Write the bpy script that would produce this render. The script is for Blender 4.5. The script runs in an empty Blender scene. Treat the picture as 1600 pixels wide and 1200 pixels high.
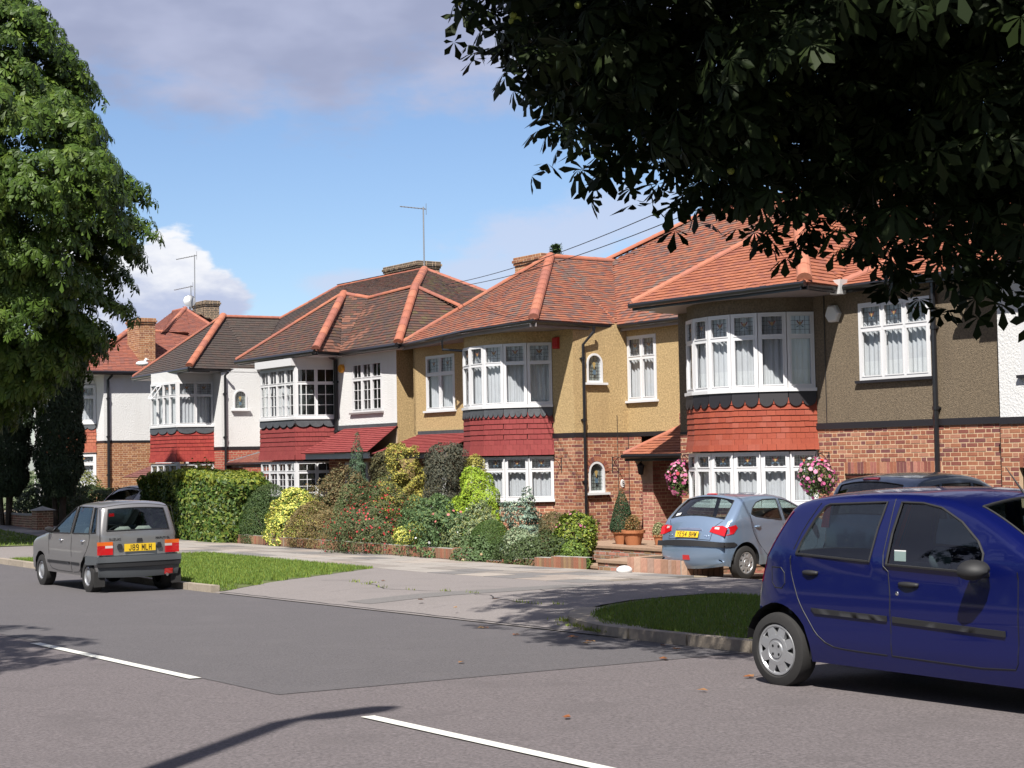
SKYT = (.88, .945, 1.08)
import bpy, bmesh, math, random
import numpy as np
from mathutils import Vector, Matrix, Euler, Quaternion
from mathutils.geometry import delaunay_2d_cdt
R = math.radians
rng = random.Random(7)
nrg = np.random.default_rng(7)
scene = bpy.context.scene
COL = scene.collection

# ------------------------------------------------------------------ frame of the street
# n = metres across the street (away from the camera), t = metres along it (to the left), z up
CAMZ = 1.8
AL = R(35)
UX, UY = -math.sin(AL), math.cos(AL)
NX, NY = math.cos(AL), math.sin(AL)
STREET_ROT = R(-55)          # local x = along the street to the right, local y = away from the road

def W(n, t, z=0.0):
    return Vector((NX*n + UX*t, NY*n + UY*t, z + CAMZ))

def lerp_tab(x, xs, ys):
    if x <= xs[0]: return ys[0]
    for i in range(1, len(xs)):
        if x <= xs[i]:
            f = (x-xs[i-1])/(xs[i]-xs[i-1]); return ys[i-1]+(ys[i]-ys[i-1])*f
    return ys[-1]

def gh(n, t):                # height of the ground below the camera
    c = lerp_tab(t, (-60, 0, 25, 45, 56, 90), (-.4, 0, .3, .3, 0, -.2))
    h = 1.55 + .02*min(max(n, -30), 22) + c
    if n > 18: h += .03*(min(n, 24)-18)
    return -h

def G(n, t, dz=0.0):
    return W(n, t, gh(n, t)+dz)

# ------------------------------------------------------------------ camera
cam_d = bpy.data.cameras.new('camera'); cam = bpy.data.objects.new('camera', cam_d); COL.objects.link(cam)
cam_d.lens = 56.25; cam_d.sensor_width = 36; cam_d.clip_start = .1; cam_d.clip_end = 3000
pit = math.atan(115/2500); roll = .018
fw = Vector((0, math.cos(pit), math.sin(pit))); up = Vector((0, -math.sin(pit), math.cos(pit))); rt = Vector((1, 0, 0))
r2 = rt*math.cos(roll) - up*math.sin(roll); u2 = up*math.cos(roll) + rt*math.sin(roll)
M = Matrix.Identity(4)
for i in range(3):
    M[i][0] = r2[i]; M[i][1] = u2[i]; M[i][2] = -fw[i]
M[2][3] = CAMZ
cam.matrix_world = M
scene.camera = cam
scene.view_settings.view_transform = 'Standard'; scene.view_settings.look = 'None'
scene.view_settings.exposure = 1.0; scene.view_settings.gamma = 1.0
scene.view_settings.use_curve_mapping = False
scene.render.film_transparent = False

# ------------------------------------------------------------------ light
SUN_EL = R(51); SUN_BEAR = R(14)          # light travels towards this bearing (clockwise from +Y)
sd = Vector((math.sin(SUN_BEAR)*math.cos(SUN_EL), math.cos(SUN_BEAR)*math.cos(SUN_EL), -math.sin(SUN_EL)))
sun_d = bpy.data.lights.new('sun', 'SUN'); sun = bpy.data.objects.new('sun', sun_d); COL.objects.link(sun)
sun_d.energy = 5.0; sun_d.angle = R(.53); sun_d.color = (1.0, .955, .88)
sun.rotation_euler = sd.to_track_quat('-Z', 'Y').to_euler(); sun.location = (0, -5, 40)

world = bpy.data.worlds.new('World'); scene.world = world; world.use_nodes = True
wn, wl = world.node_tree.nodes, world.node_tree.links
wn.clear()
def N_(tree, typ, **kw):
    nd = tree.nodes.new(typ)
    for k, v in kw.items(): setattr(nd, k, v)
    return nd
def wmath(op, a, b=None, c=None, clamp=False):
    m = wn.new('ShaderNodeMath'); m.operation = op; m.use_clamp = clamp
    for i, v in enumerate((a, b, c)):
        if v is None: continue
        if isinstance(v, (int, float)): m.inputs[i].default_value = v
        else: wl.new(v, m.inputs[i])
    return m.outputs[0]
wo = wn.new('ShaderNodeOutputWorld'); bg = wn.new('ShaderNodeBackground'); bg.inputs[1].default_value = .066
sky = wn.new('ShaderNodeTexSky'); sky.sky_type = 'NISHITA'; sky.sun_disc = False
sky.sun_elevation = SUN_EL; sky.sun_rotation = SUN_BEAR + math.pi; sky.air_density = 1.0; sky.dust_density = .6; sky.ozone_density = 1.6
tc = wn.new('ShaderNodeTexCoord'); sx = wn.new('ShaderNodeSeparateXYZ'); wl.new(tc.outputs['Generated'], sx.inputs[0])
el = wmath('ARCSINE', sx.outputs[2]); az = wmath('ARCTAN2', sx.outputs[0], sx.outputs[1])
cmb = wn.new('ShaderNodeCombineXYZ'); wl.new(az, cmb.inputs[0]); wl.new(wmath('MULTIPLY', el, 2.2), cmb.inputs[1])
def wnoise(scale, detail, rough, off=0.0, src=None):
    nz = wn.new('ShaderNodeTexNoise'); nz.inputs['Scale'].default_value = scale; nz.inputs['Detail'].default_value = detail
    nz.inputs['Roughness'].default_value = rough
    mp = wn.new('ShaderNodeMapping'); mp.inputs['Location'].default_value = (off, off*.7, off*.3)
    wl.new(src or cmb.outputs[0], mp.inputs[0]); wl.new(mp.outputs[0], nz.inputs['Vector']); return nz.outputs[0]
def sstep(v, a, b):
    mr = wn.new('ShaderNodeMapRange'); mr.interpolation_type = 'SMOOTHSTEP'
    mr.inputs[1].default_value = a; mr.inputs[2].default_value = b
    if isinstance(v, (int, float)): mr.inputs[0].default_value = v
    else: wl.new(v, mr.inputs[0])
    return mr.outputs[0]
def blob(a0, e0, ra, re):
    dx = wmath('DIVIDE', wmath('SUBTRACT', az, a0), ra); dy = wmath('DIVIDE', wmath('SUBTRACT', el, e0), re)
    return wmath('SUBTRACT', 1.0, wmath('SQRT', wmath('ADD', wmath('MULTIPLY', dx, dx), wmath('MULTIPLY', dy, dy))))
n_big = wnoise(3.2, 6, .55, 3.1); n_mid = wnoise(14, 7, .6, 1.7); n_fin = wnoise(9, 4, .5, 8.2)
# high grey-lilac deck: starts a little above the roofs and goes on over the rest of the sky in patches
band = wmath('ADD', wmath('MULTIPLY', wmath('SUBTRACT', el, .204), 10), wmath('MULTIPLY', wmath('SUBTRACT', n_mid, .5), 1.25))
band = wmath('SUBTRACT', band, wmath('MULTIPLY', sstep(az, -.13, .0), .17))
band = wmath('MINIMUM', band, wmath('ADD', wmath('MULTIPLY', wmath('SUBTRACT', n_big, .40), 6), .55))
deck = sstep(band, -.12, .42)
deck = wmath('MULTIPLY', deck, .93)
# white cumulus heap above the left roofs
def heap(items, lo, hi, k=1.5):
    m = None
    for it in items:
        b = blob(*it); m = b if m is None else wmath('MAXIMUM', m, b)
    return sstep(wmath('ADD', m, wmath('MULTIPLY', wmath('SUBTRACT', n_mid, .5), k)), lo, hi)
cum = heap([(-.213, .118, .040, .036), (-.185, .098, .035, .03), (-.225, .080, .085, .042), (-.26, .12, .05, .05), (-.30, .09, .08, .05), (-.42, .08, .12, .05), (-.7, .09, .16, .05), (.62, .1, .2, .06)], .22, .42, 1.5)
wisp = heap([(.03, .135, .085, .030), (.085, .145, .055, .028), (-.01, .115, .05, .015), (-.10, .11, .04, .012), (.34, .12, .12, .04), (.03, .255, .05, .03)], .1, .75, 1.9)
wisp = wmath('MULTIPLY', wisp, .62)
def wmix(fac, a, b):
    m = wn.new('ShaderNodeMix'); m.data_type = 'RGBA'
    wl.new(fac, m.inputs[0])
    for s, v in ((6, a), (7, b)):
        if isinstance(v, tuple): m.inputs[s].default_value = (*v, 1)
        else: wl.new(v, m.inputs[s])
    return m.outputs[2]
tintn = wn.new('ShaderNodeMix'); tintn.data_type = 'RGBA'; tintn.blend_type = 'MULTIPLY'; tintn.inputs[0].default_value = 1.0
wl.new(sky.outputs[0], tintn.inputs[6]); tintn.inputs[7].default_value = (SKYT[0], SKYT[1], SKYT[2], 1)
cshade = wmix(sstep(n_fin, .35, .65), (2.75, 3.0, 4.25), (3.7, 3.95, 5.3))
cumshade = wmix(sstep(wmath('ADD', wmath('MULTIPLY', wmath('SUBTRACT', el, .085), 14), wmath('MULTIPLY', wmath('SUBTRACT', n_mid, .5), 2.2)), .0, .75), (3.9, 4.4, 5.9), (7.2, 7.3, 7.6))
c0 = wmix(deck, tintn.outputs[2], cshade)
c1 = wmix(wisp, c0, (4.9, 5.2, 6.5))
c2 = wmix(cum, c1, cumshade)
wl.new(c2, bg.inputs[0]); wl.new(bg.outputs[0], wo.inputs[0])

# ------------------------------------------------------------------ materials
MATS = {}
KA = .73
def mat(name, col, rough=.8, nscale=0, namt=0.0, bscale=0, bstr=0.0, metal=0.0, coat=0.0, tint=True, spec=.5, detail=6, stain=0.0, stcol=None, trans=0.0, bdist=.01, stscale=1.2, stlo=.52, sthi=.68):
    if metal < .9 and not name.startswith(('leaf', 'tile', 'ridge', 'brick', 'conifer', 'petal')): col = tuple(c*KA for c in col); stcol = tuple(c*KA for c in stcol) if stcol else None
    elif metal < .9: col = tuple(c*KA for c in col)
    m = bpy.data.materials.new(name); m.use_nodes = True
    nt = m.node_tree; b = nt.nodes['Principled BSDF']; L = nt.links
    b.inputs['Roughness'].default_value = rough; b.inputs['Metallic'].default_value = metal
    b.inputs['Specular IOR Level'].default_value = spec
    if coat: b.inputs['Coat Weight'].default_value = coat; b.inputs['Coat Roughness'].default_value = .04
    co = nt.nodes.new('ShaderNodeTexCoord')
    rgb = nt.nodes.new('ShaderNodeRGB'); rgb.outputs[0].default_value = (*col, 1); cur = rgb.outputs[0]
    if nscale:
        nz = nt.nodes.new('ShaderNodeTexNoise'); nz.inputs['Scale'].default_value = nscale; nz.inputs['Detail'].default_value = detail; nz.inputs['Roughness'].default_value = .65
        L.new(co.outputs['Object'], nz.inputs['Vector'])
        mr = nt.nodes.new('ShaderNodeMapRange'); mr.inputs[1].default_value = .25; mr.inputs[2].default_value = .75
        mr.inputs[3].default_value = 1-namt; mr.inputs[4].default_value = 1+namt; L.new(nz.outputs[0], mr.inputs[0])
        mx = nt.nodes.new('ShaderNodeVectorMath'); mx.operation = 'SCALE'; L.new(cur, mx.inputs[0]); L.new(mr.outputs[0], mx.inputs['Scale']); cur = mx.outputs[0]
    if stain:
        nz2 = nt.nodes.new('ShaderNodeTexNoise'); nz2.inputs['Scale'].default_value = stscale; nz2.inputs['Detail'].default_value = 8; nz2.inputs['Roughness'].default_value = .62
        mp_ = nt.nodes.new('ShaderNodeMapping'); mp_.inputs['Scale'].default_value = (1, 1, .22 if name.startswith('render') else 1); L.new(co.outputs['Object'], mp_.inputs[0]); L.new(mp_.outputs[0], nz2.inputs['Vector'])
        mr2 = nt.nodes.new('ShaderNodeMapRange'); mr2.inputs[1].default_value = stlo; mr2.inputs[2].default_value = sthi; mr2.inputs[4].default_value = stain; L.new(nz2.outputs[0], mr2.inputs[0])
        mm = nt.nodes.new('ShaderNodeMix'); mm.data_type = 'RGBA'; L.new(mr2.outputs[0], mm.inputs[0]); L.new(cur, mm.inputs[6]); mm.inputs[7].default_value = (*(stcol or (.05, .05, .04)), 1); cur = mm.outputs[2]
    if tint:
        at = nt.nodes.new('ShaderNodeAttribute'); at.attribute_name = 'tint'
        mm = nt.nodes.new('ShaderNodeMix'); mm.data_type = 'RGBA'; mm.blend_type = 'MULTIPLY'; mm.inputs[0].default_value = 1
        L.new(cur, mm.inputs[6]); L.new(at.outputs['Color'], mm.inputs[7]); cur = mm.outputs[2]
    L.new(cur, b.inputs['Base Color'])
    if bscale:
        bz = nt.nodes.new('ShaderNodeTexNoise'); bz.inputs['Scale'].default_value = bscale; bz.inputs['Detail'].default_value = 4
        L.new(co.outputs['Object'], bz.inputs['Vector'])
        bp = nt.nodes.new('ShaderNodeBump'); bp.inputs['Strength'].default_value = bstr; bp.inputs['Distance'].default_value = bdist
        L.new(bz.outputs[0], bp.inputs['Height']); L.new(bp.outputs[0], b.inputs['Normal'])
    if trans:
        tr = nt.nodes.new('ShaderNodeBsdfTranslucent'); L.new(cur, tr.inputs[0])
        ms = nt.nodes.new('ShaderNodeMixShader'); ms.inputs[0].default_value = trans
        L.new(b.outputs[0], ms.inputs[1]); L.new(tr.outputs[0], ms.inputs[2]); L.new(ms.outputs[0], nt.nodes['Material Output'].inputs[0])
    MATS[name] = m; return m

def glass_mat(name, tintc=(.75, .8, .8), refl=1.0, wav=0.0):
    m = bpy.data.materials.new(name); m.use_nodes = True; nt = m.node_tree; nt.nodes.clear(); L = nt.links
    o = nt.nodes.new('ShaderNodeOutputMaterial'); t = nt.nodes.new('ShaderNodeBsdfTransparent'); t.inputs[0].default_value = (*tintc, 1)
    g = nt.nodes.new('ShaderNodeBsdfGlossy'); g.inputs['Roughness'].default_value = .02; g.inputs[0].default_value = (refl, refl, refl, 1)
    ge = nt.nodes.new('ShaderNodeNewGeometry'); dt = nt.nodes.new('ShaderNodeVectorMath'); dt.operation = 'DOT_PRODUCT'; L.new(ge.outputs['Incoming'], dt.inputs[0]); L.new(ge.outputs['Normal'], dt.inputs[1])
    def mth(op, a, b=None):
        q = nt.nodes.new('ShaderNodeMath'); q.operation = op
        for i_, v_ in enumerate((a, b)):
            if v_ is None: continue
            if isinstance(v_, (int, float)): q.inputs[i_].default_value = v_
            else: L.new(v_, q.inputs[i_])
        return q.outputs[0]
    fz = mth('ADD', mth('MULTIPLY', mth('POWER', mth('SUBTRACT', 1.0, mth('ABSOLUTE', dt.outputs['Value'])), 5.0), .93), .07)
    if wav:
        nz = nt.nodes.new('ShaderNodeTexNoise'); nz.inputs['Scale'].default_value = 2.5; bp = nt.nodes.new('ShaderNodeBump'); bp.inputs['Strength'].default_value = wav; bp.inputs['Distance'].default_value = .02
        L.new(nz.outputs[0], bp.inputs['Height']); L.new(bp.outputs[0], g.inputs['Normal'])
    ms = nt.nodes.new('ShaderNodeMixShader'); L.new(fz, ms.inputs[0]); L.new(t.outputs[0], ms.inputs[1]); L.new(g.outputs[0], ms.inputs[2]); L.new(ms.outputs[0], o.inputs[0])
    MATS[name] = m; return m

mat('asphalt', (0.1376, 0.1184, 0.1216), .9, 42, .62, 150, .9, stain=.45, stcol=(0.0960, 0.0832, 0.0848), tint=False, bdist=.006)
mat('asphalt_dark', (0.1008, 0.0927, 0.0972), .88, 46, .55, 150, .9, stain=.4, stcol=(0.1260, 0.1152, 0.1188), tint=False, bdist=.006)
mat('apron', (0.2208, 0.1970, 0.1886), .92, 36, .32, 120, .4, stain=.4, stcol=(0.1728, 0.1548, 0.1472), tint=False, bdist=.006)
mat('repair', (.165, .155, .15), .92, 36, .3, 120, .5, tint=False)
mat('slab', (0.3283, 0.2986, 0.2722), .88, 6, .13, 90, .3, stain=.35, stcol=(0.2257, 0.2074, 0.1836), stscale=2.5)
mat('joint', (.15, .135, .11), .95, 20, .2, tint=False)
mat('kerb', (0.3480, 0.3000, 0.2460), .9, 12, .2, 60, .4, stain=.4, stcol=(0.1920, 0.1740, 0.1320))
mat('marking', (.72, .72, .66), .7, 30, .12, 200, .3, stain=.55, stcol=(.3, .29, .27), tint=False, stscale=14, stlo=.56, sthi=.74)
mat('soil', (.075, .055, .035), 1, 8, .4, 30, .8, tint=False, bdist=.05)
mat('ground', (.10, .12, .045), 1, 3, .4, tint=False)
mat('turf', (.095, .12, .03), 1, 5, .3, 80, .6, tint=False, stain=.6, stcol=(.16, .14, .06), bdist=.02)
mat('blade', (0.1688, 0.2554, 0.0384), .7, trans=.25)
mat('drive', (.3, .235, .165), .9, 8, .2, 60, .4, tint=False, stain=.5, stcol=(.2, .15, .11))
mat('mortar', (0.6300, 0.4515, 0.2940), .95, 30, .12, 100, .3, tint=False)
mat('mortar_red', (.5, .38, .27), .95, 30, .12, 100, .3, tint=False)
mat('brick', (1, 1, 1), .88, 20, .22, 90, .3)
mat('render_tan', (0.5174, 0.3669, 0.1784), .95, 26, .42, 60, 1.0, tint=False, stain=.55, stcol=(0.3967, 0.2730, 0.1328), bdist=.02, detail=3)
mat('render_grey', (0.1818, 0.1398, 0.0930), .95, 26, .45, 60, 1.0, tint=False, stain=.6, stcol=(0.1346, 0.1008, 0.0682), bdist=.02, detail=3)
mat('render_buff', (.42, .32, .24), .95, 40, .12, 110, .5, tint=False)
mat('render_white', (0.7544, 0.7544, 0.7544), .9, 1.5, .03, 28, .5, tint=False, bdist=.03, stain=.18, stcol=(.5, .48, .44))
mat('tile', (1, 1, 1), .85, 14, .16, 60, .3)
mat('ridge', (1, 1, 1), .8, 8, .18, 30, .3)
mat('lead', (.07, .075, .085), .5, 6, .3, 20, .3, tint=False)
mat('band_black', (.018, .016, .02), .5, tint=False)
mat('gutter', (.012, .012, .015), .35, tint=False, coat=.3)
mat('fascia', (0.2880, 0.2560, 0.2560), .6, 4, .1, tint=False)
mat('white_pvc', (0.7470, 0.7470, 0.7650), .3, tint=False)
mat('white_wood', (0.7200, 0.7200, 0.7380), .45, 10, .04, tint=False)
mat('curtain', (0.8640, 0.8640, 0.9072), .95, 5, .06, trans=.35)
mat('curtain_yellow', (.55, .42, .03), .9, 8, .3, tint=False)
mat('room', (.06, .055, .05), 1, tint=False)
mat('leadcame', (.02, .02, .022), .5, tint=False)
mat('stained_yellow', (.42, .30, .12), .3, tint=False)
mat('stained_blue', (.10, .16, .22), .3, tint=False)
mat('stained_red', (.26, .09, .07), .3, tint=False)
mat('door_wood', (.075, .018, .010), .4, 3, .2, tint=False, coat=.3)
mat('slab_red', (.33, .22, .15), .9, 10, .2, tint=False)
mat('terracotta', (.46, .17, .07), .8, 8, .15, tint=False)
mat('steel', (.55, .55, .55), .35, metal=1, tint=False)
mat('alu_dull', (.32, .33, .35), .5, metal=.6, tint=False)
mat('chrome', (.8, .8, .8), .1, metal=1, tint=False)
mat('rubber', (.016, .015, .015), .85, 30, .2, tint=False)
mat('hubcap', (.50, .51, .53), .38, metal=.65, tint=False)
mat('plastic_black', (.012, .012, .014), .65, tint=False)
mat('plastic_grey', (.075, .082, .09), .55, tint=False)
mat('seam', (.004, .004, .006), .6, tint=False)
mat('seat_cloth', (.09, .10, .12), .95, tint=False)
mat('seat_light', (.26, .32, .30), .95, tint=False)
mat('seat_check', (.5, .46, .44), .95, 12, .3, tint=False)
mat('plate_yellow', (.80, .52, .02), .4, tint=False)
mat('ink', (.008, .008, .008), .5, tint=False)
mat('lamp_red', (.50, .008, .012), .15, tint=False, coat=.6)
mat('lamp_amber', (.65, .12, .008), .2, tint=False, coat=.5)
mat('lamp_clear', (.6, .52, .5), .2, tint=False, coat=.5)
mat('paint_blue', (.002, .005, .065), .32, coat=.7, tint=False, spec=.3)
mat('paint_silver', (0.2860, 0.2788, 0.2788), .34, coat=.7, tint=False, metal=.6)
mat('paint_iceblue', (0.2552, 0.3480, 0.4872), .3, coat=.9, tint=False, metal=.55)
mat('paint_slate', (.10, .14, .22), .3, coat=.9, tint=False, metal=.5)
mat('alarm_white', (.8, .8, .8), .4, tint=False)
mat('alarm_red', (.5, .02, .02), .4, tint=False)
mat('alarm_yellow', (.75, .33, .01), .4, tint=False)
mat('concrete', (.34, .33, .3), .9, 8, .15, 50, .3, tint=False)
mat('bark', (.07, .052, .036), .95, 9, .35, 18, 1.0, tint=False, bdist=.04)
mat('leaf', (1, 1, 1), .5, trans=.2, spec=.25)
mat('leaf_soft', (1, 1, 1), .7, trans=.25)
mat('leaf_shade', (1, 1, 1), .6, trans=.04, spec=.12)  # overhanging crown leaf; low translucency and gloss stand in for its shade
mat('conifer', (1, 1, 1), .8, trans=.1)
mat('petal', (1, 1, 1), .6, trans=.35)
mat('husk', (.30, .34, .05), .6, tint=False)
glass_mat('glass', (.90, .93, .94), 1.0, .15)
glass_mat('car_glass', (.55, .64, .62))
glass_mat('car_glass_dark', (.16, .2, .22))

# ------------------------------------------------------------------ mesh helpers
def prop(o, label=None, cat=None, group=None, kind=None):
    if label: o['label'] = label
    if cat: o['category'] = cat
    if group: o['group'] = group
    if kind: o['kind'] = kind
    return o

def root(name, loc, rotz=0.0, label=None, cat=None, group=None, kind=None, scale=1.0):
    o = bpy.data.objects.new(name, None); COL.objects.link(o); o.location = loc; o.rotation_euler = (0, 0, rotz); o.scale = (scale,)*3
    o.empty_display_size = .2
    return prop(o, label, cat, group, kind)

class MB:
    def __init__(s): s.v = []; s.f = []; s.t = []; s.m = []
    def add(s, vs, fs, tint=(1, 1, 1), mi=0):
        k = len(s.v); s.v.extend([tuple(v) for v in vs]); s.f.extend([tuple(i+k for i in f) for f in fs]); s.t.extend([tint]*len(fs)); s.m.extend([mi]*len(fs))
    def box(s, a, b, tint=(1, 1, 1), mi=0, X=None):
        x0, y0, z0 = a; x1, y1, z1 = b
        vs = [(x0, y0, z0), (x1, y0, z0), (x1, y1, z0), (x0, y1, z0), (x0, y0, z1), (x1, y0, z1), (x1, y1, z1), (x0, y1, z1)]
        if X is not None: vs = [X @ Vector(v) for v in vs]
        s.add(vs, [(0, 3, 2, 1), (4, 5, 6, 7), (0, 1, 5, 4), (1, 2, 6, 5), (2, 3, 7, 6), (3, 0, 4, 7)], tint, mi)
    def quad(s, p, tint=(1, 1, 1), mi=0): s.add(p, [tuple(range(len(p)))], tint, mi)
    def tube(s, pts, r, seg=8, tint=(1, 1, 1), mi=0, caps=True):
        pts = [Vector(p) for p in pts]; rs = r if isinstance(r, (list, tuple)) else [r]*len(pts)
        rings = []; pu = None
        for i, p in enumerate(pts):
            d = (pts[min(i+1, len(pts)-1)]-pts[max(i-1, 0)]).normalized()
            ref = pu if pu is not None else (Vector((0, 0, 1)) if abs(d.z) < .9 else Vector((1, 0, 0)))
            a = (ref - d*ref.dot(d)).normalized(); b = d.cross(a); pu = a
            rings.append([p + (a*math.cos(2*math.pi*k/seg)+b*math.sin(2*math.pi*k/seg))*rs[i] for k in range(seg)])
        vs = [v for rg in rings for v in rg]; fs = []
        for i in range(len(pts)-1):
            for k in range(seg):
                k2 = (k+1) % seg; fs.append((i*seg+k, i*seg+k2, (i+1)*seg+k2, (i+1)*seg+k))
        if caps: fs.append(tuple(range(seg))[::-1]); fs.append(tuple((len(pts)-1)*seg+k for k in range(seg)))
        s.add(vs, fs, tint, mi)
    def lathe(s, prof, seg=24, X=None, tint=(1, 1, 1), mi=0, close=False):
        vs = []
        for (r, h) in prof:
            for k in range(seg):
                a = 2*math.pi*k/seg; vs.append(Vector((r*math.cos(a), r*math.sin(a), h)))
        if X is not None: vs = [X @ v for v in vs]
        fs = []
        for i in range(len(prof)-1):
            for k in range(seg):
                k2 = (k+1) % seg; fs.append((i*seg+k, i*seg+k2, (i+1)*seg+k2, (i+1)*seg+k))
        s.add(vs, fs, tint, mi)
    def ball(s, c, r, seg=8, rings=6, tint=(1, 1, 1), mi=0, sc=(1, 1, 1)):
        pr = [(max(1e-4, math.sin(math.pi*i/rings)), -math.cos(math.pi*i/rings)) for i in range(rings+1)]
        X = Matrix.Translation(Vector(c)) @ Matrix.Diagonal((r*sc[0], r*sc[1], r*sc[2], 1))
        s.lathe(pr, seg, X, tint, mi)
    def obj(s, name, mats, parent=None, smooth=False, loc=None, kind=None, tint=True, sharp=None, weld=False):
        me = bpy.data.meshes.new(name); me.from_pydata(s.v, [], s.f)
        if isinstance(mats, str): mats = [mats]
        for mm in mats: me.materials.append(MATS[mm])
        me.polygons.foreach_set('material_index', s.m)
        if tint and len(s.f):
            at = me.attributes.new('tint', 'FLOAT_COLOR', 'FACE')
            at.data.foreach_set('color', np.array([(*c, 1.0) for c in s.t], dtype=np.float32).ravel())
        if weld or smooth:
            bm = bmesh.new(); bm.from_mesh(me)
            if weld: bmesh.ops.remove_doubles(bm, verts=bm.verts, dist=.0008)
            if smooth:
                th = sharp if sharp is not None else .7
                for f in bm.faces: f.smooth = True
                for e in bm.edges:
                    if len(e.link_faces) == 2 and e.calc_face_angle(0) > th: e.smooth = False
            bm.to_mesh(me); bm.free()
        me.update()
        o = bpy.data.objects.new(name, me); COL.objects.link(o)
        if parent is not None: o.parent = parent
        if loc is not None: o.location = loc
        if kind: o['kind'] = kind
        return o

def np_obj(name, V, F, mats, parent=None, tint=None, kind=None, loc=None):
    V = np.asarray(V, np.float32); F = np.asarray(F, np.int32); k = F.shape[1]
    me = bpy.data.meshes.new(name); me.vertices.add(len(V)); me.vertices.foreach_set('co', V.ravel())
    me.loops.add(F.size); me.loops.foreach_set('vertex_index', F.ravel())
    me.polygons.add(len(F)); me.polygons.foreach_set('loop_start', np.arange(0, F.size, k, dtype=np.int32))
    me.materials.append(MATS[mats])
    if tint is None: tint = np.ones((len(F), 3))
    at = me.attributes.new('tint', 'FLOAT_COLOR', 'FACE')
    at.data.foreach_set('color', np.hstack([tint, np.ones((len(F), 1))]).astype(np.float32).ravel())
    me.update(calc_edges=True); me.validate()
    o = bpy.data.objects.new(name, me); COL.objects.link(o)
    if parent is not None: o.parent = parent
    if loc is not None: o.location = loc
    if kind: o['kind'] = kind
    return o

def link_mesh(name, me, parent, X):
    o = bpy.data.objects.new(name, me); COL.objects.link(o); o.parent = parent; o.matrix_local = X
    return o
def mesh_of(mb, name, m):
    o = mb.obj(name, m); me = o.data; bpy.data.objects.remove(o); return me

# pieces: bricks, tiles, slabs ... the nearest ones become parts, the rest one joined part
class Pieces:
    def __init__(s, parent, name, matname, limit=300):
        s.parent = parent; s.name = name; s.mat = matname; s.limit = limit; s.items = []; s.loose = MB(); s.cache = {}
    def add(s, key, mbfun, X, tint):
        if key not in s.cache:
            mb = MB(); mbfun(mb); s.cache[key] = mb
        s.items.append((key, X, tint))
    def finish(s, plural=None):
        pw = s.parent.matrix_world if s.parent else Matrix.Identity(4)
        pw = Matrix.LocRotScale(s.parent.location, s.parent.rotation_euler, s.parent.scale) if s.parent else pw
        cp = Vector((0, 0, CAMZ))
        order = sorted(range(len(s.items)), key=lambda i: s.key(pw, s.items[i], cp))
        near = order[:s.limit]; ms = {}
        for i in near:
            key, X, tint = s.items[i]; k2 = (key, tint)
            if k2 not in ms:
                mb = MB(); src = s.cache[key]; mb.v = src.v; mb.f = src.f; mb.m = src.m; mb.t = [tuple(a*b for a, b in zip(tint, q)) for q in src.t]
                ms[k2] = mesh_of(mb, s.name, s.mat)
            link_mesh(s.name, ms[k2], s.parent, X)
        for i in order[s.limit:]:
            key, X, tint = s.items[i]; src = s.cache[key]
            s.loose.add([X @ Vector(v) for v in src.v], src.f, tint)
        if s.loose.f: s.loose.obj(plural or s.name, s.mat, s.parent, kind='stuff')
    def key(s, pw, it, cp):
        w = pw @ it[1].translation; d = (w-cp).length
        # things outside the frame come last
        x = (w-cp); a = abs(x.x/max(x.y, .1))
        return d + (1000 if a > .33 or x.y < 0 else 0)

# ------------------------------------------------------------------ ground, road, pavement
def sheet(name, ns, t0f, t1f, dz, m, step=1.0, dzf=None, parent=None, kind='structure'):
    mb = MB(); nt = max(2, int(abs(t1f(ns[0])-t0f(ns[0]))/step))
    vs = []
    for n in ns:
        a, b = t0f(n), t1f(n)
        for j in range(nt+1):
            t = a+(b-a)*j/nt; z = dz + (dzf(n, t) if dzf else 0); vs.append(G(n, t, z))
    fs = [(i*(nt+1)+j, i*(nt+1)+j+1, (i+1)*(nt+1)+j+1, (i+1)*(nt+1)+j) for i in range(len(ns)-1) for j in range(nt)]
    mb.add(vs, fs); o = mb.obj(name, m, parent)
    # faces up
    if o.data.polygons[0].normal.z < 0: o.data.flip_normals()
    if kind: o['kind'] = kind
    return o
def fr(a, b, n): return [a+(b-a)*i/n for i in range(n+1)]
C_ = lambda c: (lambda n: c)

mb = MB(); NN = fr(-200, -20, 6)+fr(-16, 44, 15)+fr(60, 500, 6); TT = fr(-300, -60, 4)+fr(-52, 96, 37)+fr(120, 700, 6)
vs = [G(n, t, -.10 if (-12 < n < 24 and -40 < t < 90) else -.14) for n in NN for t in TT]; k = len(TT)
mb.add(vs, [(i*k+j, i*k+j+1, (i+1)*k+j+1, (i+1)*k+j) for i in range(len(NN)-1) for j in range(k-1)])
g = mb.obj('ground', 'ground'); g['kind'] = 'structure'
if g.data.polygons[0].normal.z < 0: g.data.flip_normals()

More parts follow.
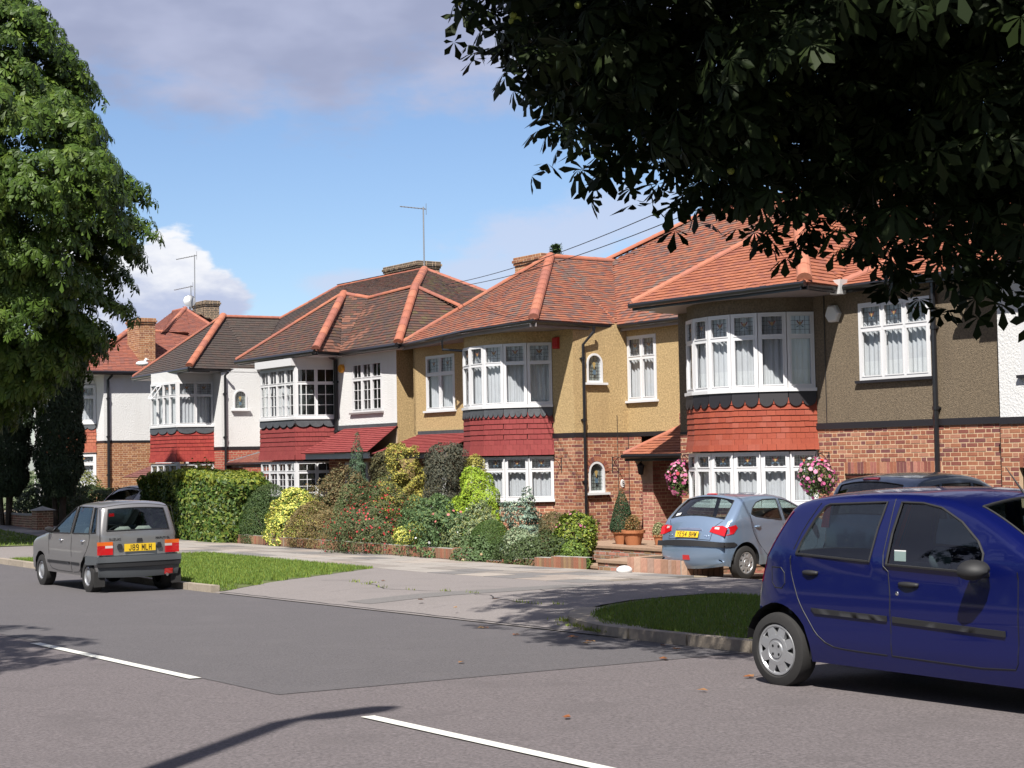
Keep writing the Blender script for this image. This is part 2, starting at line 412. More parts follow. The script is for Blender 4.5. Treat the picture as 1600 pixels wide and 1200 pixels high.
sheet('road', fr(-.1, 10.6, 6), C_(-30), C_(90), 0, 'asphalt', 2.0)
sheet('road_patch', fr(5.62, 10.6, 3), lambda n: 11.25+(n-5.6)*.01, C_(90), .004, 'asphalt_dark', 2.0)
def dash(t0, t1):
    mb = MB(); k = 8
    for i in range(k):
        a, b = t0+(t1-t0)*i/k, t0+(t1-t0)*(i+1)/k
        mb.quad([G(5.50, a, .009), G(5.50, b, .009), G(5.61, b, .009), G(5.61, a, .009)])
    o = mb.obj('road_marking', 'marking'); o['kind'] = 'structure'
    if o.data.polygons[0].normal.z < 0: o.data.flip_normals()
for a in (-2.6, 3.6): pass
for a, b in ((5.75-4.0+3.9, 9.75), (-1.2, 2.8), (12.65, 16.75), (19.6, 23.6), (26.4, 30.4), (33.2, 37.2), (-8, -4)):
    if a > 4 and b < 10: a = 5.85
    dash(a, b)

# near side pavement and kerb, mostly behind the camera
sheet('near_pavement', fr(-3.6, -.25, 2), C_(-30), C_(90), .10, 'apron', 3.0)

def tl(n): return 23.45 + max(0, n-10.8)*.70      # left edge of the crossover
def tr(n):                                        # right edge of it, where the kerb turns in
    return lerp_tab(n, (10.6, 10.8, 11.3, 12.0, 12.8, 13.6, 14.6, 15.5), (13.2, 14.1, 15.0, 15.8, 16.35, 16.75, 16.95, 17.0))
def apz(n, t): return lerp_tab(n, (10.6, 12.2, 15.4), (.012, .085, .10))
nsA = [10.61, 10.7, 10.8, 10.95, 11.1, 11.3, 11.6, 12.0, 12.4, 12.8, 13.2, 13.6, 14.1, 14.6, 15.0, 15.4]
sheet('crossover', nsA, tr, tl, 0, 'apron', .7, dzf=apz)
nsB = [15.4, 16.2, 17.2, 18.25]
sheet('asphalt_pavement', nsB, C_(-25), C_(20.25), .10, 'apron', 1.5)
sheet('left_crossover', [10.61, 11.4, 12.2, 13.4, 15.4], C_(34.4), C_(40.5), 0, 'apron', .8, dzf=apz)
sheet('right_verge', [10.74, 10.9, 11.3, 12.0, 12.8, 13.6, 14.6, 15.4], C_(-25), lambda n: tr(n)-.16, .10, 'turf', .8)
def vz(n, t):
    e = max(0, min(1, (t-tl(n))/.35)); return .10*e + (apz(n, t)+.004)*(1-e)
sheet('left_verge', [10.74, 11.5, 12.5, 13.5, 14.5, 15.38], tl, C_(34.3), 0, 'turf', .3, dzf=vz)
sheet('far_verge', [10.74, 12.0, 13.5, 15.38], C_(40.6), C_(90), .10, 'turf', 1.0)
sheet('driveway', [18.25, 19.5, 21, 22.6, 24.4], C_(5), C_(27.2), .04, 'drive', 1.0)
sheet('garden_bed', [18.45, 20, 22, 24.4], C_(27.3), C_(46.5), .14, 'soil', 1.0)
sheet('left_driveway', [18.25, 20, 22, 24.4], C_(46.6), C_(75), .05, 'drive', 1.0)

# kerb stones
kerb = root('kerb', G(10.6, 13, 0), STREET_ROT, kind='structure')
def kerb_stone(p0, p1, q0, q1, zt, zb, jit):
    # p = road side, q = back edge, both (n, t)
    P = [G(*p0, zb), G(*p1, zb), G(*p1, zt), G(*p0, zt), G(*q0, zb), G(*q1, zb), G(*q1, zt), G(*q0, zt)]
    ctr = sum(P, Vector())/8
    mb = MB(); mb.add(P, [(0, 1, 2, 3), (3, 2, 6, 7), (7, 6, 5, 4), (0, 3, 7, 4), (1, 5, 6, 2)], jit)
    o = mb.obj('kerb_stone', 'kerb')
    inv = (Matrix.Translation(kerb.location) @ Matrix.Rotation(STREET_ROT, 4, 'Z')).inverted()
    o.data.transform(inv @ Matrix.Translation(ctr)); o.data.transform(Matrix.Translation(-(inv @ ctr)))
    o.data.transform(Matrix.Identity(4)); o.parent = kerb; o.location = inv @ ctr - Vector((0, 0, 0))
    o.data.transform(Matrix.Translation(Vector((0, 0, 0))))
    return o
def fixed_kerb(P, tint):
    inv = (Matrix.Translation(kerb.location) @ Matrix.Rotation(STREET_ROT, 4, 'Z')).inverted()
    L = [inv @ p for p in P]; c = sum(L, Vector())/len(L)
    mb = MB(); mb.add([p-c for p in L], [(0, 1, 2, 3), (3, 2, 6, 7), (7, 6, 5, 4), (0, 3, 7, 4), (1, 5, 6, 2)], tint)
    mb.obj('kerb_stone', 'kerb', kerb, loc=c)
def kerb_run(pts, w, zt=.115, zb=-.12, gap=.012):
    for i in range(len(pts)-1):
        (n0, t0), (n1, t1) = pts[i], pts[i+1]
        d = math.hypot(n1-n0, t1-t0); e = ((n1-n0)/d, (t1-t0)/d)
        nrm = (e[1], -e[0])
        if nrm[0] < -0.01 and abs(e[0]) < .9: nrm = (-nrm[0], -nrm[1])
        a = (n0+e[0]*gap, t0+e[1]*gap); b = (n1-e[0]*gap, t1-e[1]*gap)
        q0 = (a[0]+nrm[0]*w, a[1]+nrm[1]*w); q1 = (b[0]+nrm[0]*w, b[1]+nrm[1]*w)
        j = .85+rng.random()*.25
        fixed_kerb([G(*a, zb), G(*b, zb), G(*b, zt), G(*a, zt), G(*q0, zb), G(*q1, zb), G(*q1, zt), G(*q0, zt)], (j, j*.98, j*.95))
kerb_run([(10.6, 13.1-.92*i) for i in range(14)][::-1], .15)
arc = [(10.6, 13.12), (10.66, 13.7), (10.86, 14.3), (11.2, 14.95), (11.65, 15.5), (12.2, 15.95)]
for i in range(len(arc)-1):
    (n0, t0), (n1, t1) = arc[i], arc[i+1]; w = .30
    d = math.hypot(n1-n0, t1-t0); e = ((n1-n0)/d, (t1-t0)/d); nr = (e[1], -e[0]); k0 = .975; k1 = .025
    f0 = .9+rng.random()*.15
    a = (n0+e[0]*.01, t0+e[1]*.01); b = (n1-e[0]*.01, t1-e[1]*.01); q0 = (a[0]+nr[0]*w+.0, a[1]+nr[1]*w); q1 = (b[0]+nr[0]*w, b[1]+nr[1]*w)
    zt = .112 if i else .113
    fixed_kerb([G(*a, -.1), G(*b, -.1), G(*b, zt), G(*a, zt), G(*q0, -.1), G(*q1, -.1), G(*q1, zt), G(*q0, zt)], (f0, f0, f0*.97))
kerb_run([(10.6, 23.5+.92*i) for i in range(13)], .15)
kerb_run([(10.6, 40.6+.92*i) for i in range(22)], .15)
kerb_run([(-.1, -6+.92*i) for i in range(30)], .15, .11)

# paving slabs
pv = root('pavement', G(15.4, 20.3, 0), STREET_ROT, kind='structure')
pinv = (Matrix.Translation(pv.location) @ Matrix.Rotation(STREET_ROT, 4, 'Z')).inverted()
bed = sheet('bedding', [15.4, 16.8, 18.25], C_(20.25), C_(75), .075, 'joint', 1.5, kind=None)
bed.data.transform(pinv); bed.parent = pv
t = 20.27; i = 0
SL = Pieces(pv, 'paving_slab', 'slab', 300)
while t < 60:
    off = 0; n = 15.42; row = 0
    widths = [.72, .70, .70, .70]
    for wd in widths:
        ln = .92
        tt = t + (.45 if row % 2 else 0)
        n1 = n+wd
        P = [G(n+.014, tt, .102), G(n+.014, tt+ln-.03, .102), G(n1-.014, tt+ln-.03, .102), G(n1-.014, tt, .102)]
        P = [pinv @ (p+Vector((0, 0, rng.uniform(-.002, .004)))) for p in P]; c = sum(P, Vector())/4
        r_ = rng.random(); tn = (1, 1, 1)
        if r_ < .24: tn = (.55, .57, .61)
        elif r_ < .42: tn = (.76, .74, .73)
        elif r_ < .52: tn = (1.1, 1.06, 1.02)
        elif r_ < .62: tn = (.95, .88, .84)
        mb = MB(); lo = [p-c-Vector((0, 0, .05)) for p in P]; hi = [p-c for p in P]
        mb.add(hi+lo, [(0, 3, 2, 1), (0, 1, 5, 4), (1, 2, 6, 5), (2, 3, 7, 6), (3, 0, 4, 7)], tn)
        o = mb.obj('paving_slab', 'slab', pv, loc=c)
        n = n1; row += 1; i += 1
    t += .92
# a line of pale edging between pavement and drive
mb = MB()
for j in range(18):
    a = 20.5+.42*j
    mb.add([G(18.25, a, .10), G(18.25, a+.40, .10), G(18.33, a+.40, .10), G(18.33, a, .10), G(18.25, a, .02), G(18.25, a+.4, .02), G(18.33, a+.4, .02), G(18.33, a, .02)],
           [(0, 1, 2, 3), (0, 4, 5, 1), (2, 6, 7, 3), (1, 5, 6, 2), (0, 3, 7, 4)], (1.2, 1.15, 1.05))
e_ = mb.obj('edging', 'kerb'); e_['kind'] = 'structure'

# cracks with weeds in the crossover
mb = MB()      # a darker reinstatement strip across the crossover
for i in range(12):
    a, b = 18.9+.16*i*0, 0
    n0 = 11.0+.34*i; n1 = n0+.34
    mb.quad([G(n0, 19.2+.02*i, apz(n0, 0)+.004), G(n0, 19.85+.02*i, apz(n0, 0)+.004), G(n1, 19.87+.02*i, apz(n1, 0)+.004), G(n1, 19.22+.02*i, apz(n1, 0)+.004)])
o = mb.obj('trench_repair', 'repair'); o['kind'] = 'structure'
if o.data.polygons[0].normal.z < 0: o.data.flip_normals()
def crack(pts, w, name='pavement_crack'):
    mb = MB()
    for i in range(len(pts)-1):
        (n0, t0), (n1, t1) = pts[i], pts[i+1]
        z0 = apz(n0, t0)+.004; z1 = apz(n1, t1)+.004
        mb.quad([G(n0, t0, z0), G(n1, t1, z1), G(n1+w, t1, z1), G(n0+w, t0, z0)])
    o = mb.obj(name, 'seam'); o['kind'] = 'structure'
    return o
cp = []; t = 24.0
while t > 16.6:
    cp.append((12.9+.25*math.sin(t*1.7)+rng.uniform(-.12, .12)-(24-t)*.06, t)); t -= .3
crack(cp, .022)
cp2 = [(10.66+abs(rng.uniform(0, .05)), 14.2+.35*i) for i in range(27)]
crack(cp2, .03)
crack([(13.9+.18*math.sin(t_*2.3), t_) for t_ in [17.6+.3*i for i in range(12)]], .014)
crack([(11.2+.28*i, 17.9+.12*math.sin(i*1.7)) for i in range(14)], .013)
crack([(11.0+.3*i, 21.6+.10*math.sin(i*2.1)) for i in range(13)], .012)
cp3 = [(11.0+.22*i+rng.uniform(-.05, .05), 14.9+.12*i) for i in range(5)]

def blades(name, pts, h, w, cols, mt='blade', parent=None, lean=.35, kind='stuff'):
    m = len(pts); P = np.array([[*G(n, t, dz)] for n, t, dz in pts]); a = nrg.random(m)*2*np.pi; hh = h*(.5+nrg.random(m)); b = nrg.random(m)*2*np.pi
    ww = w*(.6+.8*nrg.random(m))
    dx = np.stack([np.cos(a)*ww, np.sin(a)*ww, np.zeros(m)], 1); tip = np.stack([np.cos(b)*hh*lean, np.sin(b)*hh*lean, hh], 1)
    V = np.stack([P-dx, P+dx, P+tip], 1).reshape(-1, 3); F = np.arange(3*m).reshape(-1, 3)
    ci = nrg.integers(0, len(cols), m); T = np.array(cols)[ci]*(.75+.5*nrg.random((m, 1)))
    return np_obj(name, V, F, mt, parent, T, kind)
pts = []
for _ in range(60000):
    n = rng.uniform(10.78, 15.36); t = rng.uniform(23.5, 34.2)
    if t > tl(n)+.05+.15*math.sin(n*9): pts.append((n, t, vz(n, t)))
blades('grass', pts, .045, .009, [(1, 1, 1), (1.15, 1.05, .9), (.85, .95, .8), (1.35, 1.15, .9), (.7, .85, .7)])
pts = []
for _ in range(42000):
    n = rng.uniform(10.8, 15.3); t = rng.uniform(8.0, 16.9)
    if t < tr(n)-.34: pts.append((n, t, .10))
for _ in range(500):      # tuft by the kerb
    a = rng.gauss(0, .12); pts.append((11.05+a, 12.9+rng.gauss(0, .2), .10))
blades('grass', pts, .04, .007, [(1, 1, 1), (1.1, 1.05, .9), (.85, .95, .8), (1.3, 1.1, .9)])
pts = [(rng.uniform(10.8, 15.3), rng.uniform(40.8, 60), .10) for _ in range(9000)]
blades('grass', pts, .06, .016, [(1, 1, 1), (1.2, 1.1, .9), (.8, .9, .8)])
pts = []
for (n, t) in cp:
    if rng.random() < .55:
        for _ in range(12): pts.append((n+rng.gauss(0, .03), t+rng.gauss(0, .08), .09))
for (n, t) in arc[1:4]:
    for _ in range(60): pts.append((n-.05+rng.gauss(0, .04), t+rng.gauss(0, .12), .05))
blades('weeds', pts, .04, .008, [(1.3, 1.2, .8), (1.1, .9, .7), (1.5, 1.2, .9)])
# a few brown chestnut leaves and conkers blown on the road
mb = MB()
for (n, t) in [(11.4, 18.6), (11.0, 17.0), (10.2, 15.2), (10.3, 13.6), (9.9, 12.9), (9.2, 9.75), (8.3, 9.3), (9.9, 14.2), (12.2, 18.0), (10.35, 12.3), (10.2, 11.9), (7.9, 12.2), (13.4, 23.0), (6.6, 8.8), (10.9, 26.6), (9.6, 11.3), (9.9, 10.2), (10.1, 13.1)]:
    a = rng.random()*6.3; s_ = rng.uniform(.035, .085); z = (.012 if n < 10.6 else .10)
    c = G(n, t, z); c.z += .0
    for q in range(rng.choice((1, 3, 3))):
        aa = a+q*.7; e = Vector((math.cos(aa), math.sin(aa), .0)); f = Vector((-e.y, e.x, 0))
        mb.quad([c+Vector((0, 0, .004)), c+e*s_*.6-f*s_*.35+Vector((0, 0, .018)), c+e*s_*1.4+Vector((0, 0, .006)), c+e*s_*.6+f*s_*.35+Vector((0, 0, .012))], rng.choice([(.30, .10, .03), (.34, .17, .07), (.18, .08, .03), (.42, .25, .10)]))
o = mb.obj('fallen_leaves', 'leaf_soft', kind='stuff')

# ------------------------------------------------------------------ cars
def as_mesh(to, m):
    bpy.context.view_layer.update(); me = bpy.data.meshes.new_from_object(to); me.materials.clear(); me.materials.append(MATS[m])
    o = bpy.data.objects.new(to.name, me); COL.objects.link(o); nm = to.name; par = to.parent; ml = to.matrix_local.copy(); bpy.data.objects.remove(to); o.name = nm; o.parent = par; o.matrix_local = ml; return o
def interp_poly(poly, z, lo, hi):      # x of the polyline part at height z
    for i in range(lo, hi):
        (x0, z0), (x1, z1) = poly[i], poly[i+1]
        if min(z0, z1) <= z <= max(z0, z1) and abs(z1-z0) > 1e-6: return x0+(x1-x0)*(z-z0)/(z1-z0)
    return poly[lo][0] if z < poly[lo][1] else poly[hi][0]
def pip(x, y, poly):
    c = False; j = len(poly)-1
    for i in range(len(poly)):
        xi, yi = poly[i]; xj, yj = poly[j]
        if (yi > y) != (yj > y) and x < (xj-xi)*(y-yi)/(yj-yi)+xi: c = not c
        j = i
    return c
def resample(pts, step):
    out = [pts[0]]
    for a, b in zip(pts, pts[1:]):
        d = math.hypot(b[0]-a[0], b[1]-a[1]); k = max(1, int(round(d/step)))
        for i in range(1, k+1): out.append((a[0]+(b[0]-a[0])*i/k, a[1]+(b[1]-a[1])*i/k))
    return out
def smooth_poly(pts, it=2):
    for _ in range(it):
        q = [pts[0]]
        for a, b in zip(pts, pts[1:]):
            q += [(a[0]*.75+b[0]*.25, a[1]*.75+b[1]*.25), (a[0]*.25+b[0]*.75, a[1]*.25+b[1]*.75)]
        q.append(pts[-1]); pts = q
    return pts
def dist_line(x, z, line):
    m = 9
    for (x0, z0), (x1, z1) in zip(line, line[1:]):
        dx, dz = x1-x0, z1-z0; L = dx*dx+dz*dz; t = 0 if L == 0 else max(0, min(1, ((x-x0)*dx+(z-z0)*dz)/L))
        m = min(m, math.hypot(x-x0-dx*t, z-z0-dz*t))
    return m
def tri_region(outer, holes, step, extra=()):
    edges = []; vs = []
    def ring(r):
        k = len(vs); vs.extend(r); edges.extend([(k+i, k+(i+1) % len(r)) for i in range(len(r))])
    ring(outer)
    for h in holes: ring(h)
    xs = [p[0] for p in outer]; zs = [p[1] for p in outer]
    x = min(xs)+step*.5
    while x < max(xs):
        z = min(zs)+step*.5
        while z < max(zs):
            if pip(x, z, outer) and not any(pip(x, z, h) for h in holes) and dist_line(x, z, outer+[outer[0]]) > step*.35: vs.append((x, z))
            z += step
        x += step
    for e in extra:
        if pip(e[0], e[1], outer) and not any(pip(e[0], e[1], h) for h in holes): vs.append(e)
    r = delaunay_2d_cdt([Vector(v) for v in vs], edges, [], 0, 1e-5)
    V = [(v.x, v.y) for v in r[0]]; F = []
    for f in r[2]:
        cx = sum(V[i][0] for i in f)/len(f); cz = sum(V[i][1] for i in f)/len(f)
        if pip(cx, cz, outer) and not any(pip(cx, cz, h) for h in holes): F.append(f)
    return V, F

GLY = {'J': [((.8, 1), (.8, .25)), ((.8, .25), (.62, 0)), ((.62, 0), (.3, 0)), ((.3, 0), (.12, .22))], 'L': [((.15, 1), (.15, 0)), ((.15, 0), (.85, 0))],
 '8': [((.25, .5), (.75, .5)), ((.25, 1), (.75, 1)), ((.25, 0), (.75, 0)), ((.12, .15), (.12, .38)), ((.88, .15), (.88, .38)), ((.15, .62), (.15, .88)), ((.85, .62), (.85, .88)), ((.12, .15), (.25, 0)), ((.88, .15), (.75, 0)), ((.12, .38), (.25, .5)), ((.88, .38), (.75, .5)), ((.15, .62), (.25, .5)), ((.85, .62), (.75, .5)), ((.15, .88), (.25, 1)), ((.85, .88), (.75, 1))],
 '9': [((.86, .15), (.86, .85)), ((.86, .85), (.72, 1)), ((.72, 1), (.28, 1)), ((.28, 1), (.14, .85)), ((.14, .85), (.14, .62)), ((.14, .62), (.28, .47)), ((.28, .47), (.86, .47)), ((.86, .15), (.72, 0)), ((.72, 0), (.2, 0))],
 'M': [((.1, 0), (.1, 1)), ((.1, 1), (.5, .35)), ((.5, .35), (.9, 1)), ((.9, 1), (.9, 0))], 'H': [((.13, 0), (.13, 1)), ((.87, 0), (.87, 1)), ((.13, .5), (.87, .5))],
 'Y': [((.08, 1), (.5, .5)), ((.92, 1), (.5, .5)), ((.5, .5), (.5, 0))], 'E': [((.15, 0), (.15, 1)), ((.15, 0), (.85, 0)), ((.15, 1), (.85, 1)), ((.15, .5), (.75, .5))],
 '5': [((.85, 1), (.18, 1)), ((.18, 1), (.15, .55)), ((.15, .55), (.7, .57)), ((.7, .57), (.88, .4)), ((.88, .4), (.88, .16)), ((.88, .16), (.72, 0)), ((.72, 0), (.12, 0))],
 '4': [((.68, 0), (.68, 1)), ((.68, 1), (.1, .3)), ((.1, .3), (.92, .3))], 'B': [((.14, 0), (.14, 1)), ((.14, 0), (.72, 0)), ((.14, .52), (.7, .52)), ((.14, 1), (.68, 1)), ((.72, 0), (.88, .14)), ((.88, .14), (.88, .38)), ((.88, .38), (.7, .52)), ((.7, .52), (.84, .66)), ((.84, .66), (.84, .86)), ((.84, .86), (.68, 1))],
 'W': [((.04, 1), (.26, 0)), ((.26, 0), (.5, .75)), ((.5, .75), (.74, 0)), ((.74, 0), (.96, 1))]}
def stroke_text(text, h, wch, gap, parent, X, st=.013, m='ink', nm='plate_lettering'):
    tw_ = sum((wch*.55 if c_ == ' ' else wch)+gap for c_ in text)-gap; x = -tw_/2; mb = MB(); z_ = 0
    for c_ in text:
        if c_ == ' ': x += wch*.55+gap; continue
        for (a, b) in GLY[c_]:
            p = Vector((x+a[0]*wch, (a[1]-.5)*h, 0)); q = Vector((x+b[0]*wch, (b[1]-.5)*h, 0)); d = (q-p).normalized(); s_ = Vector((-d.y, d.x, 0))*st/2; e = d*st*.45; z_ += 1
            zo = Vector((0, 0, .0015+.00004*z_))
            mb.add([p-e-s_+zo, q+e-s_+zo, q+e+s_+zo, p-e+s_+zo], [(0, 1, 2, 3)])
        x += wch+gap
    o = mb.obj(nm, m, parent); o.matrix_local = X; return o
def make_car(name, label, pos, fwd, sp):
    """sp: prof (rear bottom, over the roof, front bottom), W, wheels, windows ..."""
    ang = math.atan2(fwd[1], fwd[0])
    rt_ = root(name, pos, ang, label, 'car', scale=1.0)
    prof = resample(smooth_poly(sp['prof'], 2), .05)
    Wd = sp['W']; zb = sp['belt']; zt = max(p[1] for p in prof); tum = sp.get('tumble', .13); rf = sp.get('fillet', .07)
    xr = min(p[0] for p in prof); xf = max(p[0] for p in prof)
    def Y(x, z):
        y = Wd
        if z < .5: y -= .05*((.5-z)/.3)**2
        if z > zb: y -= tum*((z-zb)/(zt-zb))**1.1
        elif z > .5: y -= .015*abs(z-.68)/.3
        e = .5
        for d in (x-xr, xf-x):
            if d < e: y -= sp.get('plan', .13)*(1-d/e)**2
        d = dist_line(x, z, prof)
        if d < rf and z > .35: y -= rf*(1-math.sqrt(max(0, 1-(1-d/rf)**2)))
        return y
    # wheel arches
    zs = sp['zbot']; wr = sp['arch']; hub = sp['wr']
    bottom = []; x = xf
    axs = [sp['wb'], 0.0]; cur = prof[-1][0]
    for ax in axs:
        h0 = math.sqrt(max(0, wr*wr-(hub+.01-zs)**2)); bottom.append((ax+h0, zs))
        a0 = math.atan2(zs-hub-.01, h0)
        for i in range(1, 18):
            a = a0+(math.pi-2*a0)*i/18; bottom.append((ax+wr*math.cos(a), hub+.01+wr*math.sin(a)))
        bottom.append((ax-h0, zs))
    outer = prof + bottom
    # inner offset points for the fillet
    extra = []
    for i in range(1, len(prof)-1):
        (x0, z0), (x1, z1) = prof[i-1], prof[i+1]; d = math.hypot(x1-x0, z1-z0) or 1; nx, nz = (z1-z0)/d, -(x1-x0)/d
        for q in (.012, .032, .06):
            extra.append((prof[i][0]+nx*q, prof[i][1]+nz*q))
    holes = [w['pts'] for w in sp['windows']]
    holes = [resample(smooth_poly(h+[h[0]], 1)[:-1] if False else h+[h[0]], .07)[:-1] for h in holes]
    V, F = tri_region(outer, holes, .09, extra)
    body = MB()
    for sg in (1, -1):
        vs = [(x, sg*Y(x, z), z) for x, z in V]
        body.add(vs, [tuple(f) if sg < 0 else tuple(reversed(f)) for f in F])
    # across strip with bulge
    NV = 14
    def pn(i):
        a = prof[max(0, i-2)]; b = prof[min(len(prof)-1, i+2)]; d = math.hypot(b[0]-a[0], b[1]-a[1]); return (-(b[1]-a[1])/d, (b[0]-a[0])/d)
    cum = [0]
    for a, b in zip(prof, prof[1:]): cum.append(cum[-1]+math.hypot(b[0]-a[0], b[1]-a[1]))
    def bulge(i):
        nx, nz = pn(i); return sp.get('bulge', .10)*abs(nx)**1.0*(1 if nx < 0 else 1.2)+.035*abs(nz)
    def strip_pt(i, v, off=0.0):
        x, z = prof[i]; nx, nz = pn(i); y = Y(x, z)*v; b = bulge(i)*(1-v*v)+off
        return Vector((x+nx*b, y, z+nz*b))
    gl = []     # glass index ranges
    def idx_at(pred):
        return [i for i, p in enumerate(prof) if pred(p)]
    rw = [i for i, p in enumerate(prof) if p[0] < sp['rw'][2] and sp['rw'][0] <= p[1] <= sp['rw'][1]]
    ws = [i for i, p in enumerate(prof) if p[0] > sp['ws'][2] and sp['ws'][0] <= p[1] <= sp['ws'][1]]
    vs = [-1+2*k/NV for k in range(NV+1)]; vs[1] = -.9; vs[-2] = .9
    grid = [[strip_pt(i, v) for v in vs] for i in range(len(prof))]
    flat = [p for r_ in grid for p in r_]; fs = []
    for i in range(len(prof)-1):
        inwin = (i in rw and i+1 in rw) or (i in ws and i+1 in ws)
        for k in range(NV):
            if inwin and 1 <= k < NV-1: continue
            a = i*(NV+1)+k; fs.append((a, a+NV+1, a+NV+2, a+1))
    body.add(flat, fs)
    bo = body.obj('body', sp['paint'], rt_, smooth=True, sharp=R(38), weld=True)
    bm = bmesh.new(); bm.from_mesh(bo.data); bmesh.ops.recalc_face_normals(bm, faces=bm.faces); bm.to_mesh(bo.data); bm.free()
    # glass front and rear
    for nm, ids in (('rear_window', rw), ('windscreen', ws)):
        mb = MB(); pts = [strip_pt(i, v, -.004) for i in ids for v in vs[1:-1]]; k = len(vs)-2
        mb.add(pts, [(a*k+b, (a+1)*k+b, (a+1)*k+b+1, a*k+b+1) for a in range(len(ids)-1) for b in range(k-1)])
        g_ = mb.obj(nm, sp.get('glass', 'car_glass'), rt_, smooth=True)
        sl = MB(); n0, n1 = ids[0], ids[-1]
        for a, b in ((ids[0], ids[0]), (ids[-1], ids[-1])):
            pl = [strip_pt(a, v, .002) for v in vs[1:-1]]; sl.tube(pl, .009, 5)
        for v in (vs[1], vs[-2]): sl.tube([strip_pt(i, v, .002) for i in ids], .009, 5)
        sl.obj('seal', 'plastic_black', g_)
    # side patches
    def spatch(nm, poly, m, off=.003, sides=(1, -1), parent=None, step=.09, thick=0.0, tint=(1, 1, 1), smooth=True):
        out = []
        poly_r = resample(poly+[poly[0]], .06)[:-1]
        V2, F2 = tri_region(poly_r, [], step)
        for sg in sides:
            mb = MB(); vs_ = [(x, sg*(Y(x, z)+off), z) for x, z in V2]
            mb.add(vs_, [tuple(f) if sg < 0 else tuple(reversed(f)) for f in F2], tint)
            if thick:
                k = len(poly_r); a = [(x, sg*(Y(x, z)+off), z) for x, z in poly_r]; b = [(x, sg*(Y(x, z)+off-thick), z) for x, z in poly_r]
                mb.add(a+b, [(i, (i+1) % k, k+(i+1) % k, k+i) for i in range(k)], tint)
            out.append(mb.obj(nm, m, parent or rt_, smooth=smooth, sharp=.9))
        return out
    def sline(pts, w=.004, m='seam', nm='door_seam', sides=(1, -1), off=.0005):
        for sg in sides:
            mb = MB(); p2 = resample(smooth_poly(pts, 1), .06); mb.tube([(x, sg*(Y(x, z)+off), z) for x, z in p2], w, 5); mb.obj(nm, m, rt_)
    for w in sp['windows']:
        for sg, o_ in zip((1, -1), spatch('side_window', w['pts'], sp.get('glass', 'car_glass'), -.006)):
            mb = MB(); ring = resample(w['pts']+[w['pts'][0]], .07); mb.tube([(x, sg*(Y(x, z)+.001), z) for x, z in ring], .010, 5)
            mb.obj('seal', 'plastic_black', o_)
    # floor, wells, cabin
    mb = MB(); wi = Wd-.16
    mb.box((xr+.12, -wi, zs+.02), (xf-.12, wi, zs+.12)); mb.box((.42, -Wd+.06, zs+.01), (sp['wb']-.42, Wd-.06, zs+.06))
    for ax in (0, sp['wb']):
        for sg in (1, -1):
            # arch liner
            y0, y1 = sg*(Wd-.02), sg*(Wd-.28); pr = [(ax+wr*.985*math.cos(a), hub+.01+wr*.985*math.sin(a)) for a in [math.pi*i/12-.15+.3*i/12*0 for i in range(13)]]
            mb.add([(x, y0, z) for x, z in pr]+[(x, y1, z) for x, z in pr], [(i, i+1, 14+i, 13+i) for i in range(12)])
            mb.add([(x, y1, z) for x, z in pr], [tuple(range(13))])
    mb.obj('underbody', 'plastic_black', rt_)
    hb = zb-.10
    mb = MB(); mb.box((sp['cab'][0], -Wd+.10, zs+.1), (sp['cab'][0]+.04, Wd-.10, hb-.02)); mb.box((sp['cab'][1]-.30, -Wd+.14, zs+.1), (sp['cab'][1], Wd-.14, hb))
    mb.tube([(sp['cab'][1]-.42+.03*math.sin(a), sp.get('drv', -.36)+.18*math.cos(a), hb+.02+.17*math.sin(a)) for a in [2*math.pi*i/14 for i in range(15)]], .014, 5)
    mb.obj('dashboard', 'plastic_black', rt_)
    for sg in (1, -1):          # door cards and rear bench
        mb = MB(); mb.box((.5, sg*(Wd-.12), zs+.1), (sp['wb']-.5, sg*(Wd-.08), zb-.06)); mb.obj('door_trim', 'seat_cloth', rt_)
    for (sx_, ys, cloth) in ((sp['seats'][0], (-.36, .36), sp.get('cloth', 'seat_cloth')), (sp['seats'][1], (-.36, 0, .36), sp.get('cloth2', 'seat_cloth'))):
        for y in ys:
            mb = MB(); mb.box((sx_, y-.22 if len(ys) == 2 else y-.18, zs+.1), (sx_+.48, y+.22 if len(ys) == 2 else y+.18, zs+.32))
            prs = [(0, .28), (-.04, .5), (-.10, .75)]; w2 = .22 if len(ys) == 2 else .175
            top = hb+.02
            prof2 = [(sx_+.02, zs+.28, w2), (sx_-.05, (zs+.28+top)/2, w2), (sx_-.13, top-.06, w2*.92), (sx_-.16, top+.02, w2*.6)]
            vs_ = []
            for (a, b, c) in prof2: vs_ += [(a+.07, y-c, b), (a+.07, y+c, b), (a-.05, y+c, b), (a-.05, y-c, b)]
            mb.add(vs_, [(i*4+j, i*4+(j+1) % 4, i*4+4+(j+1) % 4, i*4+4+j) for i in range(3) for j in range(4)]+[(12, 13, 14, 15)])
            s_ = mb.obj('seat', cloth, rt_, smooth=True, sharp=1.2)
            if len(ys) == 2:
                hd = MB(); hd.ball((sx_-.17, y, top+.12), .1, 10, 8, sc=(.55, 1.15, .95)); hd.obj('headrest', 'seat_cloth', s_, smooth=True, sharp=3)
    # wheels
    wi_ = 0; first = None
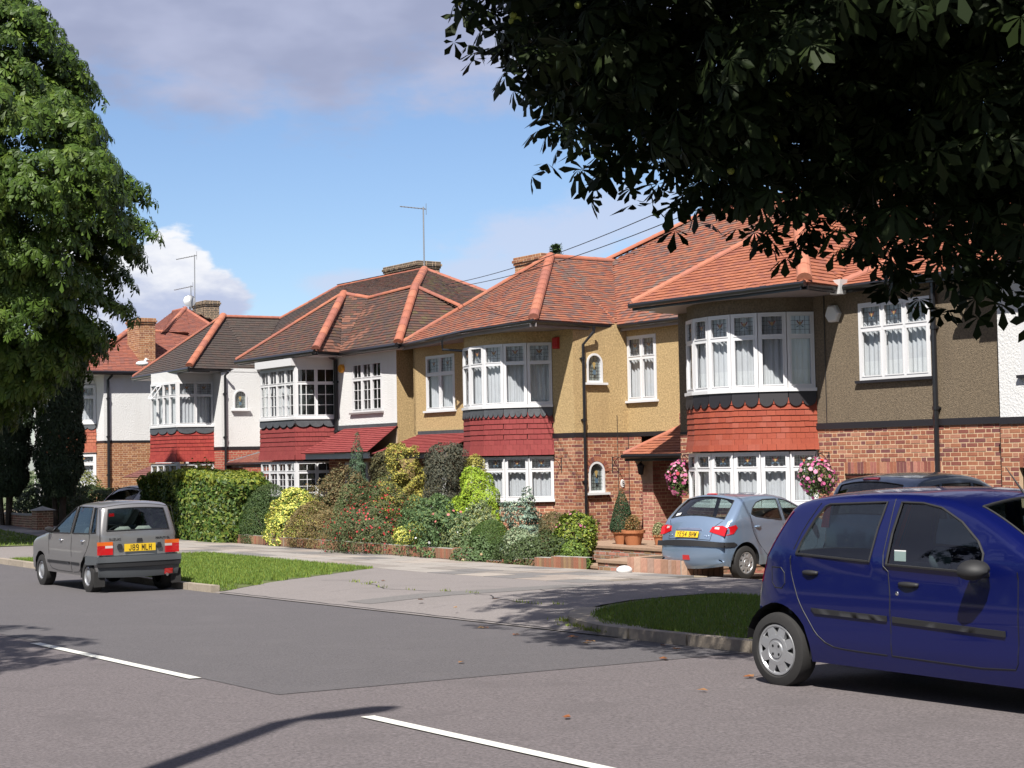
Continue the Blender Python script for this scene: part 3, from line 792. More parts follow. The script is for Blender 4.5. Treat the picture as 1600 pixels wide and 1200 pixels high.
    for ax in (0, sp['wb']):
        for sg in (1, -1):
            X = Matrix.Translation((ax, sg*(Wd-.015-sp.get('inset', .02)), hub)) @ Matrix.Rotation(R(-90)*sg, 4, 'X')
            if first is None:
                r0 = hub; rr = sp['rim']
                mb = MB(); mb.lathe([(rr-.005, -.18), (r0-.035, -.19), (r0-.008, -.165), (r0, -.12), (r0, -.04), (r0-.010, -.012), (r0-.035, .0), (rr+.012, .004), (rr, -.01), (rr-.01, -.03)], 40)
                ty = mb.obj('tyre', 'rubber', None, smooth=True, sharp=.6); hb_ = MB()
                kind_ = sp['hubcap']
                if kind_ == 'steel':
                    hb_.lathe([(rr, -.012), (rr-.012, -.006), (rr-.03, -.03), (rr-.06, -.042), (.105, -.02), (.06, -.014), (.045, -.004), (.001, .0)], 40)
                    hc = hb_.obj('hubcap', 'hubcap', None, smooth=True, sharp=.9); hm = MB()
                    for k_ in range(8):
                        a = 2*math.pi*k_/8; r1 = rr-.035; hm.lathe([(.017, 0), (.0001, .001)], 8, Matrix.Translation((r1*math.cos(a), r1*math.sin(a), -.026)))
                    ho = hm.obj('hubcap_hole', 'ink', None)
                else:
                    npd = kind_; hb_.lathe([(rr, -.014), (rr-.006, -.004), (rr-.018, -.004), (rr-.03, -.018)], 48)
                    hb_.lathe([(rr*.60, -.012), (rr*.58, -.003), (rr*.44, -.001), (rr*.42, -.007), (rr*.33, -.007), (rr*.31, .001), (rr*.22, .001), (.001, -.002)], 40)
                    for k_ in range(npd):       # flat spokes between the gaps
                        a0_ = 2*math.pi*(k_+.5)/npd; hw0 = math.pi/npd*.93; hw1 = math.pi/npd*.50
                        pi_ = []; po_ = []
                        for q in range(5):
                            f = -1+2*q/4; ai = a0_+hw0*f; ao = a0_+hw1*f
                            pi_.append((rr*.58*math.cos(ai), rr*.58*math.sin(ai))); po_.append(((rr-.022)*math.cos(ao), (rr-.022)*math.sin(ao)))
                        k0 = len(hb_.v); zz = .0
                        hb_.add([(x, y, -.004) for x, y in pi_]+[(x, y, -.008) for x, y in po_]+[(x, y, -.035) for x, y in pi_]+[(x, y, -.035) for x, y in po_],
                                [(q, q+1, 6+q, 5+q) for q in range(4)]+[(0, 5, 15, 10), (4, 14, 19, 9)])
                    hc = hb_.obj('hubcap', 'hubcap', None, smooth=True, sharp=.5); hm = MB()
                    hm.lathe([(rr-.01, -.036), (.001, -.036)], 24)
                    for k_ in range(4):
                        a = math.pi/4+math.pi/2*k_; hm.lathe([(.011, 0), (.0001, .002)], 8, Matrix.Translation((.045*math.cos(a), .045*math.sin(a), .004)))
                    ho = hm.obj('hubcap_hole', 'ink', None)
                first = (ty, hc, ho)
                tys = first
            else:
                tys = [o_.copy() for o_ in first]
                for o_ in tys: COL.objects.link(o_)
            wh = bpy.data.objects.new('wheel', None); COL.objects.link(wh); wh.parent = rt_; wh.matrix_local = X; wh.empty_display_size = .1
            for o_ in tys: o_.parent = wh
    # boots of detail shared by the cars
    ctx = dict(root=rt_, Y=Y, spatch=spatch, sline=sline, prof=prof, strip_pt=strip_pt, Wd=Wd, cum=cum)
    def rear_pt(y, z, off=.0):
        i = min(range(len(prof)//2), key=lambda i: abs(prof[i][1]-z) + (0 if prof[i][0] < sp['rw'][2] else 9)); x, zz = prof[i]
        # interpolate
        xx = x
        for a, b in zip(prof[:len(prof)//2], prof[1:len(prof)//2+1]):
            if a[1] <= z <= b[1] and b[0] < sp['rw'][2]+.3:
                f = (z-a[1])/max(1e-6, b[1]-a[1]); xx = a[0]+(b[0]-a[0])*f; break
        nx, nz = pn(i); yy = Y(xx, z); v = max(-1, min(1, y/yy)); b_ = bulge(i)*(1-v*v)+off
        return Vector((xx+nx*b_, y, z+nz*b_))
    def rpatch(nm, poly, m, off=.004, thick=.0, parent=None, step=.08, tint=(1, 1, 1)):
        pr_ = resample(poly+[poly[0]], .05)[:-1]; V2, F2 = tri_region(pr_, [], step); mb = MB()
        mb.add([rear_pt(y, z, off) for y, z in V2], [tuple(f) for f in F2], tint)
        if thick:
            k = len(pr_); mb.add([rear_pt(y, z, off) for y, z in pr_]+[rear_pt(y, z, off-thick) for y, z in pr_], [(i, (i+1) % k, k+(i+1) % k, k+i) for i in range(k)], tint)
        o_ = mb.obj(nm, m, parent or rt_, smooth=True, sharp=.9)
        bm_ = bmesh.new(); bm_.from_mesh(o_.data); bmesh.ops.recalc_face_normals(bm_, faces=bm_.faces); bm_.to_mesh(o_.data); bm_.free(); return o_
    def rline(pts, w=.004, m='seam', nm='boot_seam'):
        mb = MB(); p2 = resample(pts, .05); mb.tube([rear_pt(y, z, .001) for y, z in p2], w, 5); return mb.obj(nm, m, rt_)
    def plate(text, z0, z1, hw=.26, size=.085):
        c = rear_pt(0, (z0+z1)/2, .022); a = rear_pt(0, z0, .0); b = rear_pt(0, z1, .0); upv = (b-a).normalized()
        left = Vector((0, 1, 0)); nrm = left.cross(upv)*-1
        if nrm.x > 0: nrm = -nrm
        # plate board
        mb = MB(); hh = (z1-z0)/2
        Xp = Matrix(((0, upv.x, nrm.x, c.x), (-1, upv.y, nrm.y, c.y), (0, upv.z, nrm.z, c.z), (0, 0, 0, 1)))
        bx = MB(); bx.box((-hw, -hh, -.01), (hw, hh, 0)); po = bx.obj('number_plate', 'plate_yellow', rt_); po.matrix_local = Xp
        stroke_text(text, (z1-z0)*.68, .046, .013, po, Matrix.Translation((0, 0, .0005)), st=.012)
        return po
    def lettering(text, y, z, size, m, nm='badge', off=.004):
        c = rear_pt(y, z, off); a = rear_pt(y, z-.03); b = rear_pt(y, z+.03); upv = (b-a).normalized(); l_ = (rear_pt(y-.05, z)-rear_pt(y+.05, z)).normalized(); nrm = l_.cross(upv)
        cu = bpy.data.curves.new(nm, 'FONT'); cu.body = text; cu.size = size; cu.align_x = 'CENTER'; cu.align_y = 'CENTER'; cu.extrude = .002
        cu.materials.append(MATS[m]); to = bpy.data.objects.new(nm, cu); COL.objects.link(to); to.parent = rt_
        to.matrix_local = Matrix(((l_.x, upv.x, nrm.x, c.x), (l_.y, upv.y, nrm.y, c.y), (l_.z, upv.z, nrm.z, c.z), (0, 0, 0, 1))); return as_mesh(to, m)
    ctx.update(rear_pt=rear_pt, rpatch=rpatch, rline=rline, plate=plate, lettering=lettering)
    return ctx
def offset_edge(prof, z0, z1, w, xmax):
    a = [p for p in prof if z0 <= p[1] <= z1 and p[0] < xmax]
    return [(x+.006, z) for x, z in a] + [(x+w, z-.012) for x, z in reversed(a)]
def mirror(c, x, z, sgs=(1, -1), s=1.0, m='plastic_black'):
    for sg in sgs:
        mb = MB(); y = sg*(c['Y'](x, z)+.11*s)
        pr = [(-.055, .3), (-.045, .85), (0, 1.0), (.06, .85), (.10, .45), (.115, .02)]
        vs = []
        for (dx, k) in pr:
            for q in range(12):
                a = 2*math.pi*q/12; vs.append((x+dx*s, y+sg*.105*s*k*math.cos(a)*.95, z+.062*s*k*math.sin(a)+.01*math.cos(a)*sg))
        fs = [(i*12+q, i*12+(q+1) % 12, (i+1)*12+(q+1) % 12, (i+1)*12+q) for i in range(len(pr)-1) for q in range(12)]
        fs += [tuple(range(12)), tuple(len(pr)*12-12+q for q in range(12))]
        mb.add(vs, fs); mb.tube([(x+.02, sg*(c['Y'](x, z-.03)-.02), z-.04), (x+.02, y, z-.03)], .025, 6)
        mb.obj('wing_mirror', m, c['root'], smooth=True, sharp=.8)
def handle(c, x0, x1, z, dz=0.0, sides=(1, -1), m='plastic_black'):
    for sg in sides:
        mb = MB(); k = 9
        pts = []
        for i in range(k):
            f = i/(k-1); x = x0+(x1-x0)*f; pts.append((x, sg*(c['Y'](x, z)+.012*math.sin(math.pi*f)+.003), z+dz*f))
        mb.tube(pts, [.014+.008*math.sin(math.pi*i/(k-1)) for i in range(k)], 8); mb.obj('door_handle', m, c['root'], smooth=True, sharp=2)

# --- dark blue hatchback, right foreground
fwd_b = (-UX, -UY)
bl = make_car('hatchback', 'dark blue five-door hatchback parked at the kerb, tall red tail lamps', G(9.04+.815, 9.30, 0), fwd_b, dict(
    prof=[(-.30, .22), (-.335, .34), (-.345, .52), (-.31, .66), (-.285, .78), (-.235, .92), (-.12, 1.12), (.0, 1.31), (.08, 1.42), (.17, 1.475), (.6, 1.525), (1.05, 1.54), (1.45, 1.53), (1.78, 1.47), (2.08, 1.34), (2.42, 1.14), (2.80, .965), (3.3, .91), (3.66, .80), (3.82, .62), (3.86, .4), (3.80, .24)],
    W=.83, belt=1.0, zbot=.235, wb=2.86, wr=.295, arch=.365, rim=.205, hubcap=8, paint='paint_blue', tumble=.17, fillet=.06,
    windows=[dict(pts=[(.235, 1.065), (.27, 1.16), (.37, 1.335), (.455, 1.435), (.50, 1.452), (1.075, 1.475), (1.03, 1.28), (1.0, 1.035)]),
             dict(pts=[(1.165, 1.02), (1.175, 1.25), (1.215, 1.475), (1.42, 1.472), (1.60, 1.44), (1.80, 1.345), (1.97, 1.215), (2.03, 1.13), (2.03, 1.0)])],
    rw=(.98, 1.40, .2), ws=(1.02, 1.44, 1.7), cab=(.05, 2.55), seats=(1.45, .55), drv=-.36, cloth='seat_light', inset=-.015))
b = bl
b['sline']([(.18, 1.05), (.17, .95), (.20, .85), (.27, .68), (.42, .47), (.57, .375), (.75, .36), (1.15, .355)])
b['sline']([(1.195, .355), (1.195, .95), (1.12, 1.03), (1.135, 1.28), (1.145, 1.50)])
b['sline']([(1.195, .355), (2.28, .34), (2.325, .42), (2.33, 1.02)])
b['sline']([(.20, 1.10), (.27, 1.27), (.40, 1.46)])
b['sline']([(3.25, .60), (3.5, .62), (3.80, .63)])
b['sline']([(-.06, .95), (.10, .95), (.115, .79), (-.05, .79), (-.06, .95)], sides=(-1,), nm='fuel_flap')
for q in ([(.40, .655), (1.165, .645), (1.165, .605), (.44, .615)], [(1.22, .645), (2.22, .615), (2.22, .575), (1.22, .603)]): b['spatch']('side_strip', q, 'plastic_black', .014, thick=.014)
b['spatch']('bumper', [(-.325, .245), (-.345, .36), (-.345, .54), (-.30, .63), (-.25, .62), (-.285, .50), (-.285, .30)], 'paint_blue', .008, thick=.008)
handle(b, .315, .47, .925); handle(b, 1.285, 1.465, .885)
for x, z in ((.43, .93),): pass
mbk = MB(); mbk.lathe([(.016, 0), (.012, .004), (.001, .005)], 12, Matrix.Translation((1.262, -(b['Y'](1.262, .815)+.001), .815)) @ Matrix.Rotation(R(90), 4, 'X')); mbk.obj('door_lock', 'chrome', b['root'])
b['spatch']('tail_lamp', offset_edge(b['prof'], .80, 1.42, .050, .2), 'lamp_red', .006, thick=.012)
mirror(b, 2.05, 1.03, s=1.15)
b['rline']([(-.5, .66), (.5, .66)]); b['plate']('WJ53 KLO', .50, .61) if False else None
mbk = MB(); mbk.tube([(1.86, 0, 1.475), (1.80, 0, 1.50), (1.62, 0, 1.72)], [.022, .012, .003], 6); mbk.obj('aerial', 'plastic_black', b['root'])
mbk = MB(); y_ = -(b['Y'](1.25, 1.09)-.012); mbk.quad([(1.22, y_, 1.05), (1.33, y_, 1.05), (1.33, y_+.004, 1.13), (1.22, y_+.004, 1.13)]); mbk.obj('window_sticker', 'alarm_white', b['root'])
for sg in (1, -1): b['spatch']('headlamp', [(3.40, .70), (3.70, .62), (3.74, .72), (3.58, .80), (3.38, .84)], 'lamp_clear', .004, sides=(sg,))

# --- old silver hatchback, left
sv = make_car('hatchback', 'small old silver-grey hatchback seen from behind, parked beside the sunlit grass verge', G(9.11+.70, 24.96, 0), (UX, UY), dict(
    prof=[(-.41, .27), (-.44, .36), (-.45, .50), (-.44, .62), (-.44, .80), (-.435, .93), (-.40, 1.10), (-.34, 1.33), (-.28, 1.395), (-.1, 1.425), (.3, 1.432), (.62, 1.41), (.80, 1.35), (1.72, .935), (2.1, .90), (2.6, .80), (2.77, .70), (2.81, .5), (2.78, .3)],
    W=.70, belt=.90, zbot=.27, wb=2.22, wr=.27, arch=.32, rim=.155, hubcap='steel', paint='paint_silver', tumble=.13, fillet=.045, bulge=.05, plan=.06,
    windows=[dict(pts=[(-.31, .97), (-.15, .96), (-.09, 1.36), (-.19, 1.36)]),
             dict(pts=[(-.09, .955), (.66, .94), (.60, 1.37), (-.03, 1.368)]),
             dict(pts=[(.74, .94), (1.62, .93), (1.02, 1.235), (.80, 1.33), (.68, 1.37)])],
    rw=(.955, 1.345, .1), ws=(.97, 1.36, .7), cab=(-.15, 1.75), seats=(.95, .12), drv=-.33, cloth2='seat_check', inset=.0, glass='car_glass'))
s = sv
s['sline']([(-.12, 1.38), (-.12, .95), (-.06, .72), (.22, .52), (.30, .33), (.62, .31)])
s['sline']([(.70, .31), (.71, .9), (.64, 1.38)]); s['sline']([(.70, .31), (1.62, .31), (1.78, .40), (1.80, .90)])
s['spatch']('side_strip', [(.32, .475), (.68, .475), (.68, .43), (.32, .43)], 'plastic_black', .008); s['spatch']('side_strip', [(.73, .475), (1.84, .47), (1.84, .425), (.73, .43)], 'plastic_black', .008)
handle(s, .12, .24, .825, m='chrome'); handle(s, 1.12, 1.24, .815, m='chrome')
s['spatch']('bumper', [(-.43, .47), (-.435, .56), (-.40, .60), (-.02, .60), (.0, .56), (.0, .47), (-.1, .455)], 'plastic_grey', .03, thick=.03)
s['rpatch']('bumper', [(-.70, .50), (.70, .50), (.70, .59), (-.70, .59)], 'plastic_grey', .065, thick=.07)
s['rpatch']('bumper', [(-.69, .43), (.69, .43), (.70, .50), (-.70, .50)], 'plastic_black', .055, thick=.06)
s['rpatch']('rear_valance', [(-.66, .28), (.66, .28), (.68, .425), (-.68, .425)], 'plastic_grey', .03, thick=.03)
for sg in (1, -1):
    s['rpatch']('tail_lamp', [(sg*.44, .62), (sg*.685, .62), (sg*.685, .725), (sg*.44, .725)], 'lamp_red', .018, thick=.02)
    s['rpatch']('tail_lamp', [(sg*.44, .727), (sg*.56, .727), (sg*.56, .765), (sg*.44, .765)], 'lamp_clear', .018, thick=.02)
    s['rpatch']('tail_lamp', [(sg*.562, .727), (sg*.685, .727), (sg*.685, .765), (sg*.562, .765)], 'lamp_red', .018, thick=.02)
    s['rpatch']('indicator', [(sg*.44, .767), (sg*.685, .767), (sg*.685, .825), (sg*.44, .825)], 'lamp_amber', .018, thick=.02)
    s['rpatch']('buffer', [(sg*.30, .70), (sg*.36, .70), (sg*.37, .75), (sg*.35, .79), (sg*.31, .79), (sg*.29, .75)], 'plastic_black', .03, thick=.03)
s['plate']('J89 MLH', .665, .785, .26, .088)
s['rline']([(-.64, .60), (-.64, .9), (-.60, 1.37), (.60, 1.37), (.64, .9), (.64, .60), (-.64, .60)])
s['rpatch']('fog_lamp', [(-.56, .30), (-.42, .30), (-.42, .37), (-.56, .37)], 'lamp_red', .05, thick=.04)
s['rpatch']('boot_handle', [(-.05, .81), (.05, .81), (.04, .865), (-.04, .865)], 'plastic_black', .012, thick=.012)
s['lettering']('SUZUKI', .40, .86, .055, 'plastic_black'); s['lettering']('MARUTI GL', -.40, .86, .05, 'plastic_black')
for a_, b_ in ((-.30, -.02), (.05, .33)):
    mbk = MB(); mbk.tube([(-.26, a_, .99), (-.26, a_+.05, 1.0), (-.26, b_-.05, 1.0), (-.26, b_, .99)], [.02, .055, .055, .02], 8); mbk.obj('parcel_shelf_cushion', 'seat_check', s['root'], smooth=True, sharp=2)
mbk = MB(); mbk.box((-.30, -.55, .93), (-.05, .55, .95)); mbk.obj('parcel_shelf', 'seat_cloth', s['root'])
mbk = MB(); p = s['rear_pt'](.42, 1.25, -.012); q = s['rear_pt'](.30, 1.25, -.012); mbk.quad([s['rear_pt'](.52, 1.22, -.008), s['rear_pt'](.38, 1.22, -.008), s['rear_pt'](.38, 1.27, -.008), s['rear_pt'](.52, 1.27, -.008)]); mbk.obj('window_sticker', 'lamp_red', s['root'])
mirror(s, 1.66, .98, s=.8)
mbk = MB(); mbk.tube([s['rear_pt'](-.45, .30, .02), s['rear_pt'](-.45, .30, .09)], .022, 8); mbk.obj('exhaust', 'steel', s['root'])
mbk = MB()
for sg in (1, -1): mbk.box((-.42, sg*.64-.09, .12), (-.40, sg*.64+.09, .36))
mbk.obj('mud_flap', 'rubber', s['root'])

# --- pale blue hatchback on the forecourt
hd = R(90-48); f2 = (math.cos(hd), math.sin(hd)); l2 = (-f2[1], f2[0])
pc = G(19.02, 20.25, .04); cc = pc + Vector((l2[0]*.80, l2[1]*.80, 0))
ice = make_car('hatchback', 'pale metallic blue hatchback on the brick house forecourt, its tail towards the street', cc, f2, dict(
    prof=[(-.47, .26), (-.53, .36), (-.545, .50), (-.53, .62), (-.50, .72), (-.44, .88), (-.36, 1.0), (-.14, 1.20), (.06, 1.365), (.14, 1.40), (.45, 1.43), (.85, 1.43), (1.15, 1.40), (1.4, 1.33), (2.05, 1.0), (2.5, .87), (2.9, .74), (3.08, .6), (3.1, .42), (3.02, .26)],
    W=.80, belt=.98, zbot=.24, wb=2.44, wr=.292, arch=.35, rim=.19, hubcap=9, paint='paint_iceblue', tumble=.17, fillet=.075, bulge=.12, plan=.10,
    windows=[dict(pts=[(.20, 1.12), (.28, 1.22), (.42, 1.31), (.62, 1.355), (.98, 1.355), (.98, 1.0), (.60, 1.03), (.30, 1.075)]),
             dict(pts=[(1.06, 1.0), (1.06, 1.355), (1.25, 1.32), (1.45, 1.235), (1.85, 1.02), (1.85, .985)])],
    rw=(1.0, 1.345, .1), ws=(1.04, 1.34, 1.2), cab=(-.05, 2.1), seats=(1.3, .5), drv=-.36, inset=-.01))
c = ice
c['sline']([(.16, 1.14), (.16, .95), (.24, .72), (.5, .45), (.62, .36), (1.0, .35)]); c['sline']([(1.02, .35), (1.02, 1.38)]); c['sline']([(1.02, .35), (1.95, .35), (2.02, 1.0)])
handle(c, .26, .40, .90, m='paint_iceblue'); handle(c, 1.12, 1.28, .88, m='paint_iceblue')
c['rpatch']('bumper_strip', [(-.76, .575), (.76, .575), (.76, .66), (-.76, .66)], 'plastic_black', .02, thick=.02)
c['spatch']('bumper_strip', [(-.52, .575), (-.50, .66), (-.30, .655), (-.23, .62), (-.30, .58)], 'plastic_black', .014, thick=.014)
for sg in (1, -1):
    c['rpatch']('tail_lamp', [(sg*.44, .81), (sg*.735, .76), (sg*.75, .90), (sg*.64, .93), (sg*.47, .89)], 'lamp_red', .012, thick=.012)
    c['rpatch']('reversing_lamp', [(sg*.52, .86), (sg*.60, .86), (sg*.60, .90), (sg*.52, .89)], 'lamp_clear', .016, thick=.004)
c['spatch']('tail_lamp', [(-.475, .77), (-.43, .91), (-.24, .95), (-.20, .90), (-.30, .80)], 'lamp_red', .008, thick=.008)
c['plate']('YE54 BHW', .69, .80, .26, .085)
c['rpatch']('boot_trim', [(-.30, .815), (.30, .815), (.27, .845), (-.27, .845)], 'chrome', .012, thick=.012)
c['rline']([(-.47, .68), (-.50, .9), (-.60, 1.0)]); c['rline']([(.47, .68), (.50, .9), (.60, 1.0)]); c['rline']([(-.47, .68), (.47, .68)])
c['rpatch']('fog_lamp', [(-.08, .39), (.08, .39), (.07, .45), (-.07, .45)], 'lamp_red', .01, thick=.01)
c['rpatch']('brake_light', [(-.11, 1.375), (.11, 1.375), (.11, 1.39), (-.11, 1.39)], 'lamp_red', .01, thick=.01)
c['lettering']('206', .42, .74, .06, 'chrome'); c['lettering']('HDI', -.40, .74, .05, 'chrome')
mbk = MB(); mbk.tube([c['rear_pt'](.05, 1.03, .015), c['rear_pt'](-.15, 1.05, .02), c['rear_pt'](-.38, 1.05, .012)], .009, 5); mbk.obj('wiper', 'plastic_black', c['root'])
mbk = MB(); mbk.quad([c['rear_pt'](.50, 1.05, .006), c['rear_pt'](.38, 1.05, .006), c['rear_pt'](.38, 1.09, .006), c['rear_pt'](.50, 1.09, .006)]); mbk.obj('window_sticker', 'alarm_white', c['root'])
mirror(c, 1.75, 1.02, s=.9)

# --- slate blue people carrier in front of the garage (only its top shows)
hd = R(90-52); f3 = (math.cos(hd), math.sin(hd)); l3 = (-f3[1], f3[0])
mpv = make_car('people_carrier', 'slate blue people carrier, only its roof showing above the dark blue car', G(17.9, 16.05, .04), f3, dict(
    prof=[(-.52, .28), (-.60, .40), (-.61, .60), (-.58, .95), (-.52, 1.15), (-.40, 1.48), (-.30, 1.60), (-.15, 1.66), (.5, 1.71), (1.0, 1.69), (1.4, 1.60), (2.3, 1.10), (2.8, .95), (3.1, .80), (3.2, .55), (3.15, .28)],
    W=.85, belt=1.02, zbot=.26, wb=2.6, wr=.30, arch=.36, rim=.19, hubcap=8, paint='paint_slate', tumble=.17, fillet=.07, bulge=.1,
    windows=[dict(pts=[(-.15, 1.12), (-.05, 1.52), (.25, 1.56), (.25, 1.08)]), dict(pts=[(.33, 1.08), (.33, 1.57), (.98, 1.57), (.98, 1.06)]), dict(pts=[(1.06, 1.06), (1.06, 1.56), (1.25, 1.53), (2.05, 1.08)])],
    rw=(1.1, 1.56, .1), ws=(1.15, 1.57, 1.2), cab=(-.1, 2.3), seats=(1.4, .5), glass='car_glass_dark'))
mpv['rpatch']('brake_light', [(-.14, 1.575), (.14, 1.575), (.14, 1.60), (-.14, 1.60)], 'lamp_red', .02, thick=.02)
mirror(mpv, 2.0, 1.12, s=.9)
for sg in (1, -1): mpv['rpatch']('tail_lamp', [(sg*.62, .95), (sg*.78, .95), (sg*.76, 1.35), (sg*.66, 1.35)], 'lamp_red', .01)
# --- dark car half hidden behind the hedge on the left drive
far = make_car('hatchback', 'dark-windowed car on the left driveway, half hidden behind the laurel hedge', G(18.6, 47.3, .05), (math.cos(R(52)), math.sin(R(52))), dict(
    prof=[(-.50, .26), (-.56, .4), (-.56, .62), (-.50, .85), (-.40, .98), (-.05, 1.28), (.15, 1.40), (.45, 1.45), (.95, 1.44), (1.3, 1.37), (2.1, .98), (2.6, .86), (3.0, .70), (3.1, .45), (3.0, .26)],
    W=.84, belt=.97, zbot=.24, wb=2.5, wr=.30, arch=.36, rim=.19, hubcap=8, paint='paint_silver', tumble=.17, fillet=.07, bulge=.1,
    windows=[dict(pts=[(.22, 1.06), (.45, 1.32), (1.0, 1.36), (1.0, 1.0)]), dict(pts=[(1.08, 1.0), (1.08, 1.36), (1.35, 1.28), (1.9, 1.0)])],
    rw=(1.0, 1.36, .2), ws=(1.02, 1.36, 1.2), cab=(0, 2.2), seats=(1.3, .5), glass='car_glass_dark'))
mirror(far, 1.85, 1.0, s=.9)

# ------------------------------------------------------------------ houses (house units x HS)
HS = 1.08
class House:
    def __init__(s, name, label, t0, n0, zg, limit=300):
        s.t0, s.n0, s.zg = t0, n0, zg
        s.root = root(name, Vector(W(n0*HS, t0*HS, 0).to_tuple()[:2]+(zg*HS+CAMZ,)), STREET_ROT, label, 'house', scale=HS)
        s.bricks = Pieces(s.root, 'brick', 'brick', limit); s.tiles = Pieces(s.root, 'roof_tile', 'tile', limit)
        s.hang = Pieces(s.root, 'hanging_tile', 'tile', limit); s.hips = Pieces(s.root, 'hip_tile', 'ridge', 300)
    def L(s, t, n, z): return Vector((s.t0-t, n-s.n0, z-s.zg))
    def finish(s):
        for p in (s.bricks, s.tiles, s.hang, s.hips): p.finish()
class Facet:        # vertical facet from plan point a (left) to b (right), seen from the street
    def __init__(s, h, a, b):
        s.h = h; A_ = h.L(a[0], a[1], 0); B_ = h.L(b[0], b[1], 0); s.A = Vector((A_.x, A_.y, 0)); d = Vector((B_.x-A_.x, B_.y-A_.y, 0)); s.len = d.length; s.d = d.normalized(); s.o = Vector((s.d.y, -s.d.x, 0)); s.ang = math.atan2(s.d.y, s.d.x)
    def P(s, x, z, o=0.0): return s.A + s.d*x + s.o*o + Vector((0, 0, z-s.h.zg))
    def M(s, x, z, o=0.0): return Matrix.Translation(s.P(x, z, o)) @ Matrix.Rotation(s.ang, 4, 'Z')
    def box(s, mb, x0, x1, z0, z1, o0, o1, tint=(1, 1, 1)):   # o outward positive
        p = [s.P(x, z, o) for o in (o1, o0) for (x, z) in ((x0, z0), (x1, z0), (x1, z1), (x0, z1))]
        mb.add(p, [(0, 1, 2, 3), (7, 6, 5, 4), (0, 4, 5, 1), (1, 5, 6, 2), (2, 6, 7, 3), (3, 7, 4, 0)], tint)
def rect_split(x0, x1, z0, z1, holes):
    xs = sorted({x0, x1, *[min(max(h[0], x0), x1) for h in holes], *[min(max(h[1], x0), x1) for h in holes]})
    zs = sorted({z0, z1, *[min(max(h[2], z0), z1) for h in holes], *[min(max(h[3], z0), z1) for h in holes]})
    out = []
    for a, b in zip(xs, xs[1:]):
        for c, d in zip(zs, zs[1:]):
            mx, mz = (a+b)/2, (c+d)/2
            if b-a < 1e-4 or d-c < 1e-4: continue
            if not any(h[0] < mx < h[1] and h[2] < mz < h[3] for h in holes): out.append((a, b, c, d))
    return out
def wall(f, z0, z1, m, holes=(), o=0.0, reveal=.09, x0=None, x1=None, name='wall'):
    mb = MB(); x0 = 0 if x0 is None else x0; x1 = f.len if x1 is None else x1
    for a, b, c, d in rect_split(x0, x1, z0, z1, holes): mb.quad([f.P(a, c, o), f.P(b, c, o), f.P(b, d, o), f.P(a, d, o)])
    for h in holes:
        a, b, c, d = max(h[0], x0), min(h[1], x1), max(h[2], z0), min(h[3], z1)
        if a >= b or c >= d: continue
        for p, q in (((a, c), (b, c)), ((b, c), (b, d)), ((b, d), (a, d)), ((a, d), (a, c))):
            mb.quad([f.P(p[0], p[1], o), f.P(p[0], p[1], o-reveal), f.P(q[0], q[1], o-reveal), f.P(q[0], q[1], o)])
    return mb.obj(name, m, f.h.root)
BR_A = [(.34, .125, .07), (.31, .105, .06), (.38, .155, .085), (.24, .075, .055), (.42, .19, .12), (.19, .065, .06), (.36, .14, .075)]
BR_PINK = [(.42, .17, .12), (.46, .2, .15), (.36, .13, .10)]
BR_RED = [(.42, .09, .06), (.38, .08, .055), (.46, .11, .07)]
BR_5 = [(.36, .16, .07), (.32, .13, .06), (.40, .19, .09), (.27, .11, .06)]
def bk(l):
    def fn(mb):
        h = .0285; mb.add([(-l/2, -.004, -h), (l/2, -.004, -h), (l/2, -.004, h), (-l/2, -.004, h), (-l/2, .01, -h), (l/2, .01, -h), (l/2, .01, h), (-l/2, .01, h)], [(0, 1, 2, 3), (0, 4, 5, 1), (1, 5, 6, 2), (2, 6, 7, 3), (3, 7, 4, 0)])
    return fn
def bricks(f, z0, z1, pal, holes=(), x0=0, x1=None, o=0.0, mort='mortar', name='brickwork', backing=True):
    x1 = f.len if x1 is None else x1
    if backing: wall(f, z0, z1, mort, holes, o, x0=x0, x1=x1, name='mortar_bed')
    r = 0; z = z1-.0375
    while z > z0+.03:
        x = x0 + (0 if r % 2 == 0 else -.169); k = r % 2
        i = 0
        while x < x1-.02:
            L_ = .208 if (i % 2 == 0) else .0955
            a, b = max(x, x0), min(x+L_, x1); x += L_+.017; i += 1
            if b-a < .03: continue
            segs = [(a, b)]
            for h in holes:
                if h[2] < z+.03 and h[3] > z-.03:
                    ns = []
                    for p, q in segs:
                        if q <= h[0] or p >= h[1]: ns.append((p, q))
                        else:
                            if p < h[0]-.02: ns.append((p, h[0]-.005))
                            if q > h[1]+.02: ns.append((h[1]+.005, q))
                    segs = ns
            for p, q in segs:
                l = q-p
                if l < .03: continue
                l = round(l/.02)*.02 if abs(l-.208) > .004 and abs(l-.0955) > .004 else (.208 if l > .15 else .0955)
                t_ = pal[rng.randrange(len(pal))]
                f.h.bricks.add(l, bk(l), f.M((p+q)/2, z, o+rng.uniform(-.003, .003)) @ Matrix.Rotation(rng.uniform(-.012, .012), 4, 'Y'), t_)
        z -= .075; r += 1
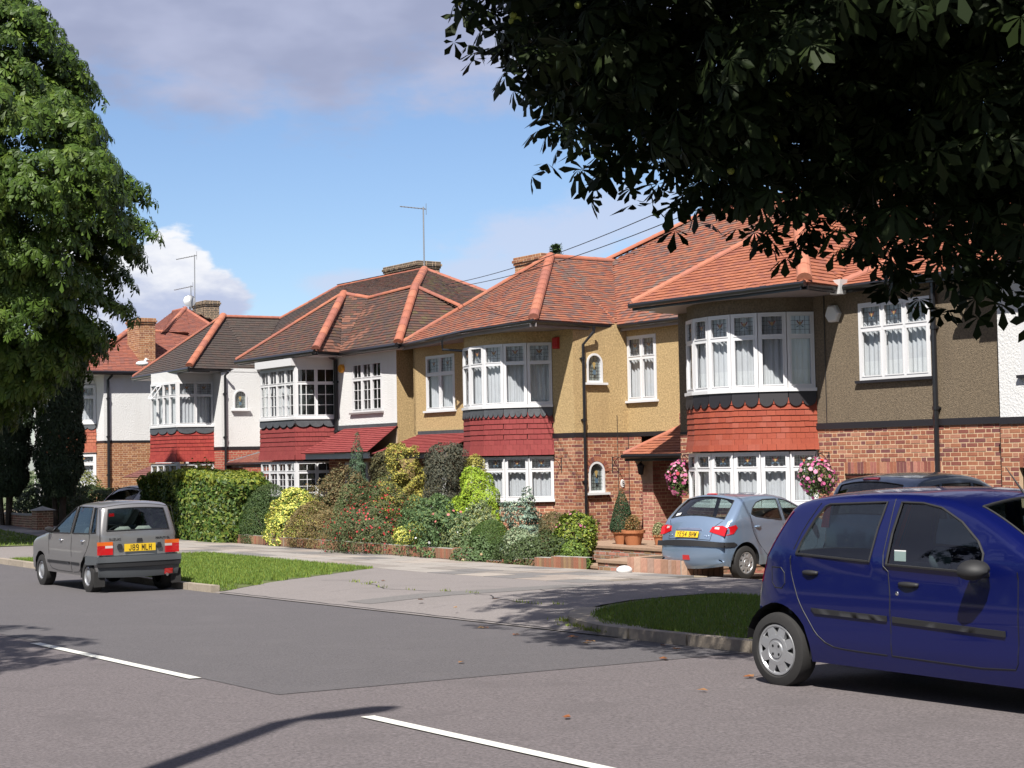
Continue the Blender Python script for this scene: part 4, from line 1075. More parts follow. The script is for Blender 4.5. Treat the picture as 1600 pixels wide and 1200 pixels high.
def soldier(f, x0, x1, z0, z1, pal, o=.003):
    x = x0+.004
    while x < x1-.05:
        f.h.bricks.add(('s', round(z1-z0, 2)), lambda mb: mb.add([(-.029, -.006, -(z1-z0)/2+.004), (.029, -.006, -(z1-z0)/2+.004), (.029, -.006, (z1-z0)/2-.004), (-.029, -.006, (z1-z0)/2-.004), (-.0315, .01, -(z1-z0)/2), (.0315, .01, -(z1-z0)/2), (.0315, .01, (z1-z0)/2), (-.0315, .01, (z1-z0)/2)], [(0, 1, 2, 3), (0, 4, 5, 1), (1, 5, 6, 2), (2, 6, 7, 3), (3, 7, 4, 0)]),
                       f.M(x+.033, (z0+z1)/2, o), rng.choice(pal)); x += .075
def curtain(f, x0, x1, z0, z1, o, parent, m='curtain', amp=.018, lace=False, name='net_curtain'):
    mb = MB(); k = max(8, int((x1-x0)/.018)); ph = rng.random()*6
    xs = [x0+(x1-x0)*i/k for i in range(k+1)]; off = [amp*math.sin(i*1.05+ph)+amp*.5*math.sin(i*.37+ph*2) for i in range(k+1)]
    zz = [z1, z1-(z1-z0)*.3, z0+(z1-z0)*.24, z0]
    vs = [f.P(x, z, o+d*(1 if j else .6)) for j, z in enumerate(zz) for x, d in zip(xs, off)]
    for j in range(3):
        for i in range(k):
            mb.add([vs[j*(k+1)+i], vs[j*(k+1)+i+1], vs[(j+1)*(k+1)+i+1], vs[(j+1)*(k+1)+i]], [(0, 3, 2, 1)], (1.12, 1.12, 1.1) if (j == 2 and lace) else (1, 1, 1))
    return mb.obj(name, m, parent, smooth=False)
def stained(f, x0, x1, z0, z1, parent, o, heart=True, cols=('stained_red', 'stained_yellow', 'stained_blue')):
    """leaded light: cames and a small tulip motif"""
    mb = MB(); w = .006; cx = (x0+x1)/2; hh = z1-z0
    nx_ = 4
    for i in range(1, nx_): x = x0+(x1-x0)*i/nx_; f.box(mb, x-w/2, x+w/2, z0, z1, o, o+.004)
    for i in range(1, 4): z = z0+hh*i/4; f.box(mb, x0, x1, z-w/2, z+w/2, o, o+.004)
    c = mb.obj('leading', 'leadcame', parent)
    s_ = min(.075, (x1-x0)*.24)
    zc = z0+hh*.56
    for sg in (1, -1):
        p = MB(); p.quad([f.P(cx+sg*x, zc+z, o+.006) for x, z in ((.008, -.02), (s_*.55, .01), (s_*.95, s_*.9), (s_*.55, s_*.8), (.015, s_*.25))]); p.obj('stained_petal', cols[0], parent)
        p = MB(); p.quad([f.P(cx+sg*x, zc+z, o+.006) for x, z in ((0, -.03), (s_*.8, -s_*.5), (s_*.95, -s_*.9), (s_*.55, -s_*.75))]); p.obj('stained_leaf', cols[2], parent)
    p = MB(); p.quad([f.P(cx+x, zc+z, o+.006) for x, z in ((-s_*.3, .0), (0, -.03), (s_*.3, 0), (s_*.22, s_*.6), (-s_*.22, s_*.6))]); p.obj('stained_centre', cols[1], parent)
def bar(mb, f, x0, x1, z0, z1, o0, o1): f.box(mb, x0, x1, z0, z1, o0, o1)
def window(f, x0, x1, z0, z1, cols, split, o=-.05, fw=.055, m='white_pvc', sash=.035, cur=True, lights=None, georgian=False, sill='white_pvc', stain_=True, curm='curtain', sillw=.05, lace=False, dark=False, open_=None, top_cur=True):
    """cols lights side by side; split = fraction height of the transom from the bottom"""
    h = f.h; mb = MB(); o1 = o+.055
    bar(mb, f, x0, x1, z0, z0+fw, o, o1); bar(mb, f, x0, x1, z1-fw, z1, o, o1); bar(mb, f, x0, x0+fw, z0+fw, z1-fw, o, o1-.001); bar(mb, f, x1-fw, x1, z0+fw, z1-fw, o, o1-.001)
    iw = (x1-x0-2*fw); zt = z0+(z1-z0)*split; cw = iw/cols
    bar(mb, f, x0+fw, x1-fw, zt-fw*.45, zt+fw*.45, o, o1-.002)
    for i in range(1, cols):
        x = x0+fw+cw*i; bar(mb, f, x-fw*.5, x+fw*.5, z0+fw, z1-fw, o+.001, o1-.0035)
    w = mb.obj('window', m, h.root)
    if sill:
        sb = MB(); f.box(sb, x0-.06, x1+.06, z0-sillw, z0-.001, -.04, .07); sb.obj('sill', sill, w)
    for i in range(cols):
        a, b = x0+fw+cw*i+(fw*.5 if i else 0), x0+fw+cw*(i+1)-(fw*.5 if i < cols-1 else 0)
        for k_, (c, d) in enumerate(((z0+fw, zt-fw*.45), (zt+fw*.45, z1-fw))):
            sm = MB(); s = sash*.6
            oo = o1+.006
            for q in ((a, b, c, c+s), (a, b, d-s, d), (a, a+s, c+s, d-s), (b-s, b, c+s, d-s)): bar(sm, f, q[0], q[1], q[2], q[3], o+.012, o1+.008)
            g = MB(); g.quad([f.P(a+s*.5, c+s*.5, o+.022), f.P(b-s*.5, c+s*.5, o+.022), f.P(b-s*.5, d-s*.5, o+.022), f.P(a+s*.5, d-s*.5, o+.022)])
            sm.obj('sash', m, w); po = g.obj('pane', 'glass', w)
            if georgian:
                gm = MB(); xm = (a+b)/2; bar(gm, f, xm-.008, xm+.008, c+s, d-s, o+.024, o+.04)
                if k_ == 0:
                    for q in (1, 2): zz = c+(d-c)*q/3; bar(gm, f, a+s, b-s, zz-.008, zz+.008, o+.0245, o+.039)
                gm.obj('glazing_bar', m, w)
            elif k_ == 1 and stain_: stained(f, a+s, b-s, c+s, d-s, w, o+.024)
    if cur: curtain(f, x0+fw*.5, x1-fw*.5, z0+fw*.5, zt+.02 if not top_cur else z1-fw, o-.07, w, curm, lace=lace)
    return w
def room(h, t0, t1, n0, n1, z0, z1):
    mb = MB(); a = h.L(t0, n0, z0); b = h.L(t1, n1, z1)
    mb.box((min(a.x, b.x), min(a.y, b.y), min(a.z, b.z)), (max(a.x, b.x), max(a.y, b.y), max(a.z, b.z)))
    # drop the front
    mb.f = [f for i, f in enumerate(mb.f) if i != 2]; mb.t = mb.t[:5]; mb.m = mb.m[:5]
    return mb.obj('interior', 'room', h.root)
def arch_window(f, xc, z0, z1, w, stn='render', m='white_pvc', brick_arch=None, dark=False):
    h = f.h; mb = MB(); hw = w/2; zs = z1-hw; fw = .045; o0, o1 = -.03, .02
    ks = 10
    arc_o = [(xc+hw*math.cos(a), zs+hw*math.sin(a)) for a in [math.pi*i/ks for i in range(ks+1)]]
    arc_i = [(xc+(hw-fw)*math.cos(a), zs+(hw-fw)*math.sin(a)) for a in [math.pi*i/ks for i in range(ks+1)]]
    outer = [(xc+hw, z0)]+arc_o+[(xc-hw, z0)]; inner = [(xc+hw-fw, z0+fw)]+arc_i+[(xc-hw+fw, z0+fw)]
    k = len(outer)
    vs = [f.P(x, z, o1) for x, z in outer]+[f.P(x, z, o1) for x, z in inner]+[f.P(x, z, o0) for x, z in outer]+[f.P(x, z, o0-.03) for x, z in inner]
    fs = [(i, (i+1) % k, k+(i+1) % k, k+i) for i in range(k)]+[(k+i, k+(i+1) % k, 3*k+(i+1) % k, 3*k+i) for i in range(k)]+[(i, 2*k+i, 2*k+(i+1) % k, (i+1) % k) for i in range(k)]
    mb.add(vs, fs); w_ = mb.obj('arched_window', m, h.root)
    g = MB(); g.quad([f.P(x, z, -.02) for x, z in inner]); g.obj('pane', 'glass', w_)
    bk_ = MB(); bk_.quad([f.P(x, z, -.06) for x, z in inner]); bk_.obj('blind', 'blind_grey', w_)
    ld = MB()
    for i in (-1, 0, 1): f.box(ld, xc+i*w*.2-.003, xc+i*w*.2+.003, z0+fw, zs+hw*(.75 if i == 0 else .6), -.018, -.014)
    for i in range(1, 6): zz = z0+fw+(zs-z0)*i/6; f.box(ld, xc-hw+fw, xc+hw-fw, zz-.003, zz+.003, -.018, -.014)
    ld.obj('leading', 'leadcame', w_)
    p = MB(); zc = zs-.05; p.quad([f.P(xc+x, zc+z, -.012) for x, z in ((-.05, .05), (0, -.09), (.05, .05), (0, .08))]); p.obj('stained_centre', 'stained_yellow', w_)
    p = MB(); zc = zs-.2; p.quad([f.P(xc+x, zc+z, -.012) for x, z in ((-.04, -.04), (.04, -.06), (.05, .04), (-.03, .06))]); p.obj('stained_leaf', 'stained_blue', w_)
    sb = MB(); f.box(sb, xc-hw-.09, xc+hw+.09, z0-.05, z0-.001, -.02, .09); sb.obj('sill', m, w_)
    if brick_arch:
        for i in range(12):
            a = math.pi*(i+.5)/12; X = f.M(xc+(hw+.062)*math.cos(a), zs+(hw+.062)*math.sin(a), .010) @ Matrix.Rotation(-(a-math.pi/2), 4, 'Y')
            h.bricks.add('v', lambda q: q.add([(-.029, -.012, -.055), (.029, -.012, -.055), (.034, -.012, .055), (-.034, -.012, .055), (-.029, .01, -.055), (.029, .01, -.055), (.034, .01, .055), (-.034, .01, .055)], [(0, 1, 2, 3), (0, 4, 5, 1), (1, 5, 6, 2), (2, 6, 7, 3), (3, 7, 4, 0)]), X, rng.choice(brick_arch))
    return w_
def hang_tiles(f, z0, z1, gauge, tw, pal, o=.02, flare=.10, row0=0, zflare=.35, ext=.01):
    n = int(round((z1-z0)/gauge)); zz = z0
    for r in range(n):
        za = z0+gauge*r; fl = flare*max(0, 1-(za-z0)/zflare)**2
        e_ = ext*(o+fl+.022)/.05; x = (0 if (r+row0) % 2 == 0 else -tw/2)-.04
        while x < f.len+e_-.005:
            a, b = max(-e_, x), min(f.len+e_, x+tw-.004); x += tw
            if b-a < .03: continue
            l = round((b-a)/.01)*.01
            key = (l, gauge)
            def fn(mb, l=l, g=gauge):
                mb.add([(-l/2, -.022, 0), (l/2, -.022, 0), (l/2, -.005, g+.005), (-l/2, -.005, g+.005), (-l/2, 0, 0), (l/2, 0, 0)], [(0, 1, 2, 3), (0, 4, 5, 1), (0, 3, 4), (1, 5, 2)])
            f.h.hang.add(key, fn, f.M((a+b)/2, za+rng.uniform(-.003, .003), o+fl), rng.choice(pal))
def scallops(f, z0, z1, n, m='lead', o=.045, name='lead_apron'):
    mb = MB(); w = f.len/n; r = (z1-z0)*.5
    for i in range(n):
        xa, xb = w*i, w*(i+1); xc = (xa+xb)/2; pts = [(xa, z1), (xa, z0+r)]
        pts += [(xc-w/2*math.cos(math.pi*j/8), z0+r-r*math.sin(math.pi*j/8)) for j in range(1, 8)] + [(xb, z0+r), (xb, z1)]
        mb.quad([f.P(x, z, o + .02*(z1-z)/(z1-z0)) for x, z in pts])
        k = len(pts); mb.add([f.P(x, z, o+.02*(z1-z)/(z1-z0)) for x, z in pts]+[f.P(x, z, .0) for x, z in pts], [(j, k+j, k+(j+1) % k, (j+1) % k) for j in range(k)])
    return mb.obj(name, m, f.h.root)
# tiled roof faces ------------------------------------------------------------
def tile_face(h, poly, gauge=.115, tw=.165, pal=((.3, .1, .055),), und='tile', lift=.012, patch=None):
    P = [h.L(*p) for p in poly]
    if len(P) > 3:
        nn_ = (P[1]-P[0]).cross(P[-1]-P[0]).normalized()
        if max(abs((q_-P[0]).dot(nn_)) for q_ in P) > .012:
            for i_ in range(len(poly)-2): tile_face(h, [poly[-1], poly[i_], poly[i_+1]], gauge, tw, pal, und, lift, patch)
            return
    n_ = (P[1]-P[0]).cross(P[2]-P[0]).normalized(); u = Vector((0, 0, 1)).cross(n_).normalized(); a = min(P, key=lambda q_: q_.z)
    if abs(P[0].z-P[1].z) < .02 and len(P) >= 3: u = (P[1]-P[0]).normalized(); a = P[0]
    nrm = Vector((0, 0, 0))
    for i in range(len(P)): nrm += (P[i]-P[0]).cross(P[(i+1) % len(P)]-P[0])
    nrm.normalize()
    if nrm.z < 0: nrm = -nrm
    u = (u-nrm*u.dot(nrm)).normalized()
    v = nrm.cross(u)
    if v.z < 0: v = -v
    q = [((p-a).dot(u), (p-a).dot(v)) for p in P]; vmax = max(y for _, y in q)
    base = MB(); base.quad([p-nrm*.004 for p in P], tuple(c*.45 for c in pal[0])); base.obj('roof_slope', und, h.root)
    def span(y):
        xs = []
        for i in range(len(q)):
            (x0, y0), (x1, y1) = q[i], q[(i+1) % len(q)]
            if (y0 <= y < y1) or (y1 <= y < y0): xs.append(x0+(x1-x0)*(y-y0)/(y1-y0))
        return (min(xs), max(xs)) if len(xs) >= 2 else None
    rgt = u; X0 = Matrix((( u.x, v.x, nrm.x), (u.y, v.y, nrm.y), (u.z, v.z, nrm.z))).to_4x4()
    if X0.determinant() < 0: X0 = Matrix(((-u.x, v.x, nrm.x), (-u.y, v.y, nrm.y), (-u.z, v.z, nrm.z))).to_4x4()
    y = -.03 if abs(P[0].z-P[1].z) < .02 else -.03; r = 0
    while y < vmax-.02:
        sp = span(min(max(y+gauge*.5, .001), vmax-.001))
        if sp:
            x = sp[0] - (tw/2 if r % 2 else 0) - rng.random()*.01; 
            while x < sp[1]:
                xa, xb = max(x, sp[0]), min(x+tw-.004, sp[1]); x += tw
                if xb-xa < .03: continue
                l = round((xb-xa)/.02)*.02
                if abs(xb-xa-(tw-.004)) < .012: l = tw-.004
                xm = (xa+xb)/2
                tn = rng.choice(pal)
                if patch:
                    tn = patch(a+u*xm+v*y, tn)
                X = Matrix.Translation(a+u*xm+v*y+nrm*(lift+rng.uniform(-.002, .003))) @ X0
                h.tiles.add((round(l, 3), gauge), lambda mb, l=l, g=gauge: mb.add([(-l/2, 0, .012), (l/2, 0, .012), (l/2, g+.01, -.004), (-l/2, g+.01, -.004), (-l/2, 0, -.012), (l/2, 0, -.012)], [(0, 1, 2, 3), (4, 5, 1, 0), (0, 3, 4), (1, 5, 2)]), X, tn)
        y += gauge; r += 1
def hip_line(h, p, q, pal, r=.13, L=.42, drop=.0, endcap=False):
    a, b = h.L(*p), h.L(*q); d = (b-a); n = max(1, int(round(d.length/L))); ln = d.length/n; d.normalize()
    side = d.cross(Vector((0, 0, 1))).normalized(); upv = side.cross(d).normalized()
    for i in range(n):
        def fn(mb, ln=ln, r=r):
            k = 8; vs = []
            for (yy, rr) in ((-.01, r), (ln+.03, r*.93)):
                for j in range(k+1):
                    a_ = math.pi*(-.06)+math.pi*1.12*j/k; vs.append((rr*math.cos(a_), yy, rr*math.sin(a_)*.85-.02))
            mb.add(vs, [(j, k+1+j, k+2+j, j+1) for j in range(k)]+[tuple(range(k+1))])
        X = Matrix(((side.x, d.x, upv.x, 0), (side.y, d.y, upv.y, 0), (side.z, d.z, upv.z, 0), (0, 0, 0, 1)))
        c = a+d*(ln*i)+Vector((0, 0, drop))
        h.hips.add((round(ln, 3), round(r, 3)), fn, Matrix.Translation(c) @ X, rng.choice(pal))
def gutter(h, pts, r=.055, m='gutter', fas=None, soffit=None, dz=-.035, fdz=.14):
    mb = MB(); P = [h.L(*p)+Vector((0, 0, dz)) for p in pts]; mb.tube(P, r, 8); g = mb.obj('gutter', m, h.root)
    # fascia board
    mb = MB()
    for i in range(len(pts)-1):
        a, b = h.L(*pts[i]), h.L(*pts[i+1]); d = (b-a); d.z = 0; d.normalize(); inn = Vector((-d.y, d.x, 0))*.07
        z0, z1 = Vector((0, 0, -fdz)), Vector((0, 0, -.005)); ex = d*.03
        p = [a+inn+z0, b+inn+z0, b+inn+z1, a+inn+z1]; q = [x+Vector((-d.y, d.x, 0))*.025 for x in p]
        mb.add(p+q, [(0, 1, 2, 3), (0, 4, 5, 1), (7, 6, 5, 4), (1, 5, 6, 2), (0, 3, 7, 4)])
    fo = mb.obj('fascia', fas or 'fascia', h.root)
    return g
def soffit(h, pts, z, m='fascia'):
    mb = MB(); P = [h.L(t, n, z) for t, n in pts]; Q = [p+Vector((0, 0, .03)) for p in P]; k = len(P)
    mb.add(P+Q, [tuple(range(k)), tuple(range(k, 2*k))]+[(i, (i+1) % k, k+(i+1) % k, k+i) for i in range(k)]); return mb.obj('soffit', m, h.root)
def pipe(h, f, x, z0, z1, o=.06, neck=None, r=.035, m='gutter'):
    mb = MB(); pts = [f.P(x, z0, o), f.P(x, z1, o)]
    if neck: pts += [f.P(x+neck[0], z1+neck[2]*.7, o+neck[1]*.9), f.P(x+neck[0], z1+neck[2], o+neck[1])]
    mb.tube(pts, r, 8)
    z = z0+.3
    while z < z1:
        mb.tube([f.P(x, z-.03, o), f.P(x, z+.03, o)], r*1.35, 8); f.box(mb, x-.06, x+.06, z-.015, z+.015, -.0, o); z += 1.35
    return mb.obj('downpipe', m, h.root)
def bay_pts(tR, a, p, nw, N):
    Rr = (a*a+p*p)/(2*p); cn = nw-p+Rr; ct = tR+a; th = math.asin(min(1, a/Rr))
    if p > a: th = math.pi-th
    return [(ct+Rr*math.sin(x), cn-Rr*math.cos(x)) for x in [th-2*th*i/N for i in range(N+1)]]      # left to right
def bay(h, pts, zb, pal, palname, upper, head='render_grey', tile_g=.105, tw=.165, scal=3, georgian=False, stain_=True, fw=.045, apron='lead', lace=False, lowz=(-.93, .02), upz=(1.17, 2.55), ztile=(.05, .97), cols=1, brickpal=BR_A, low_dark=False, sash=.035, curt=True, open_at=None, flare=.10, wm='white_pvc', lowcur='curtain', floorz=-2.3, scz=(.90, 1.10), split=.68, ext=.012):
    for i in range(len(pts)-1):
        f = Facet(h, pts[i], pts[i+1]); cc = cols[i] if isinstance(cols, (list, tuple)) else cols
        if f.len < .05: continue
        wall(f, upz[1], 2.90, head, name='bay_head')
        window(f, .004, f.len-.004, upz[0], upz[1], cc, split, o=-.03, fw=fw, georgian=georgian, sill=None, stain_=stain_, lace=lace, m=wm, sash=sash, cur=curt, curm=upper)
        window(f, .004, f.len-.004, lowz[0], lowz[1], cc, split, o=-.03, fw=fw, georgian=georgian, sill=None, stain_=stain_, m=wm, sash=sash, curm=lowcur, cur=not low_dark)
        sb = MB(); f.box(sb, -.01, f.len+.01, upz[0]-.06, upz[0]-.001, -.04, .075); sb.obj('sill', wm, h.root)
        sb = MB(); f.box(sb, -.01, f.len+.01, lowz[0]-.06, lowz[0]-.001, -.04, .075); sb.obj('sill', wm, h.root)
        wall(f, ztile[0], upz[0]-.06, 'tile_under', name='tile_batten', o=-.01)
        hang_tiles(f, ztile[0], ztile[1], tile_g, tw, pal, flare=min(flare, .04), ext=ext)
        scallops(f, scz[0], upz[0]-.055, scal[i] if isinstance(scal, (list, tuple)) else scal, apron)
        mb = MB(); mb.quad([f.P(0, ztile[0], -.03), f.P(f.len, ztile[0], -.03), f.P(f.len, ztile[0], .02+flare+.02), f.P(0, ztile[0], .02+flare+.02)]); mb.obj('tile_soffit', 'fascia', h.root)
        bricks(f, floorz, lowz[0]-.06, brickpal, o=-.01)
mat('blind_grey', (.26, .28, .26), .8, 6, .3, tint=False)
mat('tile_under', (.05, .02, .015), .9, tint=False)
def chimney(h, t0, t1, n0, n1, z0, z1, pal, pots=2, cap=True, mort='mortar', corbel=True, limit_o=0):
    ch = bpy.data.objects.new('chimney', None); COL.objects.link(ch); ch.parent = h.root; ch.location = h.L((t0+t1)/2, (n0+n1)/2, z0)
    old = h.root; inv = Matrix.Translation(-ch.location)
    class HH: pass
    hh = HH(); hh.root = ch; hh.zg = h.zg; hh.bricks = Pieces(ch, 'brick', 'brick', 0)
    hh.L = lambda t, n, z: h.L(t, n, z) - Vector((ch.location.x, ch.location.y, ch.location.z))
    # facet uses h.zg for z: compensate
    hh2 = hh; hh2.zg = z0
    hh2.L = lambda t, n, z: Vector((h.t0-t-ch.location.x, n-h.n0-ch.location.y, z-z0))
    corners = [(t1, n0), (t0, n0), (t0, n1), (t1, n1)]
    rings = [(z0, z1-.22, 0.0)]
    if corbel: rings += [(z1-.22, z1-.15, .03), (z1-.15, z1-.075, .06), (z1-.075, z1, .03)]
    for za, zb_, ex in rings:
        c = [(t1+ex, n0-ex), (t0-ex, n0-ex), (t0-ex, n1+ex), (t1+ex, n1+ex)]
        for i in range(4):
            f = Facet(hh2, c[i], c[(i+1) % 4]); bricks(f, za, zb_, pal, mort=mort)
    mb = MB(); e = .03; mb.quad([hh2.L(t1+e, n0-e, z1), hh2.L(t0-e, n0-e, z1), hh2.L(t0-e, n1+e, z1), hh2.L(t1+e, n1+e, z1)]); mb.obj('flaunching', 'concrete', ch)
    hh2.bricks.finish()
    for i in range(pots):
        tt = t0+(t1-t0)*(i+.5)/pots; p = hh2.L(tt, (n0+n1)/2, z1); mb = MB(); mb.lathe([(.13, -.02), (.11, .08), (.10, .2), (.13, .22), (.13, .27), (.09, .27), (.09, 0)], 14, Matrix.Translation(p)); mb.obj('chimney_pot', 'terracotta', ch, smooth=True, sharp=.6)
    return ch

ROOF_A = [(0.3256, 0.1038, 0.0546), (0.2992, 0.0924, 0.0484), (0.3520, 0.1188, 0.0616), (0.2728, 0.0880, 0.0546), (0.3168, 0.1056, 0.0581), (0.3432, 0.1100, 0.0528)]
ROOF_T = [(0.2783, 0.1078, 0.0602), (0.2962, 0.0949, 0.0519), (0.2244, 0.0862, 0.0568), (0.1526, 0.0819, 0.0711), (0.3142, 0.1121, 0.0602), (0.2603, 0.0819, 0.0460), (0.1885, 0.0949, 0.0711)]
ROOF_4 = [(0.0858, 0.0456, 0.0334), (0.1030, 0.0495, 0.0352), (0.0744, 0.0428, 0.0352), (0.0972, 0.0570, 0.0334), (0.1258, 0.0475, 0.0317), (0.0686, 0.0428, 0.0370)]
ROOF_4B = [(0.0585, 0.0403, 0.0349), (0.0527, 0.0383, 0.0340), (0.0679, 0.0433, 0.0349), (0.0585, 0.0444, 0.0367)]
ROOF_5 = [(.27, .085, .055), (.25, .08, .055), (.29, .095, .06), (.22, .08, .06)]
HIP = [(0.4180, 0.1470, 0.0850), (0.3990, 0.1323, 0.0750), (0.4370, 0.1617, 0.0950), (0.3800, 0.1372, 0.0900)]
HIP4 = [(0.3864, 0.1274, 0.0714), (0.3496, 0.1176, 0.0735), (0.4140, 0.1470, 0.0840), (0.3128, 0.1078, 0.0735)]
HG_A = [(0.3075, 0.0562, 0.0266), (0.3000, 0.0530, 0.0244), (0.3225, 0.0640, 0.0311), (0.2925, 0.0546, 0.0281), (0.3150, 0.0585, 0.0266), (0.3300, 0.0741, 0.0429)]
HG_T = [(0.2460, 0.0344, 0.0340), (0.2296, 0.0310, 0.0311), (0.2542, 0.0387, 0.0370), (0.2378, 0.0344, 0.0326)]
HG_4B = [(0.3200, 0.0320, 0.0240), (0.2960, 0.0288, 0.0224), (0.3440, 0.0400, 0.0280)]
HG_5 = [(0.3570, 0.1020, 0.0553), (0.3400, 0.0935, 0.0510), (0.3825, 0.1190, 0.0680), (0.3060, 0.0765, 0.0467)]
ZE = 2.93

# ============ tan house (left half) + brown pebbledash house (right half) ============
tan = House('semi_detached_house', 'tan pebbledash house with crimson tiled bay and an arched window above another', 31, 23, -2.35)
brn = House('semi_detached_house', 'grey-brown pebbledash house with orange-red tiled bay and a garage beside it', 21, 23, -2.35)
h = tan
nf = 21.15
pts = bay_pts(28.64, 1.6, .95, nf, 7)
fL = Facet(h, (34.55, nf), (31.84, nf))        # front wall left of the bay
fR = Facet(h, (28.64, nf), (27.85, nf)); fS = Facet(h, (27.85, nf), (27.85, 22.65)); fM = Facet(h, (27.85, 22.65), (26.10, 22.65))
fN = Facet(h, (26.10, 22.65), (24.1, 22.65))
xw0 = 34.55-33.95; xw1 = 34.55-32.63
wall(fL, .62, 2.95, 'render_tan', [(xw0, xw1, 1.20, 2.56)])
window(fL, xw0, xw1, 1.20, 2.56, 2, .66)
room(h, 34.4, 28.0, 21.35, 23.2, 1.0, 2.7); room(h, 34.4, 28.1, 21.35, 23.2, -1.3, .1); room(h, 27.8, 26.2, 22.80, 23.6, 1.0, 2.75)
bay(h, pts, 0, HG_T, '', 'curtain', head='render_tan', scal=4, tile_g=.118, apron='lead', cols=1)
wall(fR, .52, 2.95, 'render_tan'); wall(fS, .52, 2.95, 'render_tan', [(.36, .80, 1.62, 2.26)], reveal=.1)
for i in (0,):
    arch_window(fS, .58, 1.62, 2.27, .44)
# spandrels of the arched opening
def spandrel(f, xc, z1, w, m):
    hw = w/2; zs = z1-hw; mb = MB()
    for sg in (1, -1):
        mb.quad([f.P(xc+sg*hw, z1+.0, .001)]+[f.P(xc+sg*hw*math.cos(a), zs+hw*math.sin(a), .001) for a in [math.pi/2*i/6 for i in range(7)]])
    mb.obj('wall', m, f.h.root)
spandrel(fS, .58, 2.26, .44, 'render_tan')
wall(fM, .52, 2.95, 'render_tan', [(.0, 1.03, 1.23, 2.66)])
def bandf(f, z0=.40, z1=.52, m='band_black', o=.02, x0=0, x1=None):
    mb = MB(); f.box(mb, x0, f.len if x1 is None else x1, z0, z1, -.02, o); return mb.obj('band_course', m, f.h.root)
window(fM, .02, 1.02, 1.22, 2.66, 2, .66)
bandf(fR, .42, .52, 'band_black', .012); bandf(fS, .42, .52, 'band_black', .012); bandf(fM, .42, .52, 'band_black', .012)
bricks(fR, -2.3, .42, BR_A); holeS = [(.345, .815, -.82, -.05)]
bricks(fS, -2.3, .42, BR_A, [(.36, .80, -.80, -.17)]); arch_window(fS, .58, -.80, -.12, .44, brick_arch=BR_A)
mb = MB(); fS.box(mb, .50, 1.5, -1.78, -1.71, -.01, .03); 
bricks(fM, -2.3, .42, BR_A, x1=.45); bricks(Facet(h, (34.55, nf), (31.84, nf)), -2.3, .05, BR_A, [(.35, 1.9, -2.1, -.2)])
# porch on the left: crimson tiled lean-to
tile_face(h, [(34.75, 20.05, .16), (31.5, 20.05, .16), (31.5, 21.15, .62), (34.25, 21.15, .62)], .10, .165, HG_T)
bandf(Facet(h, (34.3, nf), (31.6, nf)), .60, .70, 'lead', .05)
mb = MB(); fp = Facet(h, (34.7, 20.15), (31.5, 20.15)); fp.box(mb, 0, fp.len, .02, .15, -.02, .02); mb.obj('fascia', 'fascia', h.root)
mb = MB(); mb.tube([h.L(32.0, 20.4, .05), h.L(32.0, 20.4, -2.3)], .06, 8); mb.tube([h.L(34.5, 20.4, .05), h.L(34.5, 20.4, -2.3)], .06, 8); mb.obj('porch_post', 'white_wood', h.root)
f_ = Facet(h, (34.0, 21.14), (33.0, 21.14)); mb = MB(); f_.box(mb, 0, 1.0, -2.3, -.25, -.03, .01); mb.obj('door', 'white_wood', h.root)
# roof of the projecting wing
ap = (31.2, 23.05, 4.86); AE = (34.95, 21.0, ZE); BE = (30.6, 20.05, ZE); CE = (27.52, 19.84, ZE); DE = (27.90, 22.42, ZE); rd = (31.2, 25.3, 4.86)
def pt_T(p, tn):
    k = math.sin(p.x*2.1+p.y*1.3)+math.sin(p.x*.9-p.y*3.1+p.z*2)
    return (.17, .105, .085) if (k > 1.05 and rng.random() < .5) else tn
tile_face(h, [AE, BE, ap], pal=ROOF_T, patch=pt_T); tile_face(h, [BE, CE, ap], pal=ROOF_T, patch=pt_T)
tile_face(h, [CE, DE, (27.95, 22.5, ZE+.05), rd, ap], pal=ROOF_T, patch=pt_T)
tile_face(h, [(34.95, 25.5, ZE), AE, ap, rd], pal=ROOF_T)
hip_line(h, (27.55, 19.88, ZE+.06), (ap[0], ap[1], ap[2]+.04), HIP4, .118, .40); hip_line(h, (34.9, 21.02, ZE+.03), (ap[0], ap[1], ap[2]+.04), HIP, .10, .45); hip_line(h, (ap[0], ap[1], ap[2]+.02), (rd[0], rd[1], rd[2]+.02), HIP, .10, .45)
# main roof above both houses, left part belongs to tan
RZ = 5.86; rl = (29.3, 26.3, RZ)
LE = (33.2, 22.4, ZE)
tile_face(h, [(27.9, 22.42, ZE), (26.1, 22.42, ZE), (26.1, 26.3, RZ), rl, (31.2, 25.0, 4.87)], pal=ROOF_T, patch=pt_T)
tile_face(h, [(31.2, 25.0, 4.87), rl, (29.3, 26.3, RZ-.01), (31.9, 24.2, 4.1)], pal=ROOF_T) if False else None
tile_face(h, [(33.2, 30.2, ZE), LE, rl], pal=ROOF_T)
hip_line(h, (31.35, 24.9, 4.9), (29.3, 26.3, RZ+.03), HIP, .10, .45); hip_line(h, rl[:2]+(RZ+.02,), (26.1, 26.3, RZ+.02), HIP, .10, .45)
tile_face(h, [(26.1, 30.2, ZE), (33.2, 30.2, ZE), rl, (26.1, 26.3, RZ)], .3, .33, ROOF_T)
gutter(h, [AE, BE, CE, DE, (24.2, 22.42, ZE)], .05, fdz=.15)
soffit(h, [(34.9, 21.1), (30.6, 20.15), (27.62, 19.95), (27.95, 22.6), (27.95, 22.65), (27.85, 21.15), (34.5, 21.15)], 2.80)
soffit(h, [(27.9, 22.52), (24.4, 22.52), (24.4, 22.7), (27.9, 22.7)], 2.80)
pipe(h, fS, .23, -2.2, 2.45, .06, neck=(.22, .12, .40), r=.034)
